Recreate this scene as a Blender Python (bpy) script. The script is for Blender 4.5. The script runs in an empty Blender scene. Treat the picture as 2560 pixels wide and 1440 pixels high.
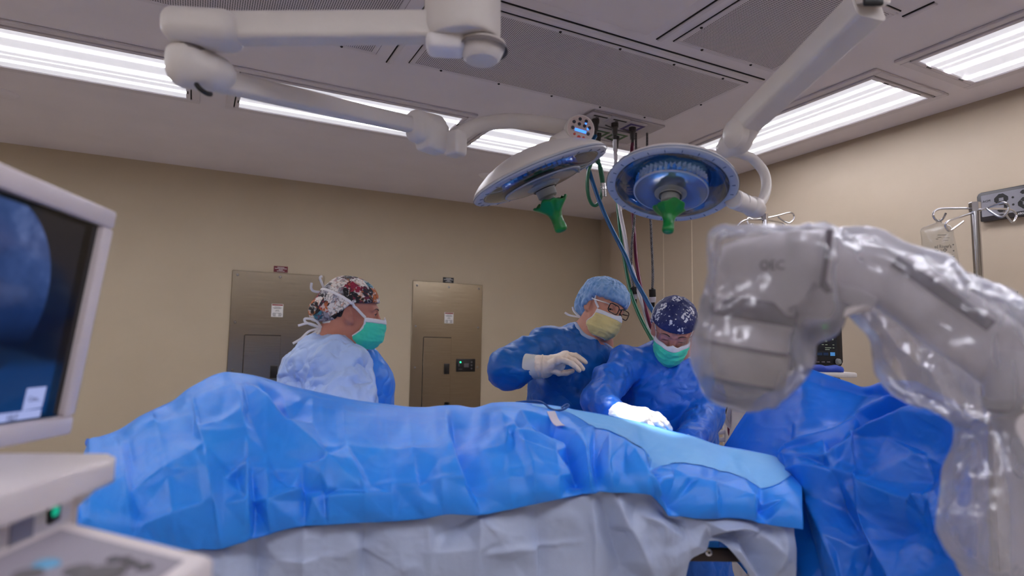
import bpy, bmesh, math, random
import numpy as np
from mathutils import Vector, Matrix

random.seed(7)
np.random.seed(7)
SC = bpy.context.scene
COL = SC.collection

# ------------------------------------------------------------------ camera, world, exposure
CAM = np.array([0.0, 0.0, 1.40])
F_PX, CX, CY = 1543.97, 1280.0, 720.0
YAW, PITCH, ROLL = math.radians(27.135), math.radians(5.378), math.radians(0.8817)


def cam_axes():
    cy, sy, cp, sp = math.cos(YAW), math.sin(YAW), math.cos(PITCH), math.sin(PITCH)
    fwd = np.array([sy * cp, cy * cp, sp])
    right = np.array([cy, -sy, 0.0])
    up = np.cross(right, fwd)
    cr, sr = math.cos(ROLL), math.sin(ROLL)
    return right * cr + up * sr, up * cr - right * sr, fwd


C_RIGHT, C_UP, C_FWD = cam_axes()
cam_data = bpy.data.cameras.new('camera')
cam_data.sensor_width = 36.0
cam_data.lens = F_PX / 2560.0 * 36.0
cam_data.clip_start = 0.02
cam_data.dof.use_dof = True
cam_data.dof.focus_distance = 2.7
cam_data.dof.aperture_fstop = 2.2
cam = bpy.data.objects.new('camera', cam_data)
COL.objects.link(cam)
m3 = Matrix((C_RIGHT, C_UP, -C_FWD)).transposed()
cam.matrix_world = Matrix.Translation(Vector(CAM)) @ m3.to_4x4()
SC.camera = cam

world = bpy.data.worlds.new('world')
SC.world = world
world.use_nodes = True
world.node_tree.nodes['Background'].inputs[0].default_value = (0.05, 0.05, 0.055, 1)
world.node_tree.nodes['Background'].inputs[1].default_value = 0.3

SC.view_settings.view_transform = 'Standard'
SC.view_settings.look = 'None'
SC.view_settings.gamma = 1.0
SC.view_settings.use_curve_mapping = False
SC.view_settings.exposure = 0.9
LENS_GAIN = 1.0          # strength of the ceiling troffers
SC.cycles.max_bounces = 8
SC.cycles.diffuse_bounces = 4
SC.cycles.glossy_bounces = 4
SC.cycles.transmission_bounces = 8
SC.cycles.transparent_max_bounces = 14
SC.cycles.caustics_reflective = False
SC.cycles.caustics_refractive = False

CEIL = 2.70
HC = CEIL - CAM[2]       # ceiling height above the camera, unit of the ceiling plan
WALL_Y, WALL_X = 3.945 * HC, 2.722 * HC


# ------------------------------------------------------------------ placing by the photograph
def ray(px, py):
    return C_RIGHT * ((px - CX) / F_PX) - C_UP * ((py - CY) / F_PX) + C_FWD


def at(px, py, d):
    """point seen at pixel (px, py) at depth d along the optical axis"""
    return CAM + ray(px, py) * d


def at_y(px, py, y):
    r = ray(px, py)
    return CAM + r * (y / r[1])


def at_x(px, py, x):
    r = ray(px, py)
    return CAM + r * (x / r[0])


def at_z(px, py, z):
    r = ray(px, py)
    return CAM + r * ((z - CAM[2]) / r[2])


def cpl(x, y, z=CEIL):
    """a point of the ceiling plan (unit HC)"""
    return np.array([x * HC, y * HC, z])


# ------------------------------------------------------------------ objects
ORG = {}


def tag(o, label=None, cat=None, group=None, kind=None):
    if label:
        o['label'] = label
    if cat:
        o['category'] = cat
    if group:
        o['group'] = group
    if kind:
        o['kind'] = kind
    return o


def empty(name, loc, label=None, cat=None, group=None, kind=None):
    o = bpy.data.objects.new(name, None)
    o.empty_display_size = 0.1
    o.location = Vector([float(v) for v in loc])
    COL.objects.link(o)
    ORG[o.name] = np.array(loc, float)
    return tag(o, label, cat, group, kind)


def mesh_obj(name, verts, faces, mat, parent=None, smooth=40, origin=None):
    """one mesh object from world-space vertices; smooth = sharp-edge angle in degrees, 0 = flat"""
    verts = np.asarray(verts, float)
    if origin is None:
        if parent is None:
            lo, hi = verts.min(0), verts.max(0)
            origin = np.array([(lo[0] + hi[0]) / 2, (lo[1] + hi[1]) / 2, lo[2]])
        else:
            origin = (verts.min(0) + verts.max(0)) / 2
    origin = np.asarray(origin, float)
    me = bpy.data.meshes.new(name)
    v = verts - origin
    if isinstance(faces, np.ndarray) and faces.ndim == 2 and faces.shape[1] == 4:
        n = len(faces)
        me.vertices.add(len(v))
        me.vertices.foreach_set('co', v.astype(np.float32).ravel())
        me.loops.add(n * 4)
        me.loops.foreach_set('vertex_index', faces.astype(np.int32).ravel())
        me.polygons.add(n)
        me.polygons.foreach_set('loop_start', np.arange(0, n * 4, 4, dtype=np.int32))
        me.polygons.foreach_set('loop_total', np.full(n, 4, dtype=np.int32))
        me.update(calc_edges=True)
        me.validate()
    else:
        me.from_pydata(v.tolist(), [], [tuple(int(i) for i in f) for f in faces])
        me.update()
    if smooth:
        me.polygons.foreach_set('use_smooth', [True] * len(me.polygons))
        if smooth < 179:
            me.set_sharp_from_angle(angle=math.radians(smooth))
    for m in (mat if isinstance(mat, (list, tuple)) else [mat]):
        me.materials.append(m)
    o = bpy.data.objects.new(name, me)
    COL.objects.link(o)
    ORG[o.name] = origin
    if parent is not None:
        o.parent = parent
        o.location = Vector(origin - ORG[parent.name])
    else:
        o.location = Vector(origin)
    return o


def copy_tree(o, shift, parent=None, rot=None, label=None):
    """a thing with its parts and sub-parts, moved by shift (meshes shared)"""
    c = o.copy()
    COL.objects.link(c)
    if parent is None:
        c.location = o.location + Vector([float(v) for v in shift])
        if rot is not None:
            c.rotation_euler = (0, 0, rot)
        if label:
            c['label'] = label
    else:
        c.parent = parent
    ORG[c.name] = ORG[o.name] + (np.asarray(shift, float))
    for ch in list(o.children):
        copy_tree(ch, shift, c)
    return c


def unit(v):
    v = np.asarray(v, float)
    return v / max(np.linalg.norm(v), 1e-12)


def frame_z(z, x=None):
    """3x3 with columns x, y, z"""
    z = unit(z)
    if x is None:
        x = np.array([1.0, 0, 0]) if abs(z[0]) < 0.8 else np.array([0, 1.0, 0])
    x = unit(np.asarray(x, float) - z * np.dot(x, z))
    return np.column_stack([x, np.cross(z, x), z])


def spline(pts, n):
    """Catmull-Rom through pts (any dimension), n samples evenly in parameter"""
    p = np.asarray(pts, float)
    if len(p) == 2:
        t = np.linspace(0, 1, n)[:, None]
        return p[0] * (1 - t) + p[1] * t
    q = np.vstack([2 * p[0] - p[1], p, 2 * p[-1] - p[-2]])
    u = np.linspace(0, len(p) - 1 - 1e-9, n)
    i = u.astype(int)
    t = (u - i)[:, None]
    a, b, c, d = q[i], q[i + 1], q[i + 2], q[i + 3]
    return 0.5 * (2 * b + (c - a) * t + (2 * a - 5 * b + 4 * c - d) * t * t + (3 * b - a - 3 * c + d) * t ** 3)


class MB:
    """collects shapes; build() links them as one mesh object"""

    def __init__(self):
        self.v, self.f, self.n = [], [], 0

    def add(self, v, f):
        v = np.asarray(v, float)
        self.v.append(v)
        self.f += [tuple(i + self.n for i in q) for q in f]
        self.n += len(v)
        return self

    def box(self, c, s, R=None, bevel=0.0, seg=2):
        c, s = np.asarray(c, float), np.asarray(s, float)
        R = np.eye(3) if R is None else np.asarray(R)
        bm = bmesh.new()
        bmesh.ops.create_cube(bm, size=1.0)
        for v in bm.verts:
            v.co = Vector((v.co.x * s[0], v.co.y * s[1], v.co.z * s[2]))
        if bevel > 0:
            bmesh.ops.bevel(bm, geom=list(bm.edges), offset=min(bevel, min(s) * 0.49), segments=seg,
                            profile=0.5, affect='EDGES')
        bm.verts.index_update()
        v = np.array([v.co[:] for v in bm.verts])
        f = [[x.index for x in q.verts] for q in bm.faces]
        bm.free()
        return self.add(v @ R.T + c, f)

    def prism(self, outline, R, o, h0, h1, bevel=0.0, seg=2):
        """outline (2-D, ccw) extruded from h0 to h1 along R's z axis"""
        p = np.asarray(outline, float)
        n = len(p)
        bm = bmesh.new()
        a = [bm.verts.new((x, y, h0)) for x, y in p]
        b = [bm.verts.new((x, y, h1)) for x, y in p]
        bm.faces.new(a[::-1])
        bm.faces.new(b)
        for i in range(n):
            bm.faces.new((a[i], a[(i + 1) % n], b[(i + 1) % n], b[i]))
        if bevel > 0:
            ed = [e for e in bm.edges if abs(e.verts[0].co.z - e.verts[1].co.z) < 1e-9]
            bmesh.ops.bevel(bm, geom=ed, offset=bevel, segments=seg, profile=0.5, affect='EDGES')
        bm.verts.index_update()
        v = np.array([v.co[:] for v in bm.verts])
        f = [[x.index for x in q.verts] for q in bm.faces]
        bm.free()
        return self.add(v @ np.asarray(R).T + np.asarray(o), f)

    def tube(self, pts, r, n=10, caps=True, sx=1.0, up=None, closed=False):
        """swept tube; r scalar or per point; sx flattens the section along the frame's x axis"""
        p = np.asarray(pts, float)
        m = len(p)
        r = np.full(m, r, float) if np.isscalar(r) else np.asarray(r, float)
        if closed:
            t = np.roll(p, -1, 0) - np.roll(p, 1, 0)
        else:
            t = np.gradient(p, axis=0)
        t /= np.maximum(np.linalg.norm(t, axis=1, keepdims=True), 1e-12)
        x = frame_z(t[0], up)[:, 0]
        ang = np.linspace(0, 2 * math.pi, n, endpoint=False)
        vs = []
        for i in range(m):
            if up is not None:
                x = np.asarray(up, float)
            x = unit(x - t[i] * np.dot(x, t[i]))
            y = np.cross(t[i], x)
            vs.append(p[i] + r[i] * (np.cos(ang)[:, None] * x * sx + np.sin(ang)[:, None] * y))
        v = np.vstack(vs)
        f = []
        for i in range(m if closed else m - 1):
            for k in range(n):
                a, b = i * n + k, i * n + (k + 1) % n
                j = ((i + 1) % m) * n
                f.append((a, b, j + (k + 1) % n, j + k))
        if caps and not closed:
            f.append(tuple(range(n))[::-1])
            f.append(tuple((m - 1) * n + k for k in range(n)))
        return self.add(v, f)

    def lathe(self, prof, R, o, n=32):
        """prof = list of (radius, height); revolved about R's z axis through o"""
        ang = np.linspace(0, 2 * math.pi, n, endpoint=False)
        v, f, rows = [], [], []
        for r, h in prof:
            if r < 1e-7:
                rows.append([len(v)])
                v.append((0, 0, h))
            else:
                rows.append(list(range(len(v), len(v) + n)))
                v += [(r * math.cos(a), r * math.sin(a), h) for a in ang]
        for a, b in zip(rows[:-1], rows[1:]):
            for k in range(n):
                k2 = (k + 1) % n
                if len(a) == 1 and len(b) == 1:
                    continue
                if len(a) == 1:
                    f.append((a[0], b[k2], b[k]))
                elif len(b) == 1:
                    f.append((a[k], a[k2], b[0]))
                else:
                    f.append((a[k], a[k2], b[k2], b[k]))
        return self.add(np.array(v) @ np.asarray(R).T + np.asarray(o), f)

    def cyl(self, p0, p1, r0, r1=None, n=20, bevel=0.0):
        p0, p1 = np.asarray(p0, float), np.asarray(p1, float)
        r1 = r0 if r1 is None else r1
        L = np.linalg.norm(p1 - p0)
        b = bevel
        prof = [(0, 0), (r0 - b, 0)] + ([(r0, b), (r1, L - b)] if b else [(r0, 0), (r1, L)]) + [(r1 - b, L), (0, L)]
        prof = [q for i, q in enumerate(prof) if i == 0 or q != prof[i - 1]]
        return self.lathe(prof, frame_z(p1 - p0), p0, n)

    def grid(self, P, closed_u=False):
        """P (nu, nv, 3) as quads"""
        nu, nv = P.shape[:2]
        f = []
        for i in range(nu if closed_u else nu - 1):
            for j in range(nv - 1):
                a = i * nv + j
                b = ((i + 1) % nu) * nv + j
                f.append((a, b, b + 1, a + 1))
        return self.add(P.reshape(-1, 3), f)

    def sheet(self, P, t):
        """a grid given thickness t along its normals"""
        nu, nv = P.shape[:2]
        N = grid_normals(P)
        Q = P - N * t
        v = np.vstack([P.reshape(-1, 3), Q.reshape(-1, 3)])
        k = nu * nv
        f = []
        for i in range(nu - 1):
            for j in range(nv - 1):
                a, b = i * nv + j, (i + 1) * nv + j
                f.append((a, b, b + 1, a + 1))
                f.append((a + k, a + 1 + k, b + 1 + k, b + k))
        rim = [(0, j) for j in range(nv)] + [(i, nv - 1) for i in range(1, nu)] + \
              [(nu - 1, j) for j in range(nv - 2, -1, -1)] + [(i, 0) for i in range(nu - 2, 0, -1)]
        ids = [i * nv + j for i, j in rim]
        for a, b in zip(ids, ids[1:] + ids[:1]):
            f.append((a, b, b + k, a + k))
        return self.add(v, f)

    def build(self, name, mat, parent=None, smooth=40, origin=None):
        return mesh_obj(name, np.vstack(self.v), self.f, mat, parent, smooth, origin)


def grid_normals(P):
    du = np.gradient(P, axis=0)
    dv = np.gradient(P, axis=1)
    N = np.cross(du, dv)
    return N / np.maximum(np.linalg.norm(N, axis=2, keepdims=True), 1e-12)


def rrect(w, h, r, n=6):
    """rounded rectangle outline centred at 0, ccw"""
    out = []
    for cx, cy, a0 in ((w / 2 - r, h / 2 - r, 0), (-w / 2 + r, h / 2 - r, 90), (-w / 2 + r, -h / 2 + r, 180),
                       (w / 2 - r, -h / 2 + r, 270)):
        for k in range(n + 1):
            a = math.radians(a0 + 90 * k / n)
            out.append((cx + r * math.cos(a), cy + r * math.sin(a)))
    return out


# ------------------------------------------------------------------ numpy noise
_perm = np.random.RandomState(3).permutation(256)
_perm = np.concatenate([_perm, _perm, _perm])
_grad = np.random.RandomState(4).normal(size=(256, 3))
_grad /= np.linalg.norm(_grad, axis=1, keepdims=True)


def noise3(p):
    p = np.asarray(p, float)
    i = np.floor(p).astype(int)
    f = p - i
    i &= 255
    w = f * f * f * (f * (f * 6 - 15) + 10)
    out = np.zeros(len(p))
    for dx in (0, 1):
        for dy in (0, 1):
            for dz in (0, 1):
                h = _perm[_perm[_perm[(i[:, 0] + dx) & 255] + ((i[:, 1] + dy) & 255)] + ((i[:, 2] + dz) & 255)]
                g = _grad[h]
                d = f - np.array([dx, dy, dz])
                wx = w[:, 0] if dx else 1 - w[:, 0]
                wy = w[:, 1] if dy else 1 - w[:, 1]
                wz = w[:, 2] if dz else 1 - w[:, 2]
                out += (g * d).sum(1) * wx * wy * wz
    return out


def ridged(p):
    return 1 - 2 * np.abs(noise3(p)) * 1.6


# ------------------------------------------------------------------ signed-distance modelling (surface nets)
def sdf_mesh(fn, xs, ys, zs):
    xs, ys, zs = (np.asarray(a, np.float32) for a in (xs, ys, zs))
    X, Y, Z = np.meshgrid(xs, ys, zs, indexing='ij')
    D = fn(X, Y, Z).astype(np.float32)
    ins = D < 0
    nx, ny, nz = D.shape
    cnt = np.zeros((nx - 1, ny - 1, nz - 1), np.int8)
    for a in (0, 1):
        for b in (0, 1):
            for c in (0, 1):
                cnt += ins[a:nx - 1 + a, b:ny - 1 + b, c:nz - 1 + c]
    act = (cnt > 0) & (cnt < 8)
    I = np.argwhere(act)
    vid = np.full(cnt.shape, -1, np.int32)
    vid[act] = np.arange(len(I))
    acc = np.zeros((len(I), 3))
    num = np.zeros(len(I))
    cor = [(a, b, c) for a in (0, 1) for b in (0, 1) for c in (0, 1)]
    val = {k: D[I[:, 0] + k[0], I[:, 1] + k[1], I[:, 2] + k[2]] for k in cor}
    for k in cor:
        for ax in range(3):
            if k[ax] == 0:
                l = list(k)
                l[ax] = 1
                a, b = val[k], val[tuple(l)]
                m = (a < 0) != (b < 0)
                t = np.where(m, a / np.where(a == b, 1, a - b), 0)
                q = np.array(k, float)[None, :].repeat(len(I), 0)
                q[:, ax] = t
                acc[m] += q[m]
                num[m] += 1
    acc /= num[:, None]
    V = np.empty((len(I), 3))
    for ax, arr in enumerate((xs, ys, zs)):
        lo, hi = arr[I[:, ax]], arr[I[:, ax] + 1]
        V[:, ax] = lo + (hi - lo) * acc[:, ax]
    F = []
    for ax in range(3):
        o1, o2 = [(1, 2), (2, 0), (0, 1)][ax]
        sl0 = [slice(1, -1)] * 3
        sl1 = [slice(1, -1)] * 3
        sl0[ax] = slice(0, -1)
        sl1[ax] = slice(1, None)
        A, B = ins[tuple(sl0)], ins[tuple(sl1)]
        E = np.argwhere(A != B)
        if not len(E):
            continue
        flip = B[tuple(E.T)]
        base = E.copy()
        for b in range(3):
            if b != ax:
                base[:, b] += 1
        q = []
        for d1, d2 in ((-1, -1), (0, -1), (0, 0), (-1, 0)):
            c = base.copy()
            c[:, o1] += d1
            c[:, o2] += d2
            q.append(vid[c[:, 0], c[:, 1], c[:, 2]])
        q = np.stack(q, 1)
        q[flip] = q[flip][:, ::-1]
        F.append(q)
    return V, np.vstack(F)


def smin(a, b, k):
    h = np.clip(0.5 + 0.5 * (b - a) / k, 0, 1)
    return b + (a - b) * h - k * h * (1 - h)


def smax(a, b, k):
    return -smin(-a, -b, k)


def s_ell(X, Y, Z, c, r):
    x, y, z = (X - c[0]) / r[0], (Y - c[1]) / r[1], (Z - c[2]) / r[2]
    k0 = np.sqrt(x * x + y * y + z * z)
    k1 = np.sqrt((x / r[0]) ** 2 + (y / r[1]) ** 2 + (z / r[2]) ** 2)
    return k0 * (k0 - 1) / np.maximum(k1, 1e-6)


def s_cap(X, Y, Z, a, b, ra, rb=None):
    rb = ra if rb is None else rb
    a, b = np.asarray(a, float), np.asarray(b, float)
    d = b - a
    L2 = max(float(d @ d), 1e-12)
    t = np.clip(((X - a[0]) * d[0] + (Y - a[1]) * d[1] + (Z - a[2]) * d[2]) / L2, 0, 1)
    return np.sqrt((X - a[0] - d[0] * t) ** 2 + (Y - a[1] - d[1] * t) ** 2 + (Z - a[2] - d[2] * t) ** 2) - (ra + (rb - ra) * t)


def s_sph(X, Y, Z, c, r):
    return np.sqrt((X - c[0]) ** 2 + (Y - c[1]) ** 2 + (Z - c[2]) ** 2) - r


def smooth_verts(V, F, it=2, lam=0.5):
    a = F.ravel()
    b = np.roll(F, -1, 1).ravel()
    src = np.concatenate([a, b])
    dst = np.concatenate([b, a])
    deg = np.bincount(src, minlength=len(V)).astype(float)
    for _ in range(it):
        S = np.stack([np.bincount(src, V[dst, k], len(V)) for k in range(3)], 1)
        V = V + lam * (S / np.maximum(deg, 1)[:, None] - V)
    return V


def vert_normals(V, F):
    a, b, c, d = (V[F[:, k]] for k in range(4))
    n = np.cross(c - a, d - b)
    N = np.zeros_like(V)
    for k in range(4):
        for ax in range(3):
            N[:, ax] += np.bincount(F[:, k], n[:, ax], len(V))
    return N / np.maximum(np.linalg.norm(N, axis=1, keepdims=True), 1e-12)
# ------------------------------------------------------------------ materials
def lin(r, g, b):
    f = lambda c: c / 12.92 if c <= 0.04045 else ((c + 0.055) / 1.055) ** 2.4
    return (f(r / 255), f(g / 255), f(b / 255), 1.0)


class NT:
    def __init__(self, name):
        self.m = bpy.data.materials.new(name)
        self.m.use_nodes = True
        self.t = self.m.node_tree
        self.b = self.t.nodes['Principled BSDF']
        self.out = self.t.nodes['Material Output']

    def n(self, typ, **kw):
        x = self.t.nodes.new(typ)
        for k, v in kw.items():
            if k.startswith('i_'):
                key = k[2:]
                key = int(key) if key.isdigit() else key
                x.inputs[key].default_value = v
            else:
                setattr(x, k, v)
        return x

    def l(self, a, b):
        self.t.links.new(a, b)

    def math(self, op, a, b=None, c=None, clamp=False):
        x = self.t.nodes.new('ShaderNodeMath')
        x.operation = op
        x.use_clamp = clamp
        for i, v in enumerate((a, b, c)):
            if v is None:
                continue
            if isinstance(v, (int, float)):
                x.inputs[i].default_value = v
            else:
                self.l(v, x.inputs[i])
        return x.outputs[0]

    def coord(self, kind='Object'):
        return self.t.nodes.new('ShaderNodeTexCoord').outputs[kind]

    def noise(self, scale, detail=3, rough=0.5, vec=None):
        x = self.n('ShaderNodeTexNoise')
        x.inputs['Scale'].default_value = scale
        x.inputs['Detail'].default_value = detail
        x.inputs['Roughness'].default_value = rough
        self.l(vec if vec is not None else self.coord(), x.inputs['Vector'])
        return x.outputs['Fac']

    def ramp(self, fac, stops, interp='LINEAR'):
        x = self.n('ShaderNodeValToRGB')
        x.color_ramp.interpolation = interp
        e = x.color_ramp.elements
        while len(e) < len(stops):
            e.new(0.5)
        for q, (p, c) in zip(e, stops):
            q.position = p
            q.color = c if len(c) == 4 else (*c, 1)
        self.l(fac, x.inputs[0])
        return x.outputs[0]

    def mix(self, fac, a, b):
        x = self.n('ShaderNodeMix', data_type='RGBA')
        for sock, v in ((x.inputs[0], fac), (x.inputs[6], a), (x.inputs[7], b)):
            if hasattr(v, 'is_linked') or hasattr(v, 'links'):
                self.l(v, sock)
            elif isinstance(v, (int, float)):
                sock.default_value = v
            else:
                sock.default_value = v if len(v) == 4 else (*v, 1)
        return x.outputs[2]

    def bump(self, h, strength=0.2, dist=0.01):
        x = self.n('ShaderNodeBump')
        x.inputs['Strength'].default_value = strength
        x.inputs['Distance'].default_value = dist
        self.l(h, x.inputs['Height'])
        self.l(x.outputs[0], self.b.inputs['Normal'])
        return x

    def set(self, **kw):
        names = dict(col='Base Color', rough='Roughness', metal='Metallic', spec='Specular IOR Level',
                     emit='Emission Color', power='Emission Strength', sheen='Sheen Weight', trans='Transmission Weight',
                     ior='IOR', sss='Subsurface Weight', alpha='Alpha', coat='Coat Weight')
        for k, v in kw.items():
            s = self.b.inputs[names[k]]
            if hasattr(v, 'links') or hasattr(v, 'is_linked'):
                self.l(v, s)
            else:
                s.default_value = v
        return self


def plain(name, col, rough=0.5, metal=0.0, noise_amt=0.06, scale=12, bump=0.0, bscale=200, **kw):
    """a surface with slight mottling"""
    t = NT(name)
    c = lin(*col)
    if noise_amt:
        f = t.noise(scale, 4)
        d = tuple(max(0, x * (1 - noise_amt)) for x in c[:3]) + (1,)
        e = tuple(min(1, x * (1 + noise_amt)) for x in c[:3]) + (1,)
        t.set(col=t.ramp(f, [(0.3, d), (0.7, e)]))
    else:
        t.set(col=c)
    t.set(rough=rough, metal=metal, **kw)
    if bump:
        t.bump(t.noise(bscale, 2), bump, 0.002)
    return t.m


def glow(name, col, power):
    t = NT(name)
    t.set(col=(0, 0, 0, 1), emit=lin(*col), power=power)
    return t.m


M = {}
M['ceiling'] = plain('ceiling_paint', (226, 219, 224), 0.85, noise_amt=0.03, scale=3)
M['wall'] = None
t = NT('wall_vinyl')
f1 = t.noise(2.2, 4)
t.set(col=t.ramp(f1, [(0.3, lin(184, 169, 145)), (0.7, lin(191, 176, 152))]), rough=0.55)
t.bump(t.noise(160, 3), 0.15, 0.001)
M['wall'] = t.m
t = NT('wall_right_vinyl')
f1 = t.noise(2.2, 4)
t.set(col=t.ramp(f1, [(0.3, lin(176, 160, 140)), (0.7, lin(182, 166, 147))]), rough=0.5)
t.bump(t.noise(160, 3), 0.12, 0.001)
M['wall_right'] = t.m
M['seam'] = plain('wall_seam', (214, 200, 176), 0.5)
M['floor'] = plain('floor_terrazzo', (190, 184, 180), 0.35, noise_amt=0.2, scale=60)
M['white_paint'] = plain('white_enamel', (232, 228, 230), 0.45, noise_amt=0.02)
M['frame_paint'] = plain('fixture_frame', (214, 207, 212), 0.55, noise_amt=0.02)
M['dark_gap'] = plain('dark_gap', (38, 33, 34), 0.9)
M['boom_white'] = plain('boom_enamel', (212, 205, 201), 0.38, noise_amt=0.02)
M['boom_gap'] = plain('boom_gap', (120, 112, 112), 0.6)
M['chrome'] = plain('polished_steel', (200, 200, 204), 0.16, 1.0, noise_amt=0.03)
M['black'] = plain('black_plastic', (16, 15, 17), 0.4)
M['screw'] = plain('screw_steel', (150, 146, 144), 0.35, 1.0)
M['screw_dark'] = plain('dark_screw', (45, 42, 44), 0.5, 0.6)

# lit lens of a troffer: prismatic sheet, brighter over each tube (object x across the fixture)
t = NT('troffer_lens')
sep = t.n('ShaderNodeSeparateXYZ')
t.l(t.coord(), sep.inputs[0])
acc = 0.33
for c0, w0, a0 in ((-0.150, 0.0115, 24.0), (0.0, 0.014, 27.0), (0.075, 0.006, 1.0), (0.150, 0.0095, 18.0)):
    g = t.math('DIVIDE', t.math('SUBTRACT', sep.outputs[1], c0), w0)
    g = t.math('POWER', 2.718, t.math('MULTIPLY', t.math('MULTIPLY', g, g), -1.0))
    acc = t.math('MULTIPLY_ADD', g, a0, acc)
rip = t.n('ShaderNodeTexWave', wave_type='BANDS', bands_direction='X')
rip.inputs['Scale'].default_value = 40
t.l(t.coord(), rip.inputs['Vector'])
acc = t.math('MULTIPLY', acc, t.math('MULTIPLY_ADD', rip.outputs['Fac'], 0.06, 0.95))
acc = t.math('MULTIPLY', acc, LENS_GAIN)
t.set(col=lin(225, 224, 228), rough=0.4, emit=lin(246, 246, 255), power=acc)
M['lens'] = t.m

# perforated steel: a square lattice of small dark holes, with a blank margin
t = NT('perforated_steel')
mp = t.n('ShaderNodeMapping')
mp.inputs['Scale'].default_value = (1 / 0.0085, 1 / 0.0085, 1)
t.l(t.coord(), mp.inputs['Vector'])
fr = t.n('ShaderNodeVectorMath', operation='FRACTION')
t.l(mp.outputs[0], fr.inputs[0])
sb = t.n('ShaderNodeVectorMath', operation='SUBTRACT')
t.l(fr.outputs[0], sb.inputs[0])
sb.inputs[1].default_value = (0.5, 0.5, 0)
sp = t.n('ShaderNodeSeparateXYZ')
t.l(sb.outputs[0], sp.inputs[0])
rr = t.math('SQRT', t.math('ADD', t.math('MULTIPLY', sp.outputs[0], sp.outputs[0]), t.math('MULTIPLY', sp.outputs[1], sp.outputs[1])))
hole = t.math('LESS_THAN', rr, 0.33)
t.set(col=t.mix(hole, lin(222, 214, 218), lin(30, 27, 30)), rough=0.6)
M['perforated'] = t.m

# brushed stainless
t = NT('brushed_steel')
mp = t.n('ShaderNodeMapping')
mp.inputs['Scale'].default_value = (1.2, 1, 90)
t.l(t.coord(), mp.inputs['Vector'])
br = t.noise(3.0, 5, 0.6, mp.outputs[0])
t.set(col=t.ramp(br, [(0.3, lin(152, 140, 122)), (0.7, lin(168, 156, 137))]), metal=1.0,
      rough=t.math('MULTIPLY_ADD', br, 0.08, 0.20))
t.bump(br, 0.06, 0.001)
M['steel_panel'] = t.m
# ------------------------------------------------------------------ room shell
X0, X1, Y0, Y1 = -3.0, WALL_X, -3.0, WALL_Y


def struct(name, mb, mat, smooth=40):
    return tag(mb.build(name, mat, None, smooth), kind='structure')


struct('floor', MB().box(((X0 + X1) / 2, (Y0 + Y1) / 2, -0.05), (X1 - X0 + .4, Y1 - Y0 + .4, 0.1)), M['floor'])
struct('ceiling', MB().box(((X0 + X1) / 2, (Y0 + Y1) / 2, CEIL + 0.05), (X1 - X0 + .4, Y1 - Y0 + .4, 0.1)), M['ceiling'])
struct('wall_back', MB().box(((X0 + X1) / 2, Y1 + 0.1, CEIL / 2), (X1 - X0 + .4, 0.2, CEIL)), M['wall'])
struct('wall_left', MB().box((X0 - 0.1, (Y0 + Y1) / 2, CEIL / 2), (0.2, Y1 - Y0, CEIL)), M['wall'])
struct('wall_front', MB().box(((X0 + X1) / 2, Y0 - 0.1, CEIL / 2), (X1 - X0 + .4, 0.2, CEIL)), M['wall'])
# right wall: a recess by the corner, then the wall face stands a little proud
yj = at_x(1527, 700, X1)[1]
struct('wall_right', MB().box((X1 + 0.1, (Y0 + yj) / 2, CEIL / 2), (0.2, yj - Y0, CEIL)).box(
    (X1 + 0.2, (yj + Y1) / 2, CEIL / 2), (0.2, Y1 - yj, CEIL)), M['wall_right'])
for px in (1659, 1730):
    y = at_x(px, 620, X1)[1]
    struct('trim_1' if px == 1659 else 'trim_2', MB().box((X1 - 0.001, y, CEIL / 2), (0.004, 0.008, CEIL), bevel=0.0015), M['seam'])
struct('baseboard_back', MB().box(((X0 + X1) / 2, Y1 - 0.006, 0.06), (X1 - X0, 0.012, 0.12), bevel=0.004), M['boom_gap'])
struct('baseboard_right', MB().box((X1 - 0.006, (Y0 + Y1) / 2, 0.06), (0.012, Y1 - Y0, 0.12), bevel=0.004), M['boom_gap'])

# ------------------------------------------------------------------ ceiling troffers
TL, TW = 0.98 * HC, 0.455 * HC      # outer flange


def frame_ring(mb, c, lx, ly, w, z0, z1, bevel=0.003):
    for sx, sy, a, b in ((0, 1, lx, w), (0, -1, lx, w), (1, 0, w, ly - 2 * w), (-1, 0, w, ly - 2 * w)):
        mb.box((c[0] + sx * (lx - w) / 2, c[1] + sy * (ly - w) / 2, (z0 + z1) / 2), (a, b, abs(z1 - z0)), bevel=bevel, seg=1)
    return mb


def troffer(label, x, y, rot=0):
    """a 2 x 4 ft fixture with its centre at ceiling-plan point (x, y)"""
    c = cpl(x, y)
    r = empty('ceiling_light', c, label, 'ceiling light', 'fluorescent troffers in the ceiling')
    frame_ring(MB(), c, TL, TW, 0.040, CEIL - 0.012, CEIL).build('outer_flange', M['frame_paint'], r)
    frame_ring(MB(), c, TL - 0.092, TW - 0.092, 0.020, CEIL - 0.018, CEIL - 0.002).build('door_frame', M['frame_paint'], r)
    frame_ring(MB(), c, TL - 0.07, TW - 0.07, 0.012, CEIL - 0.006, CEIL, 0).build('gap', M['dark_gap'], r)
    MB().box((c[0], c[1], CEIL - 0.008), (TL - 0.13, TW - 0.13, 0.008), bevel=0.002).build('lens', M['lens'], r)
    for sx in (-1, 1):
        for sy in (-1, 1):
            MB().box((c[0] + sx * (TL / 2 - 0.057), c[1] + sy * 0.13, CEIL - 0.0185), (0.006, 0.034, 0.003)).build(
                'latch', M['black'], r)
    if rot:
        r.rotation_euler = (0, 0, rot)
    return r


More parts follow.
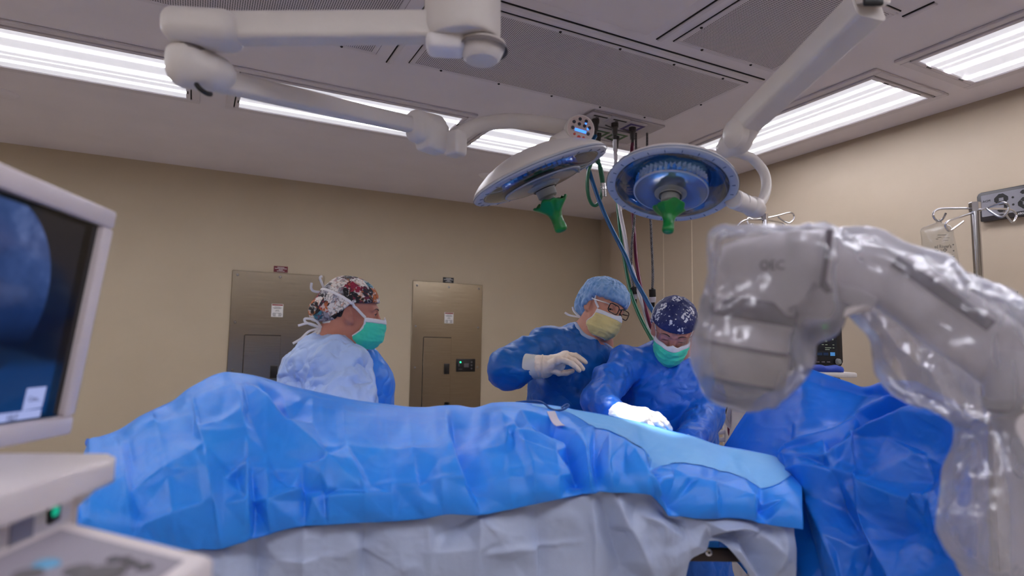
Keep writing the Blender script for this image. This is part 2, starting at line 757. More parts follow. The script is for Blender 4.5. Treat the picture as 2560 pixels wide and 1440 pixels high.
LY = 2.612
t0 = troffer('bright ceiling light at the top left, cut off by the frame edge', -0.521, LY)
lights = [(0.555, LY, 0, 'ceiling light running behind the white lower boom arm'),
          (1.60, LY, 0, 'ceiling light behind the control panel of the left surgical lamp'),
          (2.321, 1.777, 1, 'ceiling light above the right wall, behind the right surgical lamp arm'),
          (2.321, 0.735, 1, 'ceiling light in the top right corner above the digital clock')]
hidden = [(-1.60, LY, 0), (2.321, -0.31, 1), (-1.45, 1.777, 1), (-1.45, 0.735, 1), (-1.45, -0.31, 1),
          (-0.521, -0.11, 0), (0.555, -0.11, 0), (1.60, -0.11, 0), (0.555, -1.30, 0)]  # unseen troffers added for light; the overhead row brightens the drape fronts
for x, y, q, lab in lights:
    copy_tree(t0, cpl(x, y) - ORG[t0.name], None, math.pi / 2 if q else None, lab)
for x, y, q in hidden:
    copy_tree(t0, cpl(x, y) - ORG[t0.name], None, math.pi / 2 if q else None, 'unseen ceiling light added outside the picture to light the room')

# ------------------------------------------------------------------ perforated air supply grilles
def grille(label, x0, x1, y0, y1, nx, ny):
    a, b = cpl(x0, y0), cpl(x1, y1)
    c = (a + b) / 2
    lx, ly = b[0] - a[0], b[1] - a[1]
    r = empty('air_grille', c, label, 'air grille', 'perforated supply grilles in the ceiling')
    MB().box((c[0], c[1], CEIL - 0.004), (lx - 0.03, ly - 0.03, 0.006)).build('perforated_plate', M['perforated'], r)
    frame_ring(MB(), c, lx, ly, 0.022, CEIL - 0.009, CEIL, 0.002).build('frame', M['frame_paint'], r)
    frame_ring(MB(), c, lx + 0.006, ly + 0.006, 0.003, CEIL - 0.0035, CEIL, 0).build('gap', M['dark_gap'], r)
    pts = [(c[0] - lx / 2 + lx * (i + .5) / nx, s) for i in range(nx) for s in (a[1] + 0.011, b[1] - 0.011)]
    pts += [(s, c[1] - ly / 2 + ly * (i + .5) / ny) for i in range(ny) for s in (a[0] + 0.011, b[0] - 0.011)]
    s0 = None
    for p in pts:
        if s0 is None:
            s0 = MB().lathe([(0, -0.004), (0.004, -0.0035), (0.0065, 0), (0.0065, 0.003)], np.eye(3), (p[0], p[1], CEIL - 0.010), 10).build(
                'screw', M['screw_dark'], r)
        else:
            s = s0.copy()
            COL.objects.link(s)
            s.parent = r
            s.location = Vector((p[0] - c[0], p[1] - c[1], s0.location[2]))
            ORG[s.name] = ORG[s0.name]
    return r


grille('long perforated ceiling grille in the middle of the ceiling, between boom arms', 0.628, 1.796, 1.592, 2.054, 5, 1)
grille('perforated ceiling grille at the top left, behind the white upper boom arm', -0.664, 0.504, 1.592, 2.046, 5, 1)
grille('perforated ceiling grille crossed by the diagonal arm of the right lamp', 1.339, 1.794, 1.025, 1.482, 2, 2)
grille('perforated ceiling grille left of the frame above the camera', -0.664, 0.1, 1.025, 1.482, 2, 1)
pa = empty('access_panel', cpl(0.92, 1.25), 'plain white ceiling access panel at the top, right of the boom hub', 'access panel')
c = cpl(0.95, 1.22)
MB().box((c[0], c[1], CEIL - 0.003), (0.57 * HC, 0.54 * HC, 0.006), bevel=0.002).build('panel', M['ceiling'], pa)
frame_ring(MB(), c, 0.57 * HC + 0.008, 0.54 * HC + 0.008, 0.004, CEIL - 0.0015, CEIL, 0).build('gap', M['dark_gap'], pa)
# ceiling joints (raised battens)
for k, (x0, y0, x1, y1) in enumerate(((0.60, 1.553, 1.83, 1.553), (-0.70, 1.553, 0.56, 1.553), (1.292, 1.02, 1.292, 1.50), (0.565, 1.56, 0.565, 2.09),
                                     (1.84, 0.95, 1.84, 1.04))):
    a, b = cpl(x0, y0), cpl(x1, y1)
    d = b - a
    vert = abs(d[1]) > abs(d[0])
    sz = (0.022, abs(d[1]), 0.009) if vert else (abs(d[0]), 0.022, 0.009)
    struct('trim_%d' % (k + 3), MB().box((a + b) / 2 - np.array([0, 0, 0.0045]), sz, bevel=0.003, seg=1), M['frame_paint'])
    sz2 = (0.005, abs(d[1]), 0.004) if vert else (abs(d[0]), 0.005, 0.004)
    off = np.array([-0.0135, 0, -0.002]) if vert else np.array([0, -0.0135, -0.002])
    struct('trim_%d' % (k + 13), MB().box((a + b) / 2 + off, sz2), M['dark_gap'])
# smoke detector / cover plates
c = at_z(5, 232, CEIL)
MB().lathe([(0, -0.012), (0.06, -0.010), (0.072, -0.004), (0.075, 0)], np.eye(3), c, 28).build('ceiling_cover_plate', M['ceiling'])
tag(bpy.data.objects['ceiling_cover_plate'], 'round white cover plate on the ceiling at the left edge', 'cover plate')
c = at_z(1213, 437, CEIL)
MB().lathe([(0, -0.03), (0.02, -0.028), (0.045, -0.008), (0.05, 0)], np.eye(3), c, 24).build('sprinkler_cover', M['white_paint'])
tag(bpy.data.objects['sprinkler_cover'], 'small round ceiling sprinkler cover left of the left surgical lamp', 'sprinkler')
# ------------------------------------------------------------------ things on the walls
def text_mesh(s, size, R, o, mat, name, parent, depth=0.0004, align='CENTER', sx=1.0):
    """flat lettering, its x axis along R[:,0], its y axis along R[:,1]"""
    cu = bpy.data.curves.new('lettering', 'FONT')
    cu.body = s
    cu.size = size
    cu.align_x = align
    cu.align_y = 'CENTER'
    cu.extrude = depth
    cu.resolution_u = 2
    to = bpy.data.objects.new('lettering', cu)
    COL.objects.link(to)
    dg = bpy.context.evaluated_depsgraph_get()
    me = bpy.data.meshes.new_from_object(to.evaluated_get(dg))
    v = np.array([q.co[:] for q in me.vertices])
    f = [tuple(p.vertices) for p in me.polygons]
    bpy.data.objects.remove(to)
    bpy.data.curves.remove(cu)
    bpy.data.meshes.remove(me)
    v[:, 0] *= sx
    return mesh_obj(name, v @ np.asarray(R).T + np.asarray(o), f, mat, parent, 0)


M['print_white'] = plain('white_print', (226, 224, 222), 0.5, noise_amt=0)
M['print_grey'] = plain('grey_print', (96, 92, 96), 0.5, noise_amt=0)
M['print_black'] = plain('black_print', (22, 21, 22), 0.5, noise_amt=0)
M['print_red'] = plain('red_print', (140, 44, 34), 0.5, noise_amt=0)
M['maroon'] = plain('maroon_plastic', (108, 22, 40), 0.4, noise_amt=0.03)
R_BACK = np.column_stack([(1, 0, 0), (0, 0, 1), (0, -1, 0)]).astype(float)      # x right, y up, z to the room
R_RIGHT = np.column_stack([(0, -1, 0), (0, 0, 1), (-1, 0, 0)]).astype(float)


def wall_panel(label, tl, tr, screws, door, latch, lab, plac, plac_mat, extra=None):
    a, b = at_y(*tl, Y1), at_y(*tr, Y1)
    top = (a[2] + b[2]) / 2
    x0, x1, bot = a[0], b[0], 0.62
    cx = (x0 + x1) / 2
    r = empty('electrical_panel', (cx, Y1, bot), label, 'wall panel')
    MB().box((cx, Y1 - 0.005, (top + bot) / 2), (x1 - x0, 0.010, top - bot), bevel=0.003, seg=1).build('cover_plate', M['steel_panel'], r)
    dx0, dz1, dx1 = at_y(*door[0], Y1)[0], at_y(*door[0], Y1)[2], at_y(*door[1], Y1)[0]
    dz0 = bot + 0.08
    d = MB().box(((dx0 + dx1) / 2, Y1 - 0.0125, (dz0 + dz1) / 2), (dx1 - dx0, 0.005, dz1 - dz0), bevel=0.0015, seg=1).build('door', M['steel_panel'], r)
    g = MB()
    g.box((dx0 - 0.003, Y1 - 0.0102, (dz0 + dz1) / 2), (0.005, 0.002, dz1 - dz0))
    g.box(((dx0 + dx1) / 2, Y1 - 0.0102, dz1 + 0.003), (dx1 - dx0, 0.002, 0.005))
    g.build('door_gap', M['dark_gap'], d)
    p, q = at_y(*latch[0], Y1), at_y(*latch[1], Y1)
    lt = MB().box(((p[0] + q[0]) / 2, Y1 - 0.019, (p[2] + q[2]) / 2), (q[0] - p[0], 0.010, p[2] - q[2]), bevel=0.003).build('latch', M['black'], r)
    s0 = None
    for sp_ in screws:
        c = at_y(*sp_, Y1)
        if s0 is None:
            s0 = MB().lathe([(0, 0.006), (0.006, 0.005), (0.010, 0.0)], R_BACK, (c[0], Y1 - 0.010, c[2]), 12).build('screw', M['screw'], r)
            c0 = c
        else:
            s = s0.copy()
            COL.objects.link(s)
            s.parent = r
            s.location = s0.location + Vector((c[0] - c0[0], 0, c[2] - c0[2]))
            ORG[s.name] = ORG[s0.name]
    # warning label: white sticker, red heading, grey lines of small print
    p, q = at_y(*lab[0], Y1), at_y(*lab[1], Y1)
    w, h = q[0] - p[0], p[2] - q[2]
    c = np.array([(p[0] + q[0]) / 2, Y1 - 0.0108, (p[2] + q[2]) / 2])
    st = MB().box(c, (w, 0.0012, h)).build('warning_label', M['print_white'], r)
    MB().box(c + (0, -0.0008, h * 0.42), (w * 0.92, 0.0008, h * 0.10)).build('heading', M['print_red'], st)
    pr = MB()
    for k, (zz, ww, xo) in enumerate(((.27, .5, 0), (.20, .8, 0), (.14, .6, 0), (.02, .28, 0), (-.05, .4, 0), (-.20, .7, 0), (-.26, .3, -.25), (-.26, .3, .25),
                                      (-.32, .3, -.25), (-.32, .3, .25), (-.38, .25, -.25), (-.38, .25, .25), (-.43, .3, .22), (-.43, .3, -.22))):
        pr.box(c + (xo * w, -0.0008, zz * h), (ww * w, 0.0006, h * 0.028))
    pr.build('small_print', M['print_grey'], st)
    # placard above
    p, q = at_y(*plac[0], Y1), at_y(*plac[1], Y1)
    w, h = q[0] - p[0], p[2] - q[2]
    c = np.array([(p[0] + q[0]) / 2, Y1 - 0.002, (p[2] + q[2]) / 2])
    pl = empty('placard', c, ('maroon' if plac_mat == 'maroon' else 'black') + ' plastic placard with white lines of print above the steel wall panel', 'sign')
    MB().box(c, (w, 0.004, h), bevel=0.001, seg=1).build('plate', M[plac_mat], pl)
    pr = MB()
    for zz, ww in ((.3, .5), (.1, .85), (-.1, .3), (-.3, .55)):
        n = int(ww * 14)
        for k in range(n):
            pr.box(c + ((k - n / 2 + .5) * w * ww / n, -0.0024, zz * h), (w * ww / n * .7, 0.0006, h * 0.09))
    pr.build('lettering', M['print_white'], pl)
    return r


wp = wall_panel('wide brushed steel wall panel behind the nurse in the patterned cap', (581, 675.5), (810.5, 690),
                [(594, 687), (700, 693), (799, 700), (587.5, 805.5), (580.5, 925), (790, 815)],
                [(612, 838), (702, 838)], [(675.5, 914), (692, 945)], [(679, 759.5), (706.5, 793)], [(684.5, 664.5), (719, 682)], 'maroon')
wp = wall_panel('narrow brushed steel wall panel with black readout between the two standing women', (1031.7, 703.3), (1206, 711),
                [(1041.5, 713.5), (1121, 718), (1196, 722), (1038, 815.5), (1194, 819), (1036, 919), (1192.5, 918)],
                [(1058.5, 843.5), (1127, 844.5)], [(1109, 909), (1121, 935)], [(1110.5, 781), (1132, 809)], [(1107.5, 693), (1134, 708)], 'black')
p, q = at_y(1140, 897, Y1), at_y(1185.5, 929, Y1)
c = np.array([(p[0] + q[0]) / 2, Y1 - 0.014, (p[2] + q[2]) / 2])
w, h = q[0] - p[0], p[2] - q[2]
rd = MB().box(c, (w, 0.012, h), bevel=0.003).build('readout', M['black'], wp)
pr = MB()
pr.box(c + (-w * .38, -0.007, h * .12), (w * .05, 0.001, h * .4))
for zz in (.25, .0, -.25):
    MB().lathe([(0, 0.003), (0.008, 0.002), (0.008, 0)], R_BACK, c + (w * .3, -0.006, zz * h), 10).build('button', M['print_grey'], rd)
pr.box(c + (-w * .3, -0.007, -h * .3), (w * .2, 0.001, h * .04)).box(c + (w * .02, -0.007, 0), (w * .25, 0.002, h * .3))
pr.build('markings', M['print_grey'], rd)
M['led_green'] = glow('green_led', (40, 255, 150), 2.0)
MB().lathe([(0, 0.003), (0.006, 0.002), (0.007, 0)], R_BACK, c + (-w * .3, -0.006, h * .24), 10).build('status_lamp', M['led_green'], rd)
p, q = at_y(1109, 1005, Y1), at_y(1122.5, 1013, Y1)
c = np.array([(p[0] + q[0]) / 2, Y1 - 0.012, (p[2] + q[2]) / 2])
ol = MB().box(c, (q[0] - p[0], 0.006, p[2] - q[2]), bevel=0.002).build('outlet', M['print_white'], wp)
MB().cyl(c + (-.012, -.002, 0), c + (-.012, -.005, 0), .006, n=10).cyl(c + (.012, -.002, 0), c + (.012, -.005, 0), .006, n=10).build('jack', M['black'], ol)

# ------------------------------------------------------------------ digital wall clock on the right wall
WX = X1
M['lcd'] = plain('lcd_grey', (128, 126, 134), 0.25, noise_amt=0.02)
M['clock_case'] = plain('clock_case', (44, 40, 43), 0.35)
tl, bl = at_x(2449, 486, WX), at_x(2455, 557, WX)
y_l = (tl[1] + bl[1]) / 2
zt, zb = tl[2], bl[2]
h = zt - zb
w = h * 2.45
cc = np.array([WX - 0.016, y_l - w / 2, (zt + zb) / 2])
ck = empty('digital_clock', (WX, y_l - w / 2, zb), 'black framed digital wall clock with large LCD digits, cut off at the right edge', 'clock')
fr_ = MB().prism(rrect(w, h, 0.018), R_RIGHT, (WX, cc[1], cc[2]), 0, 0.030, bevel=0.004).build('case', M['clock_case'], ck)
MB().prism(rrect(w * .90, h * .74, 0.004), R_RIGHT, (WX - 0.030, cc[1], cc[2] + h * .02), 0, 0.0012).build('display', M['lcd'], ck)


def seg7(mb, on, o, R, w, h, t, z):
    """seven bevelled segments a..g of a digit, (w, h) overall"""
    def bar(c, L, vert):
        g = t * 0.42
        P = [(-L / 2, 0), (-L / 2 + t / 2, -t / 2), (L / 2 - t / 2, -t / 2), (L / 2, 0), (L / 2 - t / 2, t / 2), (-L / 2 + t / 2, t / 2)]
        P = [(x + c[0], y + c[1]) if not vert else (-y + c[0], x + c[1]) for x, y in P]
        mb.prism(P, R, o, z, z + 0.0006)
    L1, L2 = w - t * 1.05, h / 2 - t * .55
    pos = dict(a=((0, h / 2 - t / 2), L1, 0), d=((0, -h / 2 + t / 2), L1, 0), g=((0, 0), L1, 0),
               b=((w / 2 - t / 2, h / 4 - t * .2), L2, 1), c=((w / 2 - t / 2, -h / 4 + t * .2), L2, 1),
               f=((-w / 2 + t / 2, h / 4 - t * .2), L2, 1), e=((-w / 2 + t / 2, -h / 4 + t * .2), L2, 1))
    for k in on:
        bar(*pos[k])


SEG = {'0': 'abcdef', '1': 'bc', '2': 'abged', '3': 'abgcd', '4': 'fgbc', '5': 'afgcd', '6': 'afgcde', '7': 'abc', '8': 'abcdefg', '9': 'abcdfg'}
dw, dh, dt = w * .165, h * .62, h * .135
zf = 0.0318
for k, (chh, xx) in enumerate((('9', -.21), ('2', .06), ('4', .27))):
    mb = MB()
    seg7(mb, SEG[chh], (WX, cc[1] - xx * w, cc[2] + h * .03), R_RIGHT, dw, dh, dt, zf)
    mb.build('digit', M['print_black'], ck, 0)
mb = MB()
for s in (.15, -.09):
    mb.cyl(np.array([WX - zf + .0004, cc[1] + .075 * w, cc[2] + s * h]), np.array([WX - zf - .0008, cc[1] + .075 * w, cc[2] + s * h]), h * .035, n=14)
mb.build('colon', M['print_black'], ck)
text_mesh('ACM', 0.016, R_RIGHT, (WX - zf, y_l - w * .115, cc[2] + h * .17), M['print_black'], 'lettering', ck)
text_mesh('XRSCI', 0.014, R_RIGHT, (WX - 0.0312, y_l - w * .52, cc[2] - h * .425), M['print_white'], 'lettering', ck)

# ------------------------------------------------------------------ medical gas outlets in the ceiling
go = empty('gas_outlet_panel', at_z(1530, 315, CEIL), 'ceiling panel of medical gas outlets behind the lamp control panel', 'gas outlet')
M['outlet_white'] = plain('outlet_plate', (186, 180, 186), 0.45, noise_amt=0.02)
M['tag_green'] = plain('green_tag', (70, 104, 72), 0.5)
M['tag_purple'] = plain('purple_tag', (86, 72, 128), 0.5)
M['fitting'] = plain('grey_fitting', (78, 74, 72), 0.35, 0.5)
base = at_z(1530, 318, CEIL)
MB().box((base[0], base[1], CEIL - 0.006), (0.50, 0.36, 0.012), bevel=0.004).build('back_plate', M['outlet_white'], go)
GAS = []
for (px, py, tagm) in ((1489, 291, None), (1537, 301, None), (1581, 312, 'tag_purple'), (1495, 327, 'tag_green'), (1540, 335, 'tag_green')):
    c = at_z(px, py, CEIL - 0.012)
    o = MB().box((c[0], c[1], CEIL - 0.021), (0.135, 0.135, 0.018), bevel=0.010, seg=1).build('outlet', M['outlet_white'], go)
    if tagm:
        frame_ring(MB(), c, 0.105, 0.105, 0.018, CEIL - 0.0312, CEIL - 0.0295, 0).build('colour_band', M[tagm], o)
    else:
        MB().box((c[0], c[1] - 0.05, CEIL - 0.0305), (0.09, 0.012, 0.002)).box((c[0] - .01, c[1] - 0.03, CEIL - 0.0305), (0.02, 0.008, 0.002)).build(
            'lettering', M['print_black'], o)
    MB().cyl((c[0], c[1], CEIL - 0.030), (c[0], c[1], CEIL - 0.052), 0.021, n=16).cyl(
        (c[0], c[1], CEIL - 0.052), (c[0], c[1], CEIL - 0.098), 0.017, 0.014, n=16).cyl(
        (c[0], c[1], CEIL - 0.098), (c[0], c[1], CEIL - 0.125), 0.009, n=12).cyl(
        (c[0] - .01, c[1], CEIL - 0.060), (c[0] - .065, c[1], CEIL - 0.052), 0.004, n=8).build('connector', M['fitting'], o)
    GAS.append(np.array([c[0], c[1], CEIL - 0.125]))
# ------------------------------------------------------------------ surgical lamps on their booms
def beam(mb, p0, p1, a0, a1, up=(0, 0, 1), rad=0.35, caps=True, n=12, m=4):
    """rounded bar from p0 to p1; a0, a1 = (width, height) at the ends"""
    p0, p1 = np.asarray(p0, float), np.asarray(p1, float)
    z = unit(p1 - p0)
    x = unit(np.cross(np.asarray(up, float), z))
    y = np.cross(z, x)
    P = []
    for t in np.linspace(0, 1, n):
        w, h = (a0[k] * (1 - t) + a1[k] * t for k in (0, 1))
        o = np.array(rrect(w, h, min(w, h) * rad, m))
        P.append(p0 + (p1 - p0) * t + o[:, :1] * x + o[:, 1:] * y)
    P = np.array(P)
    k = P.shape[1]
    v = P.reshape(-1, 3)
    f = []
    for i in range(n - 1):
        for j in range(k):
            a, b = i * k + j, i * k + (j + 1) % k
            f.append((a, b, b + k, a + k))
    f.append(tuple(range(k))[::-1])
    f.append(tuple((n - 1) * k + j for j in range(k)))
    return mb.add(v, f)


def ray_frame(px, py):
    """right, down, away as seen through a pixel"""
    d = unit(ray(px, py))
    r = unit(np.cross(d, C_UP))
    return r, np.cross(d, r), d


def blob(name, fn, lo, hi, res, mat, parent, it=1, smooth=60):
    lo, hi = np.asarray(lo, float), np.asarray(hi, float)
    ax = [np.arange(lo[k] - 2 * res, hi[k] + 3 * res, res) for k in range(3)]
    V, F = sdf_mesh(fn, *ax)
    V = smooth_verts(V, F, it)
    return mesh_obj(name, V, F, mat, parent, smooth)


def s_rbox(X, Y, Z, c, s, r, R=None):
    """rounded box, half sizes s, corner radius r, axes = columns of R"""
    R = np.eye(3) if R is None else np.asarray(R)
    x, y, z = X - c[0], Y - c[1], Z - c[2]
    q = [np.abs(x * R[0, k] + y * R[1, k] + z * R[2, k]) - (s[k] - r) for k in range(3)]
    out = np.sqrt(sum(np.maximum(a, 0) ** 2 for a in q))
    return out + np.minimum(np.maximum(np.maximum(q[0], q[1]), q[2]), 0) - r


M['lamp_rim'] = plain('lamp_rim', (176, 180, 192), 0.3, noise_amt=0.02)
M['lamp_groove'] = plain('lamp_groove', (62, 76, 110), 0.35)
M['mirror'] = plain('reflector_mirror', (186, 192, 204), 0.05, 1.0, noise_amt=0.02)
M['mirror_dark'] = plain('reflector_dark', (60, 64, 74), 0.12, 1.0, noise_amt=0.02)
M['lamp_grey'] = plain('lamp_column', (140, 142, 140), 0.4)
M['lamp_disc'] = plain('lamp_inner_disc', (150, 156, 170), 0.12, 0.55, noise_amt=0.02)
t = NT('clear_acrylic')
t.set(col=(1, 1, 1, 1), rough=0.03, trans=1.0, ior=1.3)
tr = t.n('ShaderNodeBsdfTransparent')
tr.inputs[0].default_value = (0.93, 0.95, 0.98, 1)
gl = t.n('ShaderNodeBsdfGlossy')
gl.inputs['Roughness'].default_value = 0.06
lw = t.n('ShaderNodeLayerWeight')
lw.inputs[0].default_value = 0.35
mx = t.n('ShaderNodeMixShader')
t.l(t.math('MULTIPLY_ADD', lw.outputs['Fresnel'], 0.8, 0.06, True), mx.inputs[0])
t.l(tr.outputs[0], mx.inputs[1])
t.l(gl.outputs[0], mx.inputs[2])
t.l(mx.outputs[0], t.out.inputs[0])
M['acrylic'] = t.m
M['handle_green'] = plain('green_handle_cover', (0, 118, 48), 0.32, noise_amt=0.1, scale=30)
M['handle_dark'] = plain('handle_maroon', (66, 22, 26), 0.4)


def lamp_head(r, c, n, xdir, S, seed):
    """saucer head; n points out of the light side, S scales a head of radius 0.23"""
    R = frame_z(n, xdir)
    L = lambda prof, k=64: MB().lathe([(a * S, b * S) for a, b in prof], R, c, k)
    sh = L([(0, -.082), (.06, -.080), (.12, -.068), (.17, -.048), (.205, -.026), (.222, -.012), (.2275, -.004), (.226, .0), (.215, .0), (.2, -.01)]).build(
        'lamp_shell', M['boom_white'], r)
    L([(.224, .0005), (.2305, .0), (.232, .006), (.229, .012), (.222, .0145), (.205, .0155), (.2, .012), (.2, .0)]).build('rim', M['lamp_rim'], r)
    L([(.2318, .0055), (.2332, .0065), (.2318, .0075)]).build('rim_groove', M['lamp_groove'], r)
    k0 = MB()
    for k in range(24):
        a = 2 * math.pi * (k + .5) / 24
        e = np.array([math.cos(a), math.sin(a), 0])
        k0.box(c + R @ (e * .214 * S + np.array([0, 0, .0152 * S])), np.array([.012, .003, .002]) * S, R @ np.array(
            [[math.cos(a), -math.sin(a), 0], [math.sin(a), math.cos(a), 0], [0, 0, 1]]))
    tag(k0.build('rim_ribs', M['lamp_groove'], r), kind='stuff')
    L([(.2, .012), (.185, -.010), (.165, -.022), (.145, -.028), (.138, -.028)], 72).build('reflector_bowl', M['mirror'], r)
    fm = MB()
    NF = 44
    for k in range(NF):
        a0, a1 = 2 * math.pi * k / NF, 2 * math.pi * (k + 1) / NF
        am = (a0 + a1) / 2
        q = [(.1255 * math.cos(a0), .1255 * math.sin(a0)), (.1315 * math.cos(am), .1315 * math.sin(am)), (.1255 * math.cos(a1), .1255 * math.sin(a1))]
        v = [(x * S * g, y * S * g, h * S) for h, g in ((-.028, .97), (.031, 1.0)) for x, y in q]
        fm.add(np.array(v) @ R.T + c, [(0, 1, 4, 3), (1, 2, 5, 4)])
    tag(fm.build('mirror_facets', M['mirror'], r, 0), kind='stuff')
    L([(.1265, .029), (.132, .030), (.132, .033), (.127, .034)]).build('facet_ring', M['lamp_rim'], r)
    L([(0, -.03), (.142, -.028)]).build('lamp_floor', M['mirror_dark'], r)
    L([(.03, .040), (.08, .0385), (.12, .035), (.1285, .033), (.1285, .030), (.03, .034)]).build('inner_disc', M['lamp_disc'], r)
    L([(.198, .013), (.18, .021), (.155, .026), (.133, .029)], 64).build('cover_glass', M['acrylic'], r)
    col = L([(.0, 0.0160), (.058, 0.0160), (.062, 0.0360), (.050, 0.0440), (.040, 0.0460), (.0385, 0.0500), (.033, 0.0500), (.032, 0.0760), (.028, 0.0800), (.020, 0.0800), (.019, 0.0980), (0, 0.0980)], 40).build(
        'handle_column', M['lamp_grey'], r)
    L([(.0385, 0.0500), (.0405, 0.0515), (.0385, 0.0530)], 40).build('column_ring', M['black'], r)
    L([(0, 0.0960), (.034, 0.0940), (.036, 0.0970), (.030, 0.1010), (0, 0.1020)], 28).build('handle_flange', M['handle_dark'], r)
    # green sterile handle cover: ragged skirt and grip
    prof = spline([(.048, .080), (.054, .084), (.050, .092), (.038, .104), (.026, .118), (.020, .136), (.0195, .155), (.021, .172), (.019, .182), (.010, .187), (0.0005, .188)], 40)
    NA = 48
    rng = np.random.RandomState(seed)
    ph = rng.uniform(0, 6.28, 6)
    ang = np.linspace(0, 2 * math.pi, NA, endpoint=False)
    P = np.empty((NA, len(prof), 3))
    c2 = c + R[:, 2] * .014 * S
    for j, (rad, h) in enumerate(prof):
        wv = max(0, 1 - (h - .08) / .05)
        rr = rad * (1 + wv * (.10 * np.sin(2 * ang + ph[0]) + .07 * np.sin(5 * ang + ph[1]) + .05 * np.sin(9 * ang + ph[2])))
        hh = h + wv * (.006 * np.sin(3 * ang + ph[3]) + .004 * np.sin(7 * ang + ph[4]))
        if h > .12:
            rr = rr * (1 + .035 * np.sin(h * 900) * (np.abs(np.sin(ang * 2)) > .5))
        P[:, j] = c2 + (np.stack([rr * np.cos(ang), rr * np.sin(ang), hh], 1) * S) @ R.T
    MB().grid(P, closed_u=True).build('handle_cover', M['handle_green'], r, 70)
    return R


# ---- left lamp
sl = empty('surgical_light', (0, 0, 0), 'left surgical lamp on the white ceiling boom, seen nearly edge-on, with green handle', 'surgical lamp')
HUB = at(1170, 40, 1.42)
POLE = np.array([HUB[0] + 0.0, HUB[1] + 0.0, CEIL])
sl.location = Vector(POLE)
ORG[sl.name] = POLE
MB().cyl(POLE, POLE - (0, 0, CEIL - HUB[2] - 0.02), 0.055, n=32).build('ceiling_pole', M['boom_white'], sl)
MB().lathe([(0.2, 0), (0.2, -0.012), (0.17, -0.05), (0.09, -0.075), (0.056, -0.08)], np.eye(3), POLE, 40).build('canopy', M['boom_white'], sl)
r_, d_, f_ = ray_frame(1170, 60)
RH = np.column_stack([r_, np.cross((0, 0, 1), r_), (0, 0, 1)])
RH[:, 1] = unit(np.cross(RH[:, 2], RH[:, 0]))
hc = HUB + 0
E1 = at(505, 72, 1.37)
ua = unit(E1 - at(1090, 70, 1.42))


def hub_fn(X, Y, Z):
    d = s_cap(X, Y, Z, hc + (0, 0, -.035), hc + (0, 0, .07), .076, .074)
    d = smin(d, s_cap(X, Y, Z, hc + ua * .05 + (0, 0, -.022), hc + ua * .05 + (0, 0, .05), .05), .03)
    d = np.maximum(d, hc[2] - .062 - Z)
    return d


blob('hub', hub_fn, hc - .14, hc + (.14, .14, .16), .0045, M['boom_white'], sl, 2)
q = at(1205, 118, 1.42)
MB().lathe([(0.060, .012), (0.058, .004), (0.054, 0)], frame_z((0, 0, -1)), q + (0, 0, .002), 36).build('hub_collar', M['boom_gap'], sl)
MB().lathe([(0.055, 0), (0.053, .01), (0.043, .032), (0.036, .039), (0, .041)], frame_z((0, 0, -1)), q + (0, 0, .006), 36).build('hub_cap', M['boom_white'], sl)
q2 = at(1115, 112, 1.41)
blob('hub_cover', lambda X, Y, Z: s_rbox(X, Y, Z, q2, (.045, .035, .022), .018, RH), q2 - .07, q2 + .07, .004, M['white_paint'], sl)
# upper arm
A0, A1 = at(1110, 68, 1.41), at(560, 72, 1.38)
beam(MB(), A0, A1, (.052, .066), (.052, .066), rad=.22).build('upper_arm', M['boom_white'], sl)
# elbow
e0 = at(508, 75, 1.37)
e1 = at(480, 150, 1.38)
e2 = at(500, 180, 1.40)
la = unit(at(1060, 325, 1.95) - e2)


def elbow_up(X, Y, Z):
    d = s_rbox(X, Y, Z, e0, (.080, .050, .038), .030, np.column_stack([ua, np.cross((0, 0, 1), ua), (0, 0, 1)]))
    return d


def elbow_lo(X, Y, Z):
    a = at(468, 138, 1.385)
    b = at(468, 172, 1.385)
    d = s_cap(X, Y, Z, a, b, .043, .041)
    d = np.maximum(d, Z - (a[2] + .012))
    k = at(526, 180, 1.41)
    d2 = s_cap(X, Y, Z, at(470, 168, 1.39), k, .041, .038)
    d2 = smin(d2, s_cap(X, Y, Z, k, k + la * .02, .037), .02)
    return smin(d, d2, .02)


blob('elbow_housing', elbow_up, e0 - .15, e0 + .15, .0045, M['boom_white'], sl, 2)
blob('elbow_joint', elbow_lo, e1 - .18, e1 + .18, .0045, M['boom_white'], sl, 2)
MB().lathe([(.040, -.004), (.040, .004)], np.eye(3), at(474, 131, 1.385), 32).build('elbow_gap', M['boom_gap'], sl)
gp = at(508, 212, 1.41)
MB().tube(spline([at(488, 207, 1.365), at(500, 222, 1.365), at(516, 233, 1.38), at(530, 236, 1.40)], 14), [.002] + [.0055] * 12 + [.002], 10).build('elbow_recess', M['black'], sl)
# lower arm
B0, B1 = at(530, 197, 1.42), at(1040, 315, 1.92)
beam(MB(), B0, B1, (.040, .052), (.040, .048), rad=.25).build('lower_arm', M['boom_white'], sl)
# knuckle
kc = at(1072, 325, 1.95)
RK = np.column_stack([la, np.cross((0, 0, 1), la), (0, 0, 1)])
RK[:, 1] = unit(RK[:, 1])
RK[:, 2] = np.cross(RK[:, 0], RK[:, 1])


def knuckle(X, Y, Z):
    d = s_rbox(X, Y, Z, at(1066, 322, 1.95), (.072, .036, .050), .030, RK)
    d2 = s_rbox(X, Y, Z, at(1082, 345, 1.96), (.046, .034, .046), .012, np.column_stack([unit(RK[:, 0] * (1, 1, 0)), RK[:, 1], (0, 0, 1)]))
    return smin(d, d2, .012)


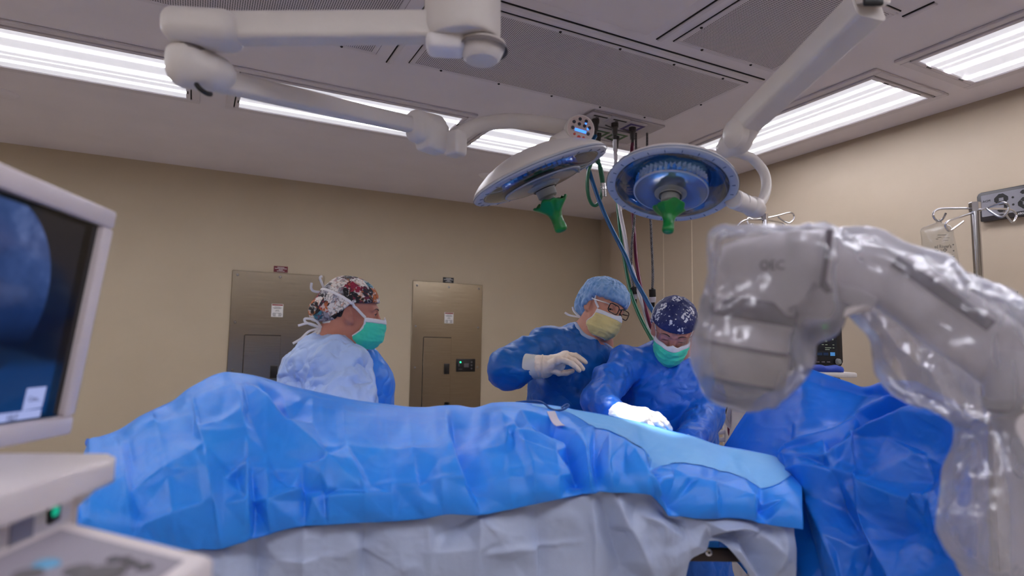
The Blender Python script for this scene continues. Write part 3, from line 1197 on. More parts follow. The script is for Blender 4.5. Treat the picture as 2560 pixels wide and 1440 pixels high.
blob('knuckle', knuckle, kc - .14, kc + .14, .0035, M['boom_white'], sl, 2)
q = at(1084, 323, 1.945) - RK[:, 1] * (-.0) 
rr_, dd_, ff_ = ray_frame(1084, 323)
bolt_n = -RK[:, 1] if np.dot(RK[:, 1], ff_) > 0 else RK[:, 1]
MB().lathe([(.0075, -.002), (.0095, .001), (.0085, .0015), (.0, .0012)], frame_z(bolt_n), at(1066, 322, 1.95) + bolt_n * .036 + la * .022, 20).build('bolt_cover', M['boom_white'], sl)
MB().lathe([(.0095, 0), (.0105, .0012), (.0095, .0014)], frame_z(bolt_n), at(1066, 322, 1.95) + bolt_n * .036 + la * .022, 20).build('bolt_ring', M['boom_gap'], sl)
yb = at(1139, 360, 1.97)
blob('yoke_block', lambda X, Y, Z: s_rbox(X, Y, Z, yb, (.026, .030, .040), .010, np.column_stack([unit(RK[:, 0] * (1, 1, 0)), RK[:, 1], (0, 0, 1)])), yb - .07, yb + .07, .0035,
     M['boom_white'], sl)
yk = spline([at(1135, 368, 1.97), at(1150, 338, 1.98), at(1190, 316, 2.0), at(1260, 303, 2.02), at(1340, 306, 2.03), at(1405, 318, 2.04), at(1440, 330, 2.04)], 40)
MB().tube(yk, np.linspace(.0235, .026, 40), 20, sx=0.8, up=C_FWD).build('yoke', M['boom_white'], sl)
# control panel
pc = at(1451, 322, 1.98)
rr_, dd_, ff_ = ray_frame(1451, 322)
pn = unit(-ff_ * .88 + rr_ * .28 - dd_ * .30)
RP = frame_z(pn, rr_)
if RP[:, 1] @ (-dd_) < 0:
    RP = frame_z(pn, -rr_)
RP = RP @ np.array([[math.cos(-.17), -math.sin(-.17), 0], [math.sin(-.17), math.cos(-.17), 0], [0, 0, 1]])
MB().lathe([(0, -.045), (.040, -.045), (.0465, -.035), (.0475, -.004), (.0465, .001), (.0435, .003), (.042, .001), (0, .001)], RP, pc, 48).build('control_housing', M['boom_white'], sl)
cp = MB().lathe([(0, .0022), (.0425, .0018)], RP, pc, 48).build('control_face', plain('control_face', (196, 178, 176), 0.4, noise_amt=0.02), sl)
M['button_dark'] = plain('navy_button', (18, 20, 40), 0.3, noise_amt=0)
M['button_red'] = plain('red_button', (196, 58, 44), 0.35, noise_amt=0)
M['led_blue'] = glow('blue_readout', (50, 110, 255), 1.6)
for (u, v) in ((-.0065, .031), (.0145, .0285), (-.0245, .0175), (-.0065, .014), (.0115, .0115), (.0285, .009), (-.0255, -.002), (.0275, -.011)):
    MB().lathe([(0, .0035), (.0052, .0034), (.0058, .002)], RP, pc + RP @ np.array([u, v, 0]), 18).build('button', M['button_dark'], sl)
for (u, v, s) in ((-.0165, -.0215, .0042), (-.001, -.0285, .0062), (.0145, -.0265, .0042)):
    MB().lathe([(0, .0035), (s * .9, .0034), (s, .002)], RP, pc + RP @ np.array([u, v, 0]), 18).build('red_button', M['button_red'], sl)
MB().box(pc + RP @ np.array([.001, -.0072, .0026]), (.038, .0085, .001), RP @ np.array([[math.cos(-.06), -math.sin(-.06), 0], [math.sin(-.06), math.cos(-.06), 0], [0, 0, 1]])).build('readout', M['led_blue'], sl)
for (u, v, s) in ((.0145, .0205, .0035), (.024, .0045, .0042)):
    MB().lathe([(0, .0034), (s, .0024)], RP, pc + RP @ np.array([u, v, 0]), 12).build('indicator', M['led_blue'], sl)
mb = MB()
for v in (.0235, .005, -.0135):
    mb.box(pc + RP @ np.array([0, v, .0022]), (.07 if abs(v) < .02 else .06, .0005, .0004), RP @ np.array([[math.cos(-.12), -math.sin(-.12), 0], [math.sin(-.12), math.cos(-.12), 0], [0, 0, 1]]))
mb.build('face_line', M['boom_gap'], sl)
# head
hcx = at(1348, 437, 2.02)
rr_, dd_, ff_ = ray_frame(1348, 437)
tilt = math.atan2(-135, 330)
maj = rr_ * math.cos(tilt) + dd_ * math.sin(tilt)
per = -rr_ * math.sin(tilt) + dd_ * math.cos(tilt)
ln = unit(per * math.cos(math.radians(10)) - ff_ * math.sin(math.radians(10)))
RL = lamp_head(sl, hcx, ln, maj, 178 * 2.02 / F_PX / .232, 5)
spd = bpy.data.lights.new('surgical_beam', 'SPOT')
spd.energy = 55
spd.spot_size = math.radians(15)
spd.spot_blend = .6
spd.shadow_soft_size = .06
spd.color = (1.0, .97, .93)
spo = bpy.data.objects.new('surgical_beam', spd)
COL.objects.link(spo)
spo.parent = sl
_p = hcx + ln * .22
spo.matrix_parent_inverse = Matrix.Identity(4)
spo.location = Vector(_p - ORG[sl.name])
spo.rotation_euler = Vector(at(1610, 1052, 1.90) - _p).to_track_quat('-Z', 'Y').to_euler()
nk = pc - pn * .03
beam(MB(), pc - pn * .045, hcx - ln * .055 + maj * .085, (.070, .060), (.12, .08), up=ln, rad=.45).build('head_neck', M['boom_white'], sl)

# ---- right lamp
sr = empty('surgical_light', POLE + (0, 0, -.2), 'right surgical lamp seen from below, on the diagonal arm, with green handle', 'surgical lamp')
U0 = POLE + (0, 0, -.36)
U1 = at(2190, -40, 1.42)
U1[2] = U0[2]
MB().cyl(U0 - (0, 0, .05), U0 + (0, 0, .06), 0.075, n=32, bevel=.01).build('hub', M['boom_white'], sr)
beam(MB(), U0, U1, (.07, .075), (.07, .075), rad=.25).build('upper_arm', M['boom_white'], sr)
blob('elbow_housing', lambda X, Y, Z: s_cap(X, Y, Z, U1 + (0, 0, -.02), U1 + (0, 0, .04), .058), U1 - .1, U1 + .12, .006, M['boom_white'], sr, 2)
V0, V1 = at(2170, 15, 1.45), at(1862, 312, 1.86)
beam(MB(), U1 - (0, 0, .03), V0, (.075, .085), (.07, .085), up=C_UP, rad=.3).build('elbow_joint', M['boom_white'], sr)
beam(MB(), V0, V1, (.088, .075), (.072, .066), up=(0, 0, 1), rad=.2).build('lower_arm', M['boom_white'], sr)
va = unit(V1 - V0)
MB().box(at(2183, 4, 1.40), (.045, .012, .02), np.column_stack([unit(C_RIGHT), C_FWD, C_UP]), bevel=.005).build('label_plate', M['black'], sr)
kk = at(1845, 338, 1.89)


def knuckle2(X, Y, Z):
    d = s_cap(X, Y, Z, at(1860, 318, 1.87), at(1842, 352, 1.90), .046, .044)
    d = smin(d, s_cap(X, Y, Z, at(1842, 350, 1.90), at(1815, 372, 1.92), .036, .030), .02)
    return d


blob('knuckle', knuckle2, kk - .13, kk + .13, .004, M['boom_white'], sr, 2)
rr_, dd_, ff_ = ray_frame(1822, 335)
MB().lathe([(0, .012), (.020, .010), (.036, .004), (.044, -.004), (.042, -.03)], frame_z(unit(-rr_ * .75 - ff_ * .62 - dd_ * .1)), at(1829, 334, 1.855), 36).build('knuckle_cap', M['boom_white'], sr)
yk = spline([at(1822, 375, 1.92), at(1850, 384, 1.95), at(1880, 396, 1.96), at(1908, 428, 1.95), at(1916, 465, 1.92), at(1906, 500, 1.88), at(1884, 521, 1.84)], 40)
MB().tube(yk, .0145, 18, sx=1.25, up=C_FWD).build('yoke', M['boom_white'], sr)
MB().cyl(at(1833, 497, 1.74), at(1876, 515, 1.80), .028, .026, 28, bevel=.004).cyl(at(1876, 515, 1.80), at(1893, 521, 1.82), .030, .030, 28, bevel=.006).build('pivot', M['boom_white'], sr)
mb = MB().cyl(at(1851, 504, 1.766), at(1852, 504.5, 1.768), .0283, n=28)
mb.build('pivot_gap', M['boom_gap'], sr)
blob('pivot_cap', lambda X, Y, Z: s_cap(X, Y, Z, at(1886, 517, 1.80), at(1891, 522, 1.81), .027), at(1888, 520, 1.8) - .06, at(1888, 520, 1.8) + .06, .004, M['boom_white'], sr)
hc2 = at(1678, 462, 1.75)
rr_, dd_, ff_ = ray_frame(1678, 462)
tilt = math.radians(4)
maj = rr_ * math.cos(tilt) + dd_ * math.sin(tilt)
per = -rr_ * math.sin(tilt) + dd_ * math.cos(tilt)
ln2 = unit(per * math.cos(math.radians(35)) - ff_ * math.sin(math.radians(35)))
lamp_head(sr, hc2, ln2, maj, 160 * 1.75 / F_PX / .232, 9)
# ------------------------------------------------------------------ people
_az = math.atan2(C_FWD[0], C_FWD[1])
WB = np.column_stack([(math.cos(_az), -math.sin(_az), 0), (math.sin(_az), math.cos(_az), 0), (0, 0, 1)])


def head_rot(yaw, pit, rol):
    """yaw 0 faces the camera; columns: subject's right, forward, up"""
    yaw, pit, rol = (math.radians(a) for a in (yaw, pit, rol))
    cy, sy, cp, sp, cr, sr = math.cos(yaw), math.sin(yaw), math.cos(pit), math.sin(pit), math.cos(rol), math.sin(rol)
    Rz = np.array([[cy, -sy, 0], [sy, cy, 0], [0, 0, 1]])
    Rx = np.array([[1, 0, 0], [0, cp, -sp], [0, sp, cp]])
    Ry = np.array([[cr, 0, sr], [0, 1, 0], [-sr, 0, cr]])
    return WB @ np.diag([-1., -1, 1]) @ Rz @ Rx @ Ry


def head_fn(X, Y, Z, fem=True, lid=0.0):
    A = np.abs(X)
    d = s_ell(X, Y, Z, (0, -.012, .030), (.0755, .099, .088))
    d = smin(d, s_ell(A, Y, Z, (0, .028, -.030), (.060, .066, .085)), .03)
    d = smin(d, s_ell(A, Y, Z, (0, .030, -.078), (.048 if fem else .053, .052, .040)), .025)
    d = smin(d, s_sph(A, Y, Z, (0, .070, -.102), .017), .02)
    d = smin(d, s_cap(A, Y, Z, (.058, -.005, -.035), (.040, .030, -.088), .016), .02)      # jaw corner
    d = smin(d, s_sph(A, Y, Z, (.036, .060, -.032), .026), .02)                             # cheek
    d = smin(d, s_cap(A, Y, Z, (.012, .088, .020), (.044, .074, .018), .009), .014)         # brow
    d = smax(d, -s_sph(A, Y, Z, (.033, .104, -.001), .014), .012)                           # socket
    d = smin(d, s_sph(A, Y, Z, (.032, .0765, -.001), .0148), .005)                          # lids
    d = smax(d, -s_ell(A, Y, Z, (.032, .0915, -.001 - .0062 * lid), (.0135, .010, .0042 - .0020 * lid)), .0015)
    d = smin(d, s_cap(A, Y, Z, (0, .090, .008), (0, .110, -.034), .0075, .0115), .010)      # nose
    d = smin(d, s_sph(A, Y, Z, (.0125, .100, -.040), .0085), .006)
    d = smin(d, s_ell(A, Y, Z, (0, .090, -.062), (.024, .010, .0055)), .006)                # lips
    d = smin(d, s_ell(A, Y, Z, (0, .088, -.072), (.021, .010, .0060)), .006)
    # ear
    c, s = math.cos(.25), math.sin(.25)
    y, z = (Y + .012) * c + (Z + .012) * s, -(Y + .012) * s + (Z + .012) * c
    e = s_ell(A, y, z, (.078, 0, 0), (.011, .020, .033))
    e = smax(e, -s_ell(A, y, z, (.090, .003, .002), (.009, .011, .020)), .005)
    e = smin(e, s_ell(A, y, z, (.078, .010, -.004), (.008, .006, .009)), .005)
    e = smin(e, s_sph(A, y, z, (.075, .008, -.027), .009), .006)
    return smin(d, e, .007)


def loc_grid(lo, hi, res):
    return [np.arange(lo[k], hi[k] + res, res) for k in range(3)]


def to_world(V, R, C):
    return V @ R.T + C


def local_blob(name, fn, lo, hi, res, mat, parent, R, C, it=1, smooth=70, disp=None):
    V, F = sdf_mesh(fn, *loc_grid(lo, hi, res))
    V = smooth_verts(V, F, it)
    if disp is not None:
        V = V + vert_normals(V, F) * disp(V)[:, None]
    return mesh_obj(name, to_world(V, R, C), F, mat, parent, smooth)


def project(fn, P, off, it=6):
    P = np.asarray(P, float).copy()
    h = 1e-3
    for _ in range(it):
        d = fn(P[:, 0], P[:, 1], P[:, 2])
        g = np.stack([fn(*(P + np.eye(3)[k] * h).T) - fn(*(P - np.eye(3)[k] * h).T) for k in range(3)], 1) / (2 * h)
        g /= np.maximum(np.linalg.norm(g, axis=1, keepdims=True), 1e-6)
        P -= g * (d - off)[:, None]
    return P


def interp(x, pts):
    xs, ys = zip(*sorted(pts))
    return np.interp(x, xs, ys)


def axis_fine(lo, hi, a, b, fine, coarse):
    """grid coordinates from lo to hi, fine between a and b"""
    return np.unique(np.round(np.concatenate([np.arange(lo, a, coarse), np.arange(a, b, fine), np.arange(b, hi + coarse, coarse)]), 5))


LAST = {}


def body_mesh(label, group_fn, R, C, parts, mat, fem, lid=0.0):
    """one continuous skin surface: head, neck, trunk, limbs (parts: world capsules (a, b, ra, rb, k))"""
    hs = np.linalg.norm(R[:, 0])
    Rt = R.T / hs ** 2
    LAST['parts'] = parts
    allp = np.array([q for p in parts for q in p[:2]])
    lo, hi = np.minimum(allp.min(0) - .1, C - .16), np.maximum(allp.max(0) + .1, C + .16)
    lo[2] = -.01

    def fn(X, Y, Z):
        x, y, z = X - C[0], Y - C[1], Z - C[2]
        d = head_fn(Rt[0, 0] * x + Rt[0, 1] * y + Rt[0, 2] * z, Rt[1, 0] * x + Rt[1, 1] * y + Rt[1, 2] * z,
                    Rt[2, 0] * x + Rt[2, 1] * y + Rt[2, 2] * z, fem, lid) * hs
        for a, b, ra, rb, k in parts:
            d = smin(d, s_cap(X, Y, Z, a, b, ra, rb), k)
        return d

    ax = [axis_fine(lo[k], hi[k], C[k] - .155, C[k] + .155, .0026, .022) for k in range(3)]
    V, F = sdf_mesh(fn, *ax)
    o = mesh_obj('person', V, F, mat, None, 80)
    return tag(o, label, 'person')


def face_parts(p, R, C, iris, brow, lid=0.0):
    gz = frame_z((0, math.cos(.55 * lid), -math.sin(.55 * lid)))
    for s in (1, -1):
        e = MB().lathe([(0, -.012), (.007, -.0095), (.0112, -.004), (.0118, 0), (.0112, .004), (.0092, .0074), (.0062, .01005)], gz, (.032 * s, .0775, -.001), 24)
        ball = mesh_obj('eye', to_world(np.vstack(e.v), R, C), e.f, M['eye_white'], p)
        e = MB().lathe([(.0062, .0100), (.0056, .0107), (.003, .0117), (0, .0120)], gz, (.032 * s, .0775, -.001), 20)
        mesh_obj('iris', to_world(np.vstack(e.v), R, C), e.f, iris, ball)
        q = np.array([(.016, .098, .0165), (.026, .096, .0215), (.037, .089, .0215), (.048, .076, .0165)]) * (s, 1, 1)
        q = project(lambda a, b, c: head_fn(a, b, c), spline(q, 14), .0005)
        e = MB().tube(q, [.001] + [.0019] * 8 + [.0017, .0015, .0012, .0008, .0005], 8)
        mesh_obj('eyebrow', to_world(np.vstack(e.v), R, C), e.f, brow, p)
        q = np.array([(.0195, .0885, .0005), (.026, .0925, .0035), (.034, .0922, .0038), (.0455, .0845, -.001)]) * (s, 1, 1) - (0, 0, .0072 * lid)
        e = MB().tube(spline(q, 12), .0009, 6)
        mesh_obj('eyelash', to_world(np.vstack(e.v), R, C), e.f, M['hair'], p)


def mask_hull(X, Y, Z):
    A = np.abs(X)
    d = head_fn(X, Y, Z) - .0035
    d = smin(d, s_ell(A, Y, Z, (0, .058, -.068), (.056, .062, .062)), .03)
    d = smin(d, s_cap(A, Y, Z, (0, .098, -.020), (0, .096, -.080), .024, .026), .03)
    return d


def mask_side(Z):
    return interp(Z, [(-.14, .004), (-.088, .010), (-.062, .040), (-.04, .050), (0, .052)])


def mask(p, R, C, mat, band, edge, bottom=-.128, top=-.014):
    lo, hi = (-.09, -.02, -.14), (.09, .145, .01)

    def pleat(Z):
        return .0016 * np.abs(np.sin((Z + .02) * math.pi / .026))

    def fn(X, Y, Z):
        d = np.abs(mask_hull(X, Y, Z) + pleat(Z) + .001) - .0034
        d = smax(d, np.maximum(np.maximum(Z - (top - .017), bottom - Z), mask_side(Z) - Y), .002)
        return d

    def fb(X, Y, Z):
        d = np.abs(mask_hull(X, Y, Z)) - .0024
        return smax(d, np.maximum(np.maximum(Z - top - .010 * np.clip(1 - np.abs(X) / .02, 0, 1), top - .019 - Z), mask_side(Z) - Y), .002)

    def fe(X, Y, Z):
        d = np.abs(mask_hull(X, Y, Z)) - .0030
        s = Y - mask_side(Z)
        d1 = smax(d, np.maximum(np.abs(s - .003) - .0045, np.maximum(Z - top, bottom - Z)), .001)
        d2 = smax(d, np.maximum(np.abs(Z - bottom) - .003, mask_side(Z) - Y), .001)
        return np.minimum(d1, d2)

    cr = lambda V: .0016 * ridged(V * 38 + 3) + .0012 * ridged(V * (20, 20, 70))
    m = local_blob('face_mask', fn, lo, hi, .0028, mat, p, R, C, 1, 60, cr)
    tag(m, None)
    local_blob('nose_band', fb, lo, hi, .0028, band, m, R, C, 1)
    local_blob('mask_edge', fe, lo, hi, .0028, edge, m, R, C, 1)
    return m


def strap(p, R, C, fn, pts, mat, rad=.0045, off=.003, name='mask_strap', free=False, n=26):
    q = spline(pts, n)
    if not free:
        q = project(fn, q, off)
    e = MB().tube(q, rad, 8, sx=.42, up=(np.sign(q[:, 0].mean()) or 1, 0, .2))
    return mesh_obj(name, to_world(np.vstack(e.v), R, C), e.f, mat, p)


def gown_mesh(name, caps, cut, res, mat, parent, lo, hi, k=.05, amp=.006, seed=0, extra=None, freq=7, zfine=0.9, collar=None):
    lo, hi = np.asarray(lo, float), np.asarray(hi, float)

    def fn(X, Y, Z, base_only=False):
        d = None
        for a, b, ra, rb, *kk in caps:
            q = s_cap(X, Y, Z, a, b, ra, rb)
            d = q if d is None else smin(d, q, kk[0] if kk else k)
        if extra is not None:
            d = extra(X, Y, Z, d)
        if base_only:
            return d
        for a, b, r, kk in cut:
            d = smax(d, -s_cap(X, Y, Z, a, b, r), kk)
        return d

    zs = np.concatenate([np.arange(lo[2], zfine, .03), np.arange(zfine, hi[2], res)])
    V, F = sdf_mesh(fn, np.arange(lo[0], hi[0], res), np.arange(lo[1], hi[1], res), zs)
    V = smooth_verts(V, F, 2)
    V0 = V
    N = vert_normals(V, F)
    w = np.stack([noise3(V * 5 + s) for s in (1.3 + seed, 7.1 + seed, 13.7 + seed)], 1) * .12
    Q = V + w
    S_ = np.array([1.0, 1.0, .42])
    dsp = amp * (ridged(Q * freq * S_ + seed) * .9 + .5 * ridged(Q[:, [2, 0, 1]] * freq * 1.7 * S_ + 5 + seed) + .26 * ridged(Q * freq * 3.0 + 9) + .16 * ridged(Q[:, [1, 2, 0]] * freq * 5.5 + 2))
    V = V + N * (dsp - amp * .6)[:, None]
    o = mesh_obj(name, V, F, mat, parent, 60)
    if collar is not None:
        # neck binding where the gown meets the neck
        a, b, ra_, rb_, collar = collar
        db = None
        for pa, pb, p0, p1, kk in LAST['parts']:
            q = s_cap(V[:, 0], V[:, 1], V[:, 2], pa, pb, p0, p1)
            db = q if db is None else smin(db, q, kk)
        m = (np.abs(db) < .008) & (np.linalg.norm(V - np.asarray(b), axis=1) < .15)
        Fz = frame_z(unit(np.asarray(a) - np.asarray(b)), WB[:, 0])
        q = V[m] - np.asarray(b)
        m &= (V - np.asarray(b)) @ Fz[:, 2] > -.06
        q = V[m] - np.asarray(b)
        an = np.arctan2(q @ Fz[:, 1], q @ Fz[:, 0])
        nb_ = 30
        ring = []
        for k in range(nb_):
            sel = np.abs((an - (-math.pi + 2 * math.pi * (k + .5) / nb_) + math.pi) % (2 * math.pi) - math.pi) < .24
            if sel.any():
                ring.append(V[m][sel].mean(0))
        if len(ring) > 8:
            ring = np.array(ring)
            for _ in range(3):
                ring = .5 * ring + .25 * (np.roll(ring, 1, 0) + np.roll(ring, -1, 0))
            ring = np.vstack([spline(np.vstack([ring, ring[:1]]), 90)[:-1]])
            MB().tube(ring, .0080, 10, closed=True).build('collar', collar, o)
    return o


def glove(name, palm, fingers, res, mat, parent, cuff=None):
    """palm: list of capsules; fingers: list of (points, r0, r1)"""
    segs = list(palm)
    for pts, r0, r1 in fingers:
        pts = [np.asarray(q, float) for q in pts]
        for i in range(len(pts) - 1):
            a, b = r0 + (r1 - r0) * i / (len(pts) - 1), r0 + (r1 - r0) * (i + 1) / (len(pts) - 1)
            segs.append((pts[i], pts[i + 1], a, b, .003))
    P = np.array([q for s in segs for q in s[:2]])
    lo, hi = P.min(0) - .05, P.max(0) + .05

    def fn(X, Y, Z):
        d = None
        for a, b, ra, rb, kk in segs:
            q = s_cap(X, Y, Z, a, b, ra, rb)
            d = q if d is None else smin(d, q, kk)
        return d

    V, F = sdf_mesh(fn, *[np.arange(lo[k], hi[k], res) for k in range(3)])
    V = smooth_verts(V, F, 1)
    V = V + vert_normals(V, F) * (.0012 * ridged(V * (60, 60, 60)))[:, None]
    return mesh_obj(name, V, F, mat, parent, 70)


# ---- materials of the people
def skin(name, col):
    t = NT(name)
    c = np.array(lin(*col)[:3])
    f = t.noise(14, 4)
    t.set(col=t.ramp(f, [(.3, tuple(c * (.86, .78, .76))), (.7, tuple(np.minimum(c * 1.06, 1)))]), rough=.5, sss=.08)
    t.b.inputs['Subsurface Radius'].default_value = (.012, .005, .003)
    t.bump(t.noise(420, 2), .1, .0008)
    return t.m


def cloth(name, col, rough=.62, var=.10, sheen=.05, bump=.25, crease=0):
    t = NT(name)
    c = np.array(lin(*col)[:3])
    f = t.noise(9, 5)
    t.set(col=t.ramp(f, [(.3, tuple(c * (1 - var))), (.7, tuple(np.minimum(c * (1 + var), 1)))]), rough=rough, sheen=sheen)
    if crease:
        # creases left by folding: ridges of warped noise at two scales
        w_ = t.n('ShaderNodeTexNoise', i_Scale=5, i_Detail=2)
        t.l(t.coord(), w_.inputs['Vector'])
        mv_ = t.n('ShaderNodeVectorMath', operation='MULTIPLY_ADD')
        t.l(w_.outputs['Color'], mv_.inputs[0])
        mv_.inputs[1].default_value = (.10, .10, .10)
        t.l(t.coord(), mv_.inputs[2])
        a_ = t.math('ABSOLUTE', t.math('SUBTRACT', t.noise(7, 1, .5, mv_.outputs[0]), .5))
        b_ = t.math('ABSOLUTE', t.math('SUBTRACT', t.noise(17, 1, .5, mv_.outputs[0]), .5))
        t.bump(t.math('ADD', a_, t.math('MULTIPLY', b_, .4)), crease, .12)
    else:
        t.bump(t.noise(75, 5, .65), bump, .004)
    return t.m


M['eye_white'] = plain('eye_white', (214, 206, 200), .25, noise_amt=0)
M['iris_brown'] = plain('iris_brown', (44, 28, 20), .15, noise_amt=0)
M['hair'] = plain('dark_hair', (28, 20, 18), .45, noise_amt=.3, scale=60)
M['brow_grey'] = plain('grey_brow', (120, 96, 84), .7)
M['mask_teal'] = cloth('teal_mask', (64, 214, 178), .7, .05, .1, .12)
M['mask_yellow'] = cloth('yellow_mask', (224, 204, 136), .7, .05, .1, .15)
M['mask_white'] = cloth('white_mask_band', (226, 224, 226), .75, .03, .1, .1)
M['gown_pale'] = cloth('pale_blue_gown', (178, 204, 250), .42, .04, crease=.8)
M['gown_mid'] = cloth('mid_blue_gown', (60, 140, 240), .42, .05, crease=.4)
M['gown_navy'] = cloth('navy_gown', (2, 98, 206), .46, .06, crease=.35)
M['gown_deep'] = cloth('deep_navy_gown', (0, 92, 172), .46, .06, crease=.3)
M['cuff'] = cloth('knit_cuff', (196, 194, 190), .8, .05)
M['glove'] = plain('latex_glove', (226, 206, 186), .42, noise_amt=.03, bump=.1)
M['glove_white'] = plain('white_glove', (232, 228, 222), .42, noise_amt=.03, bump=.1)
M['gown_collar'] = cloth('gown_collar', (176, 190, 216), .7, .05)
t = NT('clear_lens')
_tr = t.n('ShaderNodeBsdfTransparent')
_tr.inputs[0].default_value = (.985, .97, .975, 1)
_gl = t.n('ShaderNodeBsdfGlossy')
_gl.inputs['Roughness'].default_value = .05
_lw = t.n('ShaderNodeLayerWeight')
_lw.inputs[0].default_value = .2
_mx = t.n('ShaderNodeMixShader')
t.l(t.math('MULTIPLY_ADD', _lw.outputs['Fresnel'], .45, .02, True), _mx.inputs[0])
t.l(_tr.outputs[0], _mx.inputs[1])
t.l(_gl.outputs[0], _mx.inputs[2])
t.l(_mx.outputs[0], t.out.inputs[0])
M['clear_lens'] = t.m
# patterned cap: a patchwork of cats' fur colours
t = NT('patterned_cap')
co = t.coord()
nz = t.n('ShaderNodeTexNoise', i_Scale=42, i_Detail=2)
t.l(co, nz.inputs['Vector'])
mv = t.n('ShaderNodeVectorMath', operation='MULTIPLY_ADD')
t.l(nz.outputs['Color'], mv.inputs[0])
mv.inputs[1].default_value = (.022, .022, .022)
t.l(co, mv.inputs[2])
vo = t.n('ShaderNodeTexVoronoi', i_Scale=27)
t.l(mv.outputs[0], vo.inputs['Vector'])
sc = t.n('ShaderNodeSeparateColor')
t.l(vo.outputs['Color'], sc.inputs[0])
pal = t.ramp(sc.outputs[0], [(0, lin(226, 220, 214)), (.22, lin(20, 18, 22)), (.38, lin(150, 148, 156)), (.48, lin(222, 216, 212)), (.66, lin(150, 30, 60)),
                             (.72, lin(190, 104, 52)), (.84, lin(36, 34, 44)), (.93, lin(60, 120, 140))], 'CONSTANT')
vo2 = t.n('ShaderNodeTexVoronoi', i_Scale=95)
t.l(mv.outputs[0], vo2.inputs['Vector'])
fur = t.math('GREATER_THAN', vo2.outputs['Distance'], .52)
s2 = t.n('ShaderNodeSeparateColor')
t.l(vo2.outputs['Color'], s2.inputs[0])
pal2 = t.ramp(s2.outputs[1], [(0, lin(30, 26, 30)), (.45, lin(196, 120, 66)), (.6, lin(228, 224, 220)), (.85, lin(140, 40, 70))], 'CONSTANT')
t.set(col=t.mix(t.math('MULTIPLY', fur, .6), pal, pal2), rough=.75)
t.bump(t.noise(60, 4), .2, .003)
M['cap_cats'] = t.m
# navy cap with white flowers
t = NT('floral_cap')
co = t.coord()
nz = t.n('ShaderNodeTexNoise', i_Scale=90, i_Detail=3)
t.l(co, nz.inputs['Vector'])
mv = t.n('ShaderNodeVectorMath', operation='MULTIPLY_ADD')
t.l(nz.outputs['Color'], mv.inputs[0])
mv.inputs[1].default_value = (.016, .016, .016)
t.l(co, mv.inputs[2])
vo = t.n('ShaderNodeTexVoronoi', i_Scale=24, i_Randomness=1.0)
t.l(mv.outputs[0], vo.inputs['Vector'])
v3 = t.n('ShaderNodeTexVoronoi', i_Scale=95)
t.l(mv.outputs[0], v3.inputs['Vector'])
flower = t.math('LESS_THAN', t.math('MULTIPLY_ADD', v3.outputs['Distance'], .38, vo.outputs['Distance']), .60)
petal = t.math('LESS_THAN', v3.outputs['Distance'], .52)
sprig = t.math('LESS_THAN', t.math('ADD', v3.outputs['Distance'], t.math('MULTIPLY', t.noise(30, 2), .9)), .58)
w = t.math('MAXIMUM', t.math('MULTIPLY', flower, petal), t.math('MULTIPLY', sprig, .7))
t.set(col=t.mix(w, lin(18, 32, 92), lin(206, 208, 220)), rough=.6)
t.bump(t.noise(55, 4), .25, .004)
M['cap_floral'] = t.m
# thin blue bouffant fabric: some light comes through
t = NT('bouffant_fabric')
f = t.noise(46, 4)
t.set(col=t.ramp(f, [(.35, lin(112, 164, 222)), (.7, lin(164, 200, 240))]), rough=.6, sheen=.3)
trl = t.n('ShaderNodeBsdfTransparent')
trl.inputs[0].default_value = lin(170, 205, 245)
lw = t.n('ShaderNodeLayerWeight')
lw.inputs[0].default_value = .5
mx = t.n('ShaderNodeMixShader')
t.l(t.math('MULTIPLY_ADD', lw.outputs['Facing'], .22, .74, True), mx.inputs[0])
t.l(trl.outputs[0], mx.inputs[1])
t.l(t.b.outputs[0], mx.inputs[2])
t.l(mx.outputs[0], t.out.inputs[0])
M['bouffant'] = t.m
M['glasses_black'] = plain('black_acetate', (20, 19, 22), .25, noise_amt=0)
M['temple_silver'] = plain('silver_temple', (186, 182, 180), .3, .6, noise_amt=0)


def floor_legs(hip, dx=.09):
    rt = WB[:, 0]
    out = []
    for s in (-1, 1):
        h = np.array(hip) + rt * dx * s
        kn = np.array([h[0], h[1], h[2] * .54])
        an = np.array([h[0], h[1], .075])
        out += [(h, kn, .08, .055, .03), (kn, an, .055, .036, .02), (an - (0, 0, .035), an - (0, 0, .035) - WB[:, 1] * .13, .036, .028, .02)]
    return out


# ================================================================= nurse in the patterned cap (left)
RA = head_rot(104, -5, 0.5) * .89
CA = at(878, 781, 2.05)
skA = skin('skin_nurse', (190, 128, 108))
nb = at(846, 872, 2.07)
hipA = at(840, 1330, 2.10)
shR, shL = at(842, 925, 1.90), at(850, 915, 2.26)
elR, wrR = at(850, 1120, 1.86), at(960, 1165, 1.90)
elL, wrL = at(930, 1110, 2.2), at(1010, 1150, 2.1)
neckA = (to_world(np.array([[0, -.022, -.06]]), RA, CA)[0], nb)
pA = body_mesh('woman in a colourful patterned cap, teal mask and pale blue gown, in profile', None, RA, CA,
               [(neckA[0], neckA[1], .060, .066, .02), (nb, at(835, 1010, 2.09), .09, .13, .05), (at(835, 1010, 2.09), hipA, .13, .13, .05),
                (at(845, 925, 1.97), shL, .05, .05, .05), (at(848, 940, 1.95), elR, .040, .036, .03), (elR, wrR, .036, .028, .02), (shL, elL, .048, .04, .03), (elL, wrL, .04, .028, .02)]
               + floor_legs(hipA), skA, True)
face_parts(pA, RA, CA, M['iris_brown'], M['hair'])
fcut = [(neckA[0] + (0, 0, .02), nb + (nb - neckA[0]) * .10, .064, .012)]
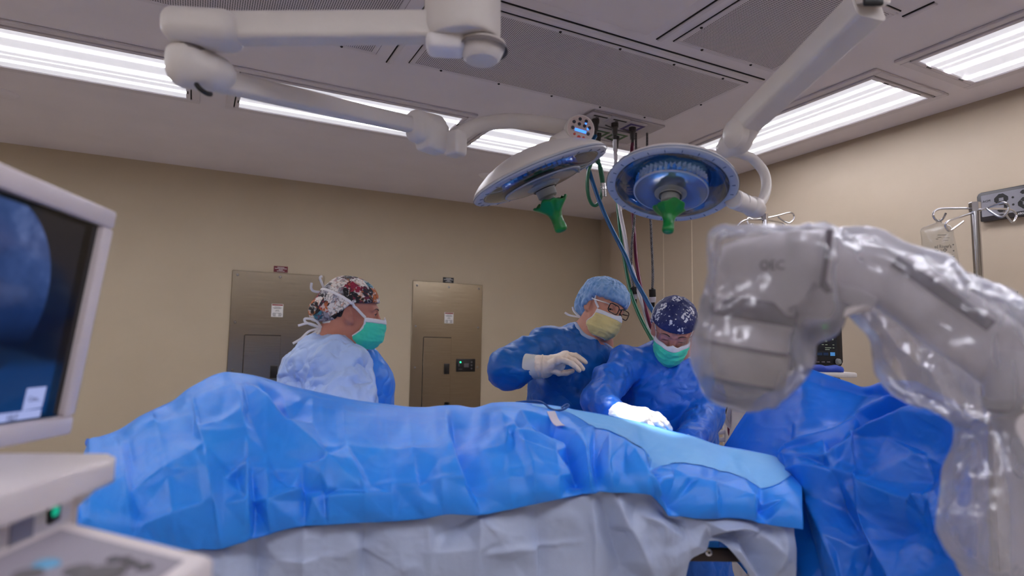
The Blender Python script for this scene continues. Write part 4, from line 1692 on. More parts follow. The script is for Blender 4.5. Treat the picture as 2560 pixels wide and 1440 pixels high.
capsA = [(at(838, 1000, 2.09), hipA, .145, .17), (at(800, 985, 2.10), at(800, 1150, 2.1), .12, .13),
         (at(815, 905, 1.97), at(815, 905, 2.24), .088, .088), (at(842, 893, 2.06), at(800, 925, 2.08), .072, .10),
         (at(852, 925, 1.93), at(852, 1010, 1.89), .088, .098, .03), (at(852, 1010, 1.89), at(862, 1130, 1.87), .098, .085, .03),
         (at(775, 945, 1.99), at(768, 1020, 1.99), .075, .085), (elR, wrR, .08, .055, .03), (hipA, np.array([hipA[0], hipA[1], .35]), .19, .24)]
lo = np.array([hipA[0] - .42, hipA[1] - .42, .12])
hi = np.array([hipA[0] + .42, hipA[1] + .42, 1.47])
gA = gown_mesh('gown', capsA, fcut, .0075, M['gown_pale'], pA, lo, hi, .06, .014, 2)
gown_mesh('gown_front', [(at(905, 900, 2.10), at(925, 960, 2.11), .055, .07), (at(925, 960, 2.11), at(930, 1150, 2.11), .07, .10)], fcut, .0075, M['gown_mid'], pA,
          at(915, 1180, 2.11) - (.25, .25, .1), at(915, 870, 2.11) + (.25, .25, .06), .05, .007, 4, zfine=.5)


def hA(Y):
    return interp(Y, [(.12, .050), (.05, .038), (.0, .032), (-.03, .002), (-.06, -.040), (-.20, -.058)])


def capA(X, Y, Z):
    d = head_fn(X, Y, Z) - .010
    d = smin(d, s_ell(X, Y, Z, (0, -.012, .040), (.082, .105, .090)), .02)
    d = smin(d, s_ell(X, Y, Z, (0, -.095, -.006), (.060, .058, .056)), .02)
    return smax(d, hA(Y) - Z, .006)


cA = local_blob('surgical_cap', capA, (-.10, -.17, -.08), (.10, .12, .15), .0032, M['cap_cats'], pA, RA, CA, 1, 80,
                lambda V: .0035 * ridged(V * (16, 9, 16) + 2) * np.clip(1.4 - np.abs(V[:, 1] + .06) / .07, .25, 1))
local_blob('hair', lambda X, Y, Z: smax(head_fn(X, Y, Z) - .0045, np.maximum(np.maximum(Z - (hA(Y) + .012), Y - interp(Z, [(-.09, -.065), (-.05, -.045), (-.02, -.030), (.01, -.022), (.04, .002)])), -.082 - Z), .004),
           (-.09, -.12, -.10), (.09, .02, .06), .0032, M['hair'], pA, RA, CA)
mask(pA, RA, CA, M['mask_teal'], M['mask_white'], M['mask_white'])
fA = lambda X, Y, Z: np.minimum(head_fn(X, Y, Z), capA(X, Y, Z))
for s in (1, -1):
    strap(pA, RA, CA, fA, np.array([(.062 * s, .052, -.016), (.080 * s, .020, .012), (.085 * s, -.020, .040), (.060 * s, -.075, .062), (.015 * s, -.098, .064)]), M['mask_white'], .005)
    strap(pA, RA, CA, fA, np.array([(.050 * s, .014, -.086), (.058 * s, -.02, -.082), (.056 * s, -.055, -.076), (.02 * s, -.092, -.070)]), M['mask_white'], .005)
for k, q in enumerate(([(.0, -.100, .064), (.02, -.112, .085), (.03, -.125, .112), (.035, -.118, .118)], [(0, -.100, .064), (.01, -.092, .09), (.0, -.080, .112), (-.01, -.085, .098), (0, -.1, .066)],
                       [(0, -.1, .064), (.02, -.135, .060), (.03, -.150, .068), (.028, -.152, .09)],
                       [(.02, -.095, -.070), (.04, -.12, -.045), (.05, -.155, -.042), (.04, -.15, -.056), (.025, -.1, -.07)],
                       [(.02, -.095, -.070), (.05, -.14, -.058), (.06, -.175, -.07)], [(.02, -.095, -.070), (.04, -.135, -.085), (.05, -.160, -.115), (.05, -.185, -.135)],
                       [(.02, -.095, -.070), (.035, -.11, -.095), (.03, -.128, -.098), (.02, -.1, -.072)])):
    strap(pA, RA, CA, fA, np.array(q, float), M['mask_white'], .0042, name='strap_bow', free=True, n=18)

# ================================================================= man in the bouffant cap
RB = head_rot(31, -11, -21) * .885
CB = at(1507, 771, 2.42)
skB = skin('skin_surgeon', (206, 146, 122))
nb = at(1470, 866, 2.46)
hipB = at(1395, 1230, 2.52)
sR, sL = at(1368, 868, 2.38), at(1512, 915, 2.55)
eR, wR = at(1268, 922, 2.24), at(1352, 917, 2.20)
eL, wL = at(1540, 1040, 2.5), at(1540, 1100, 2.35)
neckB = (to_world(np.array([[0, -.02, -.06]]), RB, CB)[0], nb)
pB = body_mesh('man in a light blue bouffant cap, black glasses and yellow mask, raising a gloved hand', None, RB, CB,
               [(neckB[0], nb, .052, .058, .02), (nb, at(1425, 960, 2.48), .10, .13, .05), (at(1425, 960, 2.48), hipB, .13, .13, .05), (sR, sL, .055, .055, .05),
                (sR, eR, .05, .04, .03), (eR, wR, .04, .028, .02), (sL, eL, .05, .04, .03), (eL, wL, .04, .028, .02)] + floor_legs(hipB), skB, False, .6)
face_parts(pB, RB, CB, M['iris_brown'], M['brow_grey'], .6)
cut = [(neckB[0] + (0, 0, .02), nb + (neckB[0] - nb) * .45, .058, .006)]
capsB = [(at(1440, 905, 2.46), at(1425, 960, 2.48), .115, .15), (at(1425, 960, 2.48), at(1412, 1100, 2.5), .15, .165), (at(1412, 1100, 2.5), np.array([hipB[0], hipB[1], .35]), .17, .23),
         (at(1450, 852, 2.46), at(1484, 866, 2.44), .068, .068, .04), (at(1478, 880, 2.42), at(1490, 900, 2.44), .06, .07, .05), (at(1462, 872, 2.47), sR, .072, .068, .05), (at(1470, 880, 2.48), sL, .066, .070, .05), (sR, at(1318, 892, 2.31), .068, .064, .03),
         (at(1318, 892, 2.31), eR, .064, .066, .02), (eR, at(1285, 922, 2.225), .066, .062, .02), (at(1285, 922, 2.225), at(1322, 917, 2.21), .058, .044, .015),
         (sL, eL, .07, .06, .03), (eL, wL, .06, .05, .03)]
lo = np.minimum.reduce([at(1230, 1000, 2.2), hipB - .35]) - .06
hi = np.maximum.reduce([at(1540, 850, 2.6), hipB + .35]) + .06
lo[2], hi[2] = .12, CB[2] - .06
COLLAR = (neckB[0], nb, .052, .058, M['gown_collar'])
gB = gown_mesh('gown', capsB, cut, .0075, M['gown_deep'], pB, lo, hi, .05, .012, 11, collar=COLLAR)
ang = np.linspace(0, 2 * math.pi, 40, endpoint=False)
MB().tube(spline([at(1316, 917, 2.215), at(1330, 917, 2.208), at(1352, 917, 2.2), at(1358, 917, 2.198)], 12), np.linspace(.0475, .038, 12), 28).build('cuff', M['cuff'], pB)
# gloved right hand, palm down, fingers reaching to the right
kn = [at(1414, 887, 2.215), at(1412, 893, 2.19), at(1407, 900, 2.165), at(1397, 900, 2.14)]
w0 = at(1362, 916, 2.195)
palm = [(at(1348, 916, 2.2), at(1362, 916, 2.197), .041, .038, .01)] + [(w0 + (0, 0, .006 - .006 * i), k, .024, .0135, .012) for i, k in enumerate(kn)] + \
       [(kn[0], kn[3], .014, .014, .01), (at(1385, 906, 2.19), at(1400, 914, 2.175), .026, .018, .012)]
fing = [([kn[0], at(1440, 889, 2.215), at(1453, 897, 2.21), at(1464, 906, 2.205)], .0108, .0076),
        ([kn[1], at(1436, 901, 2.19), at(1448, 912, 2.182), at(1457, 922, 2.178)], .0108, .0076),
        ([kn[2], at(1428, 908, 2.16), at(1439, 917, 2.15), at(1448, 926, 2.146)], .0105, .0074),
        ([kn[3], at(1414, 902, 2.12), at(1425, 907, 2.105), at(1435, 915, 2.10)], .0098, .0070),
        ([at(1378, 924, 2.17), at(1398, 932, 2.175), at(1416, 932, 2.185), at(1431, 927, 2.195)], .0125, .0082)]
gl = glove('glove', palm, fing, .0026, M['glove'], pB)
MB().tube(np.array([w0 + unit(at(1340, 917, 2.2) - w0) * .006 + (Fq := frame_z(unit(at(1340, 917, 2.2) - w0)))[:, 0] * .0405 * math.cos(a) + Fq[:, 1] * .0405 * math.sin(a) for a in ang]), .0028, 8,
          closed=True).build('glove_rim', M['glove'], gl)


def hB(Y):
    return interp(Y, [(.14, .040), (.05, .038), (.01, .034), (-.015, -.010), (-.05, -.058), (-.2, -.07)])


def capB(X, Y, Z):
    d = head_fn(X, Y, Z, False) - .006
    d = smin(d, s_ell(X, Y, Z, (0, -.020, .058), (.096, .118, .078)), .02)
    d = smin(d, s_ell(X, Y, Z, (0, -.095, .000), (.070, .052, .070)), .03)
    return smax(d, hB(Y) - Z, .008)


def puff(V):
    a = np.arctan2(V[:, 0], V[:, 1] + .02)
    return .004 * ridged(np.stack([a * 5, V[:, 2] * 6, V[:, 1] * 4], 1)) + .004 * ridged(V * 26) + .002 * ridged(V * 60)


local_blob('bouffant_cap', capB, (-.125, -.18, -.09), (.125, .13, .17), .0034, M['bouffant'], pB, RB, CB, 1, 80, puff)
local_blob('hair', lambda X, Y, Z: smax(head_fn(X, Y, Z, False) - .003, np.maximum(.045 - Z, Y - .085), .006), (-.09, -.12, .03), (.09, .11, .13), .004,
           plain('grey_hair', (120, 116, 122), .6, noise_amt=.3, scale=80), pB, RB, CB)
mask(pB, RB, CB, M['mask_yellow'], M['mask_white'], M['mask_white'], top=-.022)
fB = lambda X, Y, Z: np.minimum(head_fn(X, Y, Z, False), capB(X, Y, Z) + .004)
for s in (1, -1):
    strap(pB, RB, CB, fB, np.array([(.060 * s, .052, -.018), (.074 * s, .022, .010), (.080 * s, .010, .036), (.078 * s, -.03, .075), (.03 * s, -.11, .085)]), M['mask_white'], .0048)
    strap(pB, RB, CB, fB, np.array([(.048 * s, .014, -.09), (.060 * s, -.02, -.078), (.060 * s, -.05, -.072), (.02 * s, -.085, -.078)]), M['mask_white'], .0048)
for q in ([(.05, -.06, -.075), (.075, -.085, -.060), (.085, -.095, -.045)], [(.05, -.06, -.075), (.085, -.09, -.085), (.10, -.11, -.082)]):
    strap(pB, RB, CB, fB, np.array(q, float), M['mask_white'], .005, name='strap_bow', free=True, n=14)
# glasses
Rg = lambda V: to_world(np.asarray(V, float), RB, CB)
fr0 = MB()
lenses = []
for s in (1, -1):
    o = np.array(rrect(.053, .037, .012, 6))
    P = np.stack([o[:, 0] + .0335 * s, .113 - .105 * np.abs(o[:, 0] + .0335 * s), o[:, 1] + .001], 1)
    fr0.tube(P, .0022, 8, closed=True)
    lenses.append(P)
fr0.tube(spline([(.008, .112, .008), (0, .115, .011), (-.008, .112, .008)], 8), .0021, 8)
gf = mesh_obj('glasses', Rg(np.vstack(fr0.v)), fr0.f, M['glasses_black'], pB)
for s in (1, -1):
    e = MB().tube(spline([(.061 * s, .106, .010), (.073 * s, .088, .011), (.080 * s, .03, .012), (.083 * s, -.005, .014), (.084 * s, -.03, -.004)], 16), .0024, 8, sx=.6, up=(1, 0, 0))
    mesh_obj('temple', Rg(np.vstack(e.v)), e.f, M['temple_silver'] if s > 0 else M['glasses_black'], gf)
for P in lenses:
    mesh_obj('lens', Rg(P), [tuple(range(len(P)))], M['clear_lens'], gf)

# ================================================================= surgeon in the navy floral cap
RC = head_rot(-15, -32, -10.5) * .89
CC = at(1683, 822, 2.27)
skC = skin('skin_woman', (204, 146, 134))
nb = at(1688, 905, 2.36)
hipC = at(1690, 1220, 2.42)
sR, sL = at(1562, 912, 2.30), at(1754, 945, 2.34)
eR, wR = at(1497, 1000, 2.10), at(1540, 1034, 1.98)
eL, wL = at(1756, 1040, 2.22), at(1722, 1105, 2.02)
neckC = (to_world(np.array([[0, -.03, -.055]]), RC, CC)[0], nb)
pC = body_mesh('woman in a navy floral cap, clear safety glasses and teal mask, head bowed', None, RC, CC,
               [(neckC[0], nb, .050, .056, .02), (nb, at(1680, 990, 2.38), .10, .13, .05), (at(1680, 990, 2.38), hipC, .13, .13, .05), (sR, sL, .05, .05, .05),
                (sR, eR, .046, .038, .03), (eR, wR, .038, .027, .02), (sL, eL, .046, .038, .03), (eL, wL, .038, .027, .02)] + floor_legs(hipC), skC, True, 1.0)
face_parts(pC, RC, CC, M['iris_brown'], M['hair'], 1.0)
cut = [(neckC[0] + (0, 0, .02), nb + (neckC[0] - nb) * .45, .058, .006)]
capsC = [(at(1675, 950, 2.36), at(1665, 1000, 2.35), .13, .155), (at(1665, 1000, 2.35), at(1668, 1110, 2.36), .155, .165), (at(1668, 1110, 2.36), np.array([hipC[0], hipC[1], .35]), .17, .23),
         (at(1652, 896, 2.33), at(1716, 900, 2.37), .060, .060, .04), (at(1668, 908, 2.36), sR, .064, .060, .05), (at(1690, 912, 2.38), sL, .062, .068, .05), (sR, at(1525, 955, 2.20), .060, .056, .03),
         (at(1525, 955, 2.20), eR, .056, .054, .02), (eR, at(1518, 1020, 2.03), .050, .044, .02), (at(1518, 1020, 2.03), at(1528, 1028, 2.0), .044, .040, .015),
         (sL, at(1754, 1000, 2.27), .066, .072, .03), (at(1754, 1000, 2.27), eL, .072, .068, .02), (eL, at(1742, 1080, 2.1), .066, .055, .02), (at(1742, 1080, 2.1), wL, .055, .045, .02)]
lo = np.minimum.reduce([at(1460, 1000, 2.0), hipC - .35, at(1830, 1000, 2.0)]) - .06
hi = np.maximum.reduce([at(1830, 950, 2.5), hipC + .35]) + .06
lo[2], hi[2] = .12, CC[2] - .02
COLLAR = (neckC[0], nb, .050, .056, M['gown_collar'])
gown_mesh('gown', capsC, cut, .0075, M['gown_navy'], pC, lo, hi, .05, .012, 23, collar=COLLAR)
# gloved hands
kn = [at(1612, 1033, 1.93), at(1618, 1041, 1.90), at(1616, 1050, 1.875), at(1606, 1056, 1.86)]
w0 = at(1552, 1036, 1.965)
palm = [(at(1538, 1033, 1.985), at(1552, 1036, 1.965), .038, .036, .01)] + [(w0 + (0, 0, .004 - .004 * i), k, .026, .0165, .012) for i, k in enumerate(kn)] + [(kn[0], kn[3], .015, .015, .01)]
fing = [([kn[0], at(1644, 1038, 1.92), at(1660, 1052, 1.91), at(1667, 1066, 1.905)], .0112, .008),
        ([kn[1], at(1648, 1048, 1.89), at(1666, 1060, 1.88), at(1675, 1073, 1.875)], .0112, .008),
        ([kn[2], at(1640, 1056, 1.865), at(1654, 1067, 1.858), at(1662, 1078, 1.855)], .0108, .0078),
        ([kn[3], at(1625, 1064, 1.85), at(1636, 1074, 1.845), at(1642, 1083, 1.842)], .0102, .0074),
        ([at(1575, 1050, 1.93), at(1604, 1064, 1.90), at(1630, 1070, 1.89), at(1652, 1076, 1.885)], .0145, .0095)]
glove('glove', palm, fing, .0026, M['glove_white'], pC)
o = wL - at(1540, 1034, 1.98)
kn = [at(1722, 1112, 1.93), at(1713, 1114, 1.92), at(1704, 1116, 1.92), at(1697, 1117, 1.93)]
palm = [(wL + (wL - at(1722, 1112, 1.93)) * .3, wL, .040, .036, .01)] + [(wL, k, .026, .016, .012) for k in kn]
fing = [([k, k + WB[:, 0] * -.045 - (0, 0, .005), k + WB[:, 0] * -.07 - (0, 0, .03)], .0125, .009) for k in kn] + [([kn[0], kn[0] - WB[:, 1] * .03, kn[0] - WB[:, 1] * .05 - WB[:, 0] * .03], .014, .0095)]
glove('glove', palm, fing, .0034, M['glove_white'], pC)


def hC(Y):
    return interp(Y, [(.14, .040), (.06, .036), (.02, .032), (-.01, .020), (-.05, -.03), (-.2, -.05)])


def capC(X, Y, Z):
    d = head_fn(X, Y, Z) - .008
    d = smin(d, s_ell(X, Y, Z, (0, -.012, .042), (.088, .112, .080)), .02)
    return smax(d, hC(Y) - Z, .006)


local_blob('surgical_cap', capC, (-.11, -.15, -.06), (.11, .13, .16), .0032, M['cap_floral'], pC, RC, CC, 1, 80,
           lambda V: .0045 * ridged(V * (22, 22, 12) + 1) * np.clip((V[:, 2] - .06) / .05, .1, 1) + .0015 * ridged(V * 50))
local_blob('hair', lambda X, Y, Z: smax(head_fn(X, Y, Z) - .0035, np.maximum(np.maximum(Z - (hC(Y) + .012), Y + .03), -.06 - Z), .004), (-.09, -.12, -.08), (.09, .0, .05), .004, M['hair'], pC, RC, CC)
mask(pC, RC, CC, M['mask_teal'], M['mask_white'], M['mask_white'])
fC = lambda X, Y, Z: np.minimum(head_fn(X, Y, Z), capC(X, Y, Z))
for s in (1, -1):
    strap(pC, RC, CC, fC, np.array([(.060 * s, .052, -.018), (.072 * s, .030, .004), (.082 * s, .0, .035), (.080 * s, -.03, .06), (.03 * s, -.10, .08)]), M['mask_white'], .0045)
    strap(pC, RC, CC, fC, np.array([(.048 * s, .014, -.09), (.060 * s, -.02, -.078), (.058 * s, -.05, -.07), (.02 * s, -.085, -.072)]), M['mask_white'], .0045)
# clear wrap-around safety glasses
TH = np.linspace(-1.22, 1.22, 41)
P = np.empty((41, 12, 3))
for i, a in enumerate(TH):
    zt, zb = .019 - .006 * (a / 1.2) ** 2, -.030 + .010 * (a / 1.2) ** 2 + .016 * math.exp(-(a / .16) ** 2)
    for j, zz in enumerate(np.linspace(zt, zb, 12)):
        P[i, j] = (.078 * math.sin(a), .022 + .090 * math.cos(a) + .004 * math.cos(2 * a), zz)
e = MB().sheet(P, .0022)
sg = mesh_obj('safety_glasses', to_world(np.vstack(e.v), RC, CC), e.f, M['clear_lens'], pC)
for s in (1, -1):
    e = MB().tube(spline([(.073 * s, .054, .008), (.082 * s, .02, .012), (.084 * s, -.02, .010), (.083 * s, -.04, -.006)], 12), .0032, 8, sx=.5, up=(1, 0, 0))
    mesh_obj('temple', to_world(np.vstack(e.v), RC, CC), e.f, M['clear_lens'], sg)
e = MB().tube(np.array([P[i, 0] for i in range(41)]), .0012, 6)
mesh_obj('brow_bar', to_world(np.vstack(e.v), RC, CC), e.f, M['clear_lens'], sg)
# ------------------------------------------------------------------ drapes
def curve(pts):
    p = np.array(sorted(pts), float)
    # monotone-ish smooth interpolation: Catmull-Rom resampled to a table
    x = p[:, 0]
    y = p[:, 1]
    m = np.gradient(y, x)

    def f(u):
        u = np.clip(np.asarray(u, float), x[0], x[-1])
        i = np.clip(np.searchsorted(x, u, side='right') - 1, 0, len(x) - 2)
        h = x[i + 1] - x[i]
        t = (u - x[i]) / h
        mi, mj = m[i], m[i + 1]
        s = (y[i + 1] - y[i]) / h
        lim = 2.5 * np.abs(s)
        mi, mj = np.clip(mi, -lim, lim), np.clip(mj, -lim, lim)
        return (2 * t ** 3 - 3 * t ** 2 + 1) * y[i] + (t ** 3 - 2 * t ** 2 + t) * h * mi + (-2 * t ** 3 + 3 * t ** 2) * y[i + 1] + (t ** 3 - t ** 2) * h * mj

    return f


STROKE_GAIN = 1.9


def strokes_field(U, V, strokes):
    """sum of crisp creases; each = (points, amplitude m, width on the left, width on the right [, end fade])"""
    D = np.zeros_like(U)
    for st in strokes:
        pts, amp, wl, wr = st[:4]
        fade = st[4] if len(st) > 4 else 30
        p = np.asarray(pts, float)
        if len(p) > 2:
            p = spline(p, 6 * len(p))
        L = np.concatenate([[0], np.cumsum(np.linalg.norm(np.diff(p, axis=0), axis=1))])
        tot = L[-1]
        pad = 4 * max(wl, wr)
        sel = (U > p[:, 0].min() - pad) & (U < p[:, 0].max() + pad) & (V > p[:, 1].min() - pad) & (V < p[:, 1].max() + pad)
        if not sel.any():
            continue
        u, v = U[sel], V[sel]
        best = np.full(u.shape, 1e9)
        sg = np.ones(u.shape)
        ln = np.zeros(u.shape)
        for i in range(len(p) - 1):
            a, d = p[i], p[i + 1] - p[i]
            l2 = max(d @ d, 1e-9)
            t = np.clip(((u - a[0]) * d[0] + (v - a[1]) * d[1]) / l2, 0, 1)
            ex, ey = u - a[0] - d[0] * t, v - a[1] - d[1] * t
            q = ex * ex + ey * ey
            b = q < best
            best = np.where(b, q, best)
            sg = np.where(b, np.sign(d[0] * ey - d[1] * ex), sg)      # >0: right of travel (downwards y)
            ln = np.where(b, L[i] + t * math.sqrt(l2), ln)
        dist = np.sqrt(best)
        w = np.where(sg > 0, wr, wl)
        soft = 1.2
        w = w * 2.0
        q_ = np.clip(1 - (np.sqrt(dist ** 2 + soft ** 2) - soft) / w, -.3, 1)
        prof = np.where(q_ > .25, q_ - .125, np.where(q_ > -.25, (q_ + .25) ** 2 / 1.0 * .5, 0)) / .875
        f = np.clip(np.minimum(ln, tot - ln) / max(fade, 1e-6) + .15, 0, 1) if fade else 1
        D[sel] += STROKE_GAIN * amp * prof * f
    return D


def facet_field(U, V, strokes, top, bot, u0, u1, gain=1.0, seed=0, edge=.0, blur=2):
    """planar facets spanned between the crease lines (constrained Delaunay triangles over the sheet)"""
    from mathutils.geometry import delaunay_2d_cdt
    rng = np.random.RandomState(seed)
    pts, hs, edges = [], [], []
    for st in strokes:
        p, amp = st[0], st[1]
        k0 = len(pts)
        n = len(p)
        for i, q in enumerate(p):
            e = .3 if i in (0, n - 1) else 1.0
            pts.append((float(q[0]), float(q[1])))
            hs.append(amp * e * rng.uniform(.8, 1.15))
        edges += [(k0 + i, k0 + i + 1) for i in range(n - 1)]
    nb = max(4, int((u1 - u0) / 95))
    for k in range(nb + 1):
        u = u0 - 20 + (u1 - u0 + 40) * k / nb
        uu = min(max(u, u0), u1)
        for v, hh in ((float(top(uu)) - 14, 0), (float(bot(uu)) + 14, edge * rng.uniform(-1, 1))):
            pts.append((u, v))
            hs.append(hh)
    vs, es, fs, ov, oe, of = delaunay_2d_cdt([Vector(q) for q in pts], edges, [], 0, 1e-4)
    H = np.full(len(vs), np.nan)
    for i, o in enumerate(ov):
        if o:
            H[i] = np.mean([hs[j] for j in o])
    for _ in range(6):
        for a, b in es:
            for x, y in ((a, b), (b, a)):
                if np.isnan(H[x]) and not np.isnan(H[y]):
                    H[x] = H[y]
    H = np.nan_to_num(H)
    D = np.zeros_like(U)
    P = np.array([v[:] for v in vs])
    for f in fs:
        for t in range(1, len(f) - 1):
            a, b, c = f[0], f[t], f[t + 1]
            A, B, C_ = P[a], P[b], P[c]
            det = (B[1] - C_[1]) * (A[0] - C_[0]) + (C_[0] - B[0]) * (A[1] - C_[1])
            if abs(det) < 1e-6:
                continue
            c0 = np.searchsorted(U[0], min(A[0], B[0], C_[0]) - .01)
            c1 = np.searchsorted(U[0], max(A[0], B[0], C_[0]) + .01)
            if c1 <= c0:
                continue
            u, v = U[:, c0:c1], V[:, c0:c1]
            l1 = ((B[1] - C_[1]) * (u - C_[0]) + (C_[0] - B[0]) * (v - C_[1])) / det
            l2 = ((C_[1] - A[1]) * (u - C_[0]) + (A[0] - C_[0]) * (v - C_[1])) / det
            l3 = 1 - l1 - l2
            m = (l1 >= -1e-6) & (l2 >= -1e-6) & (l3 >= -1e-6)
            w = D[:, c0:c1]
            w[m] = (l1 * H[a] + l2 * H[b] + l3 * H[c])[m]
    for _ in range(blur):
        E = np.pad(D, 1, mode='edge')
        D = (E[:-2, 1:-1] + E[2:, 1:-1] + E[1:-1, :-2] + E[1:-1, 2:] + 2 * D) / 6
    return D * gain


def cloth_tex(U, V, amp, s=0):
    P = np.stack([U.ravel() / 90, V.ravel() / 70, np.full(U.size, s + .5)], 1)
    a = noise3(P) * 1.4 + .35 * ridged(P * 2.3 + 4) + .10 * noise3(P * 5.1)
    return amp * a.reshape(U.shape)


# ---- the long blue drape over the patient: outline as photographed, depth by the lie of the table
ridge = curve([(150, 1215), (205, 1142), (217, 1112), (222, 1098), (250, 1091), (300, 1073), (350, 1041), (400, 1017), (435, 1000), (470, 972), (500, 955), (535, 937), (562, 930), (600, 934), (650, 946), (700, 962),
               (760, 976), (800, 985), (850, 996), (900, 1004), (960, 1011), (1000, 1016), (1060, 1018), (1100, 1014), (1140, 1013), (1185, 1019), (1200, 1016), (1230, 1007), (1280, 1005), (1330, 1008), (1400, 1016),
               (1440, 1024), (1500, 1034), (1560, 1046), (1620, 1060), (1680, 1077), (1740, 1092), (1780, 1107), (1830, 1119), (1880, 1127), (1940, 1141), (1970, 1152), (2000, 1180), (2030, 1205)])
hem = curve([(150, 1312), (200, 1325), (300, 1348), (430, 1376), (500, 1374), (543, 1372), (600, 1356), (640, 1346), (700, 1328), (760, 1318), (830, 1311), (900, 1306), (1010, 1301), (1060, 1296), (1120, 1286),
             (1160, 1289), (1200, 1291), (1260, 1277), (1340, 1258), (1400, 1248), (1460, 1240), (1500, 1231), (1560, 1230), (1620, 1232), (1650, 1262), (1672, 1291), (1720, 1296), (1760, 1298), (1830, 1296),
             (1880, 1301), (1920, 1314), (1965, 1318), (2030, 1322)])
dr = curve([(150, 1.42), (220, 1.45), (400, 1.54), (560, 1.62), (800, 1.70), (1000, 1.74), (1400, 1.80), (1600, 1.84), (1750, 1.82), (1880, 1.76), (2030, 1.62)])
de = curve([(150, 1.16), (300, 1.18), (560, 1.24), (1000, 1.33), (1500, 1.40), (1750, 1.42), (2030, 1.44)])


def drape_depth(U, V):
    r, e = ridge(U), hem(U)
    s = np.clip((V - r) / np.maximum(e - r, 20), -.2, 1.6)
    g = np.where(s < 1, 1 - (1 - np.clip(s, 0, 1)) ** 2.1, 1 + (s - 1) * .10)
    return dr(U) + (de(U) - dr(U)) * g


def project_rays(U, V, D):
    k = ((U - CX) / F_PX)[..., None]
    l = ((V - CY) / F_PX)[..., None]
    return CAM + (C_RIGHT * k - C_UP * l + C_FWD) * D[..., None]


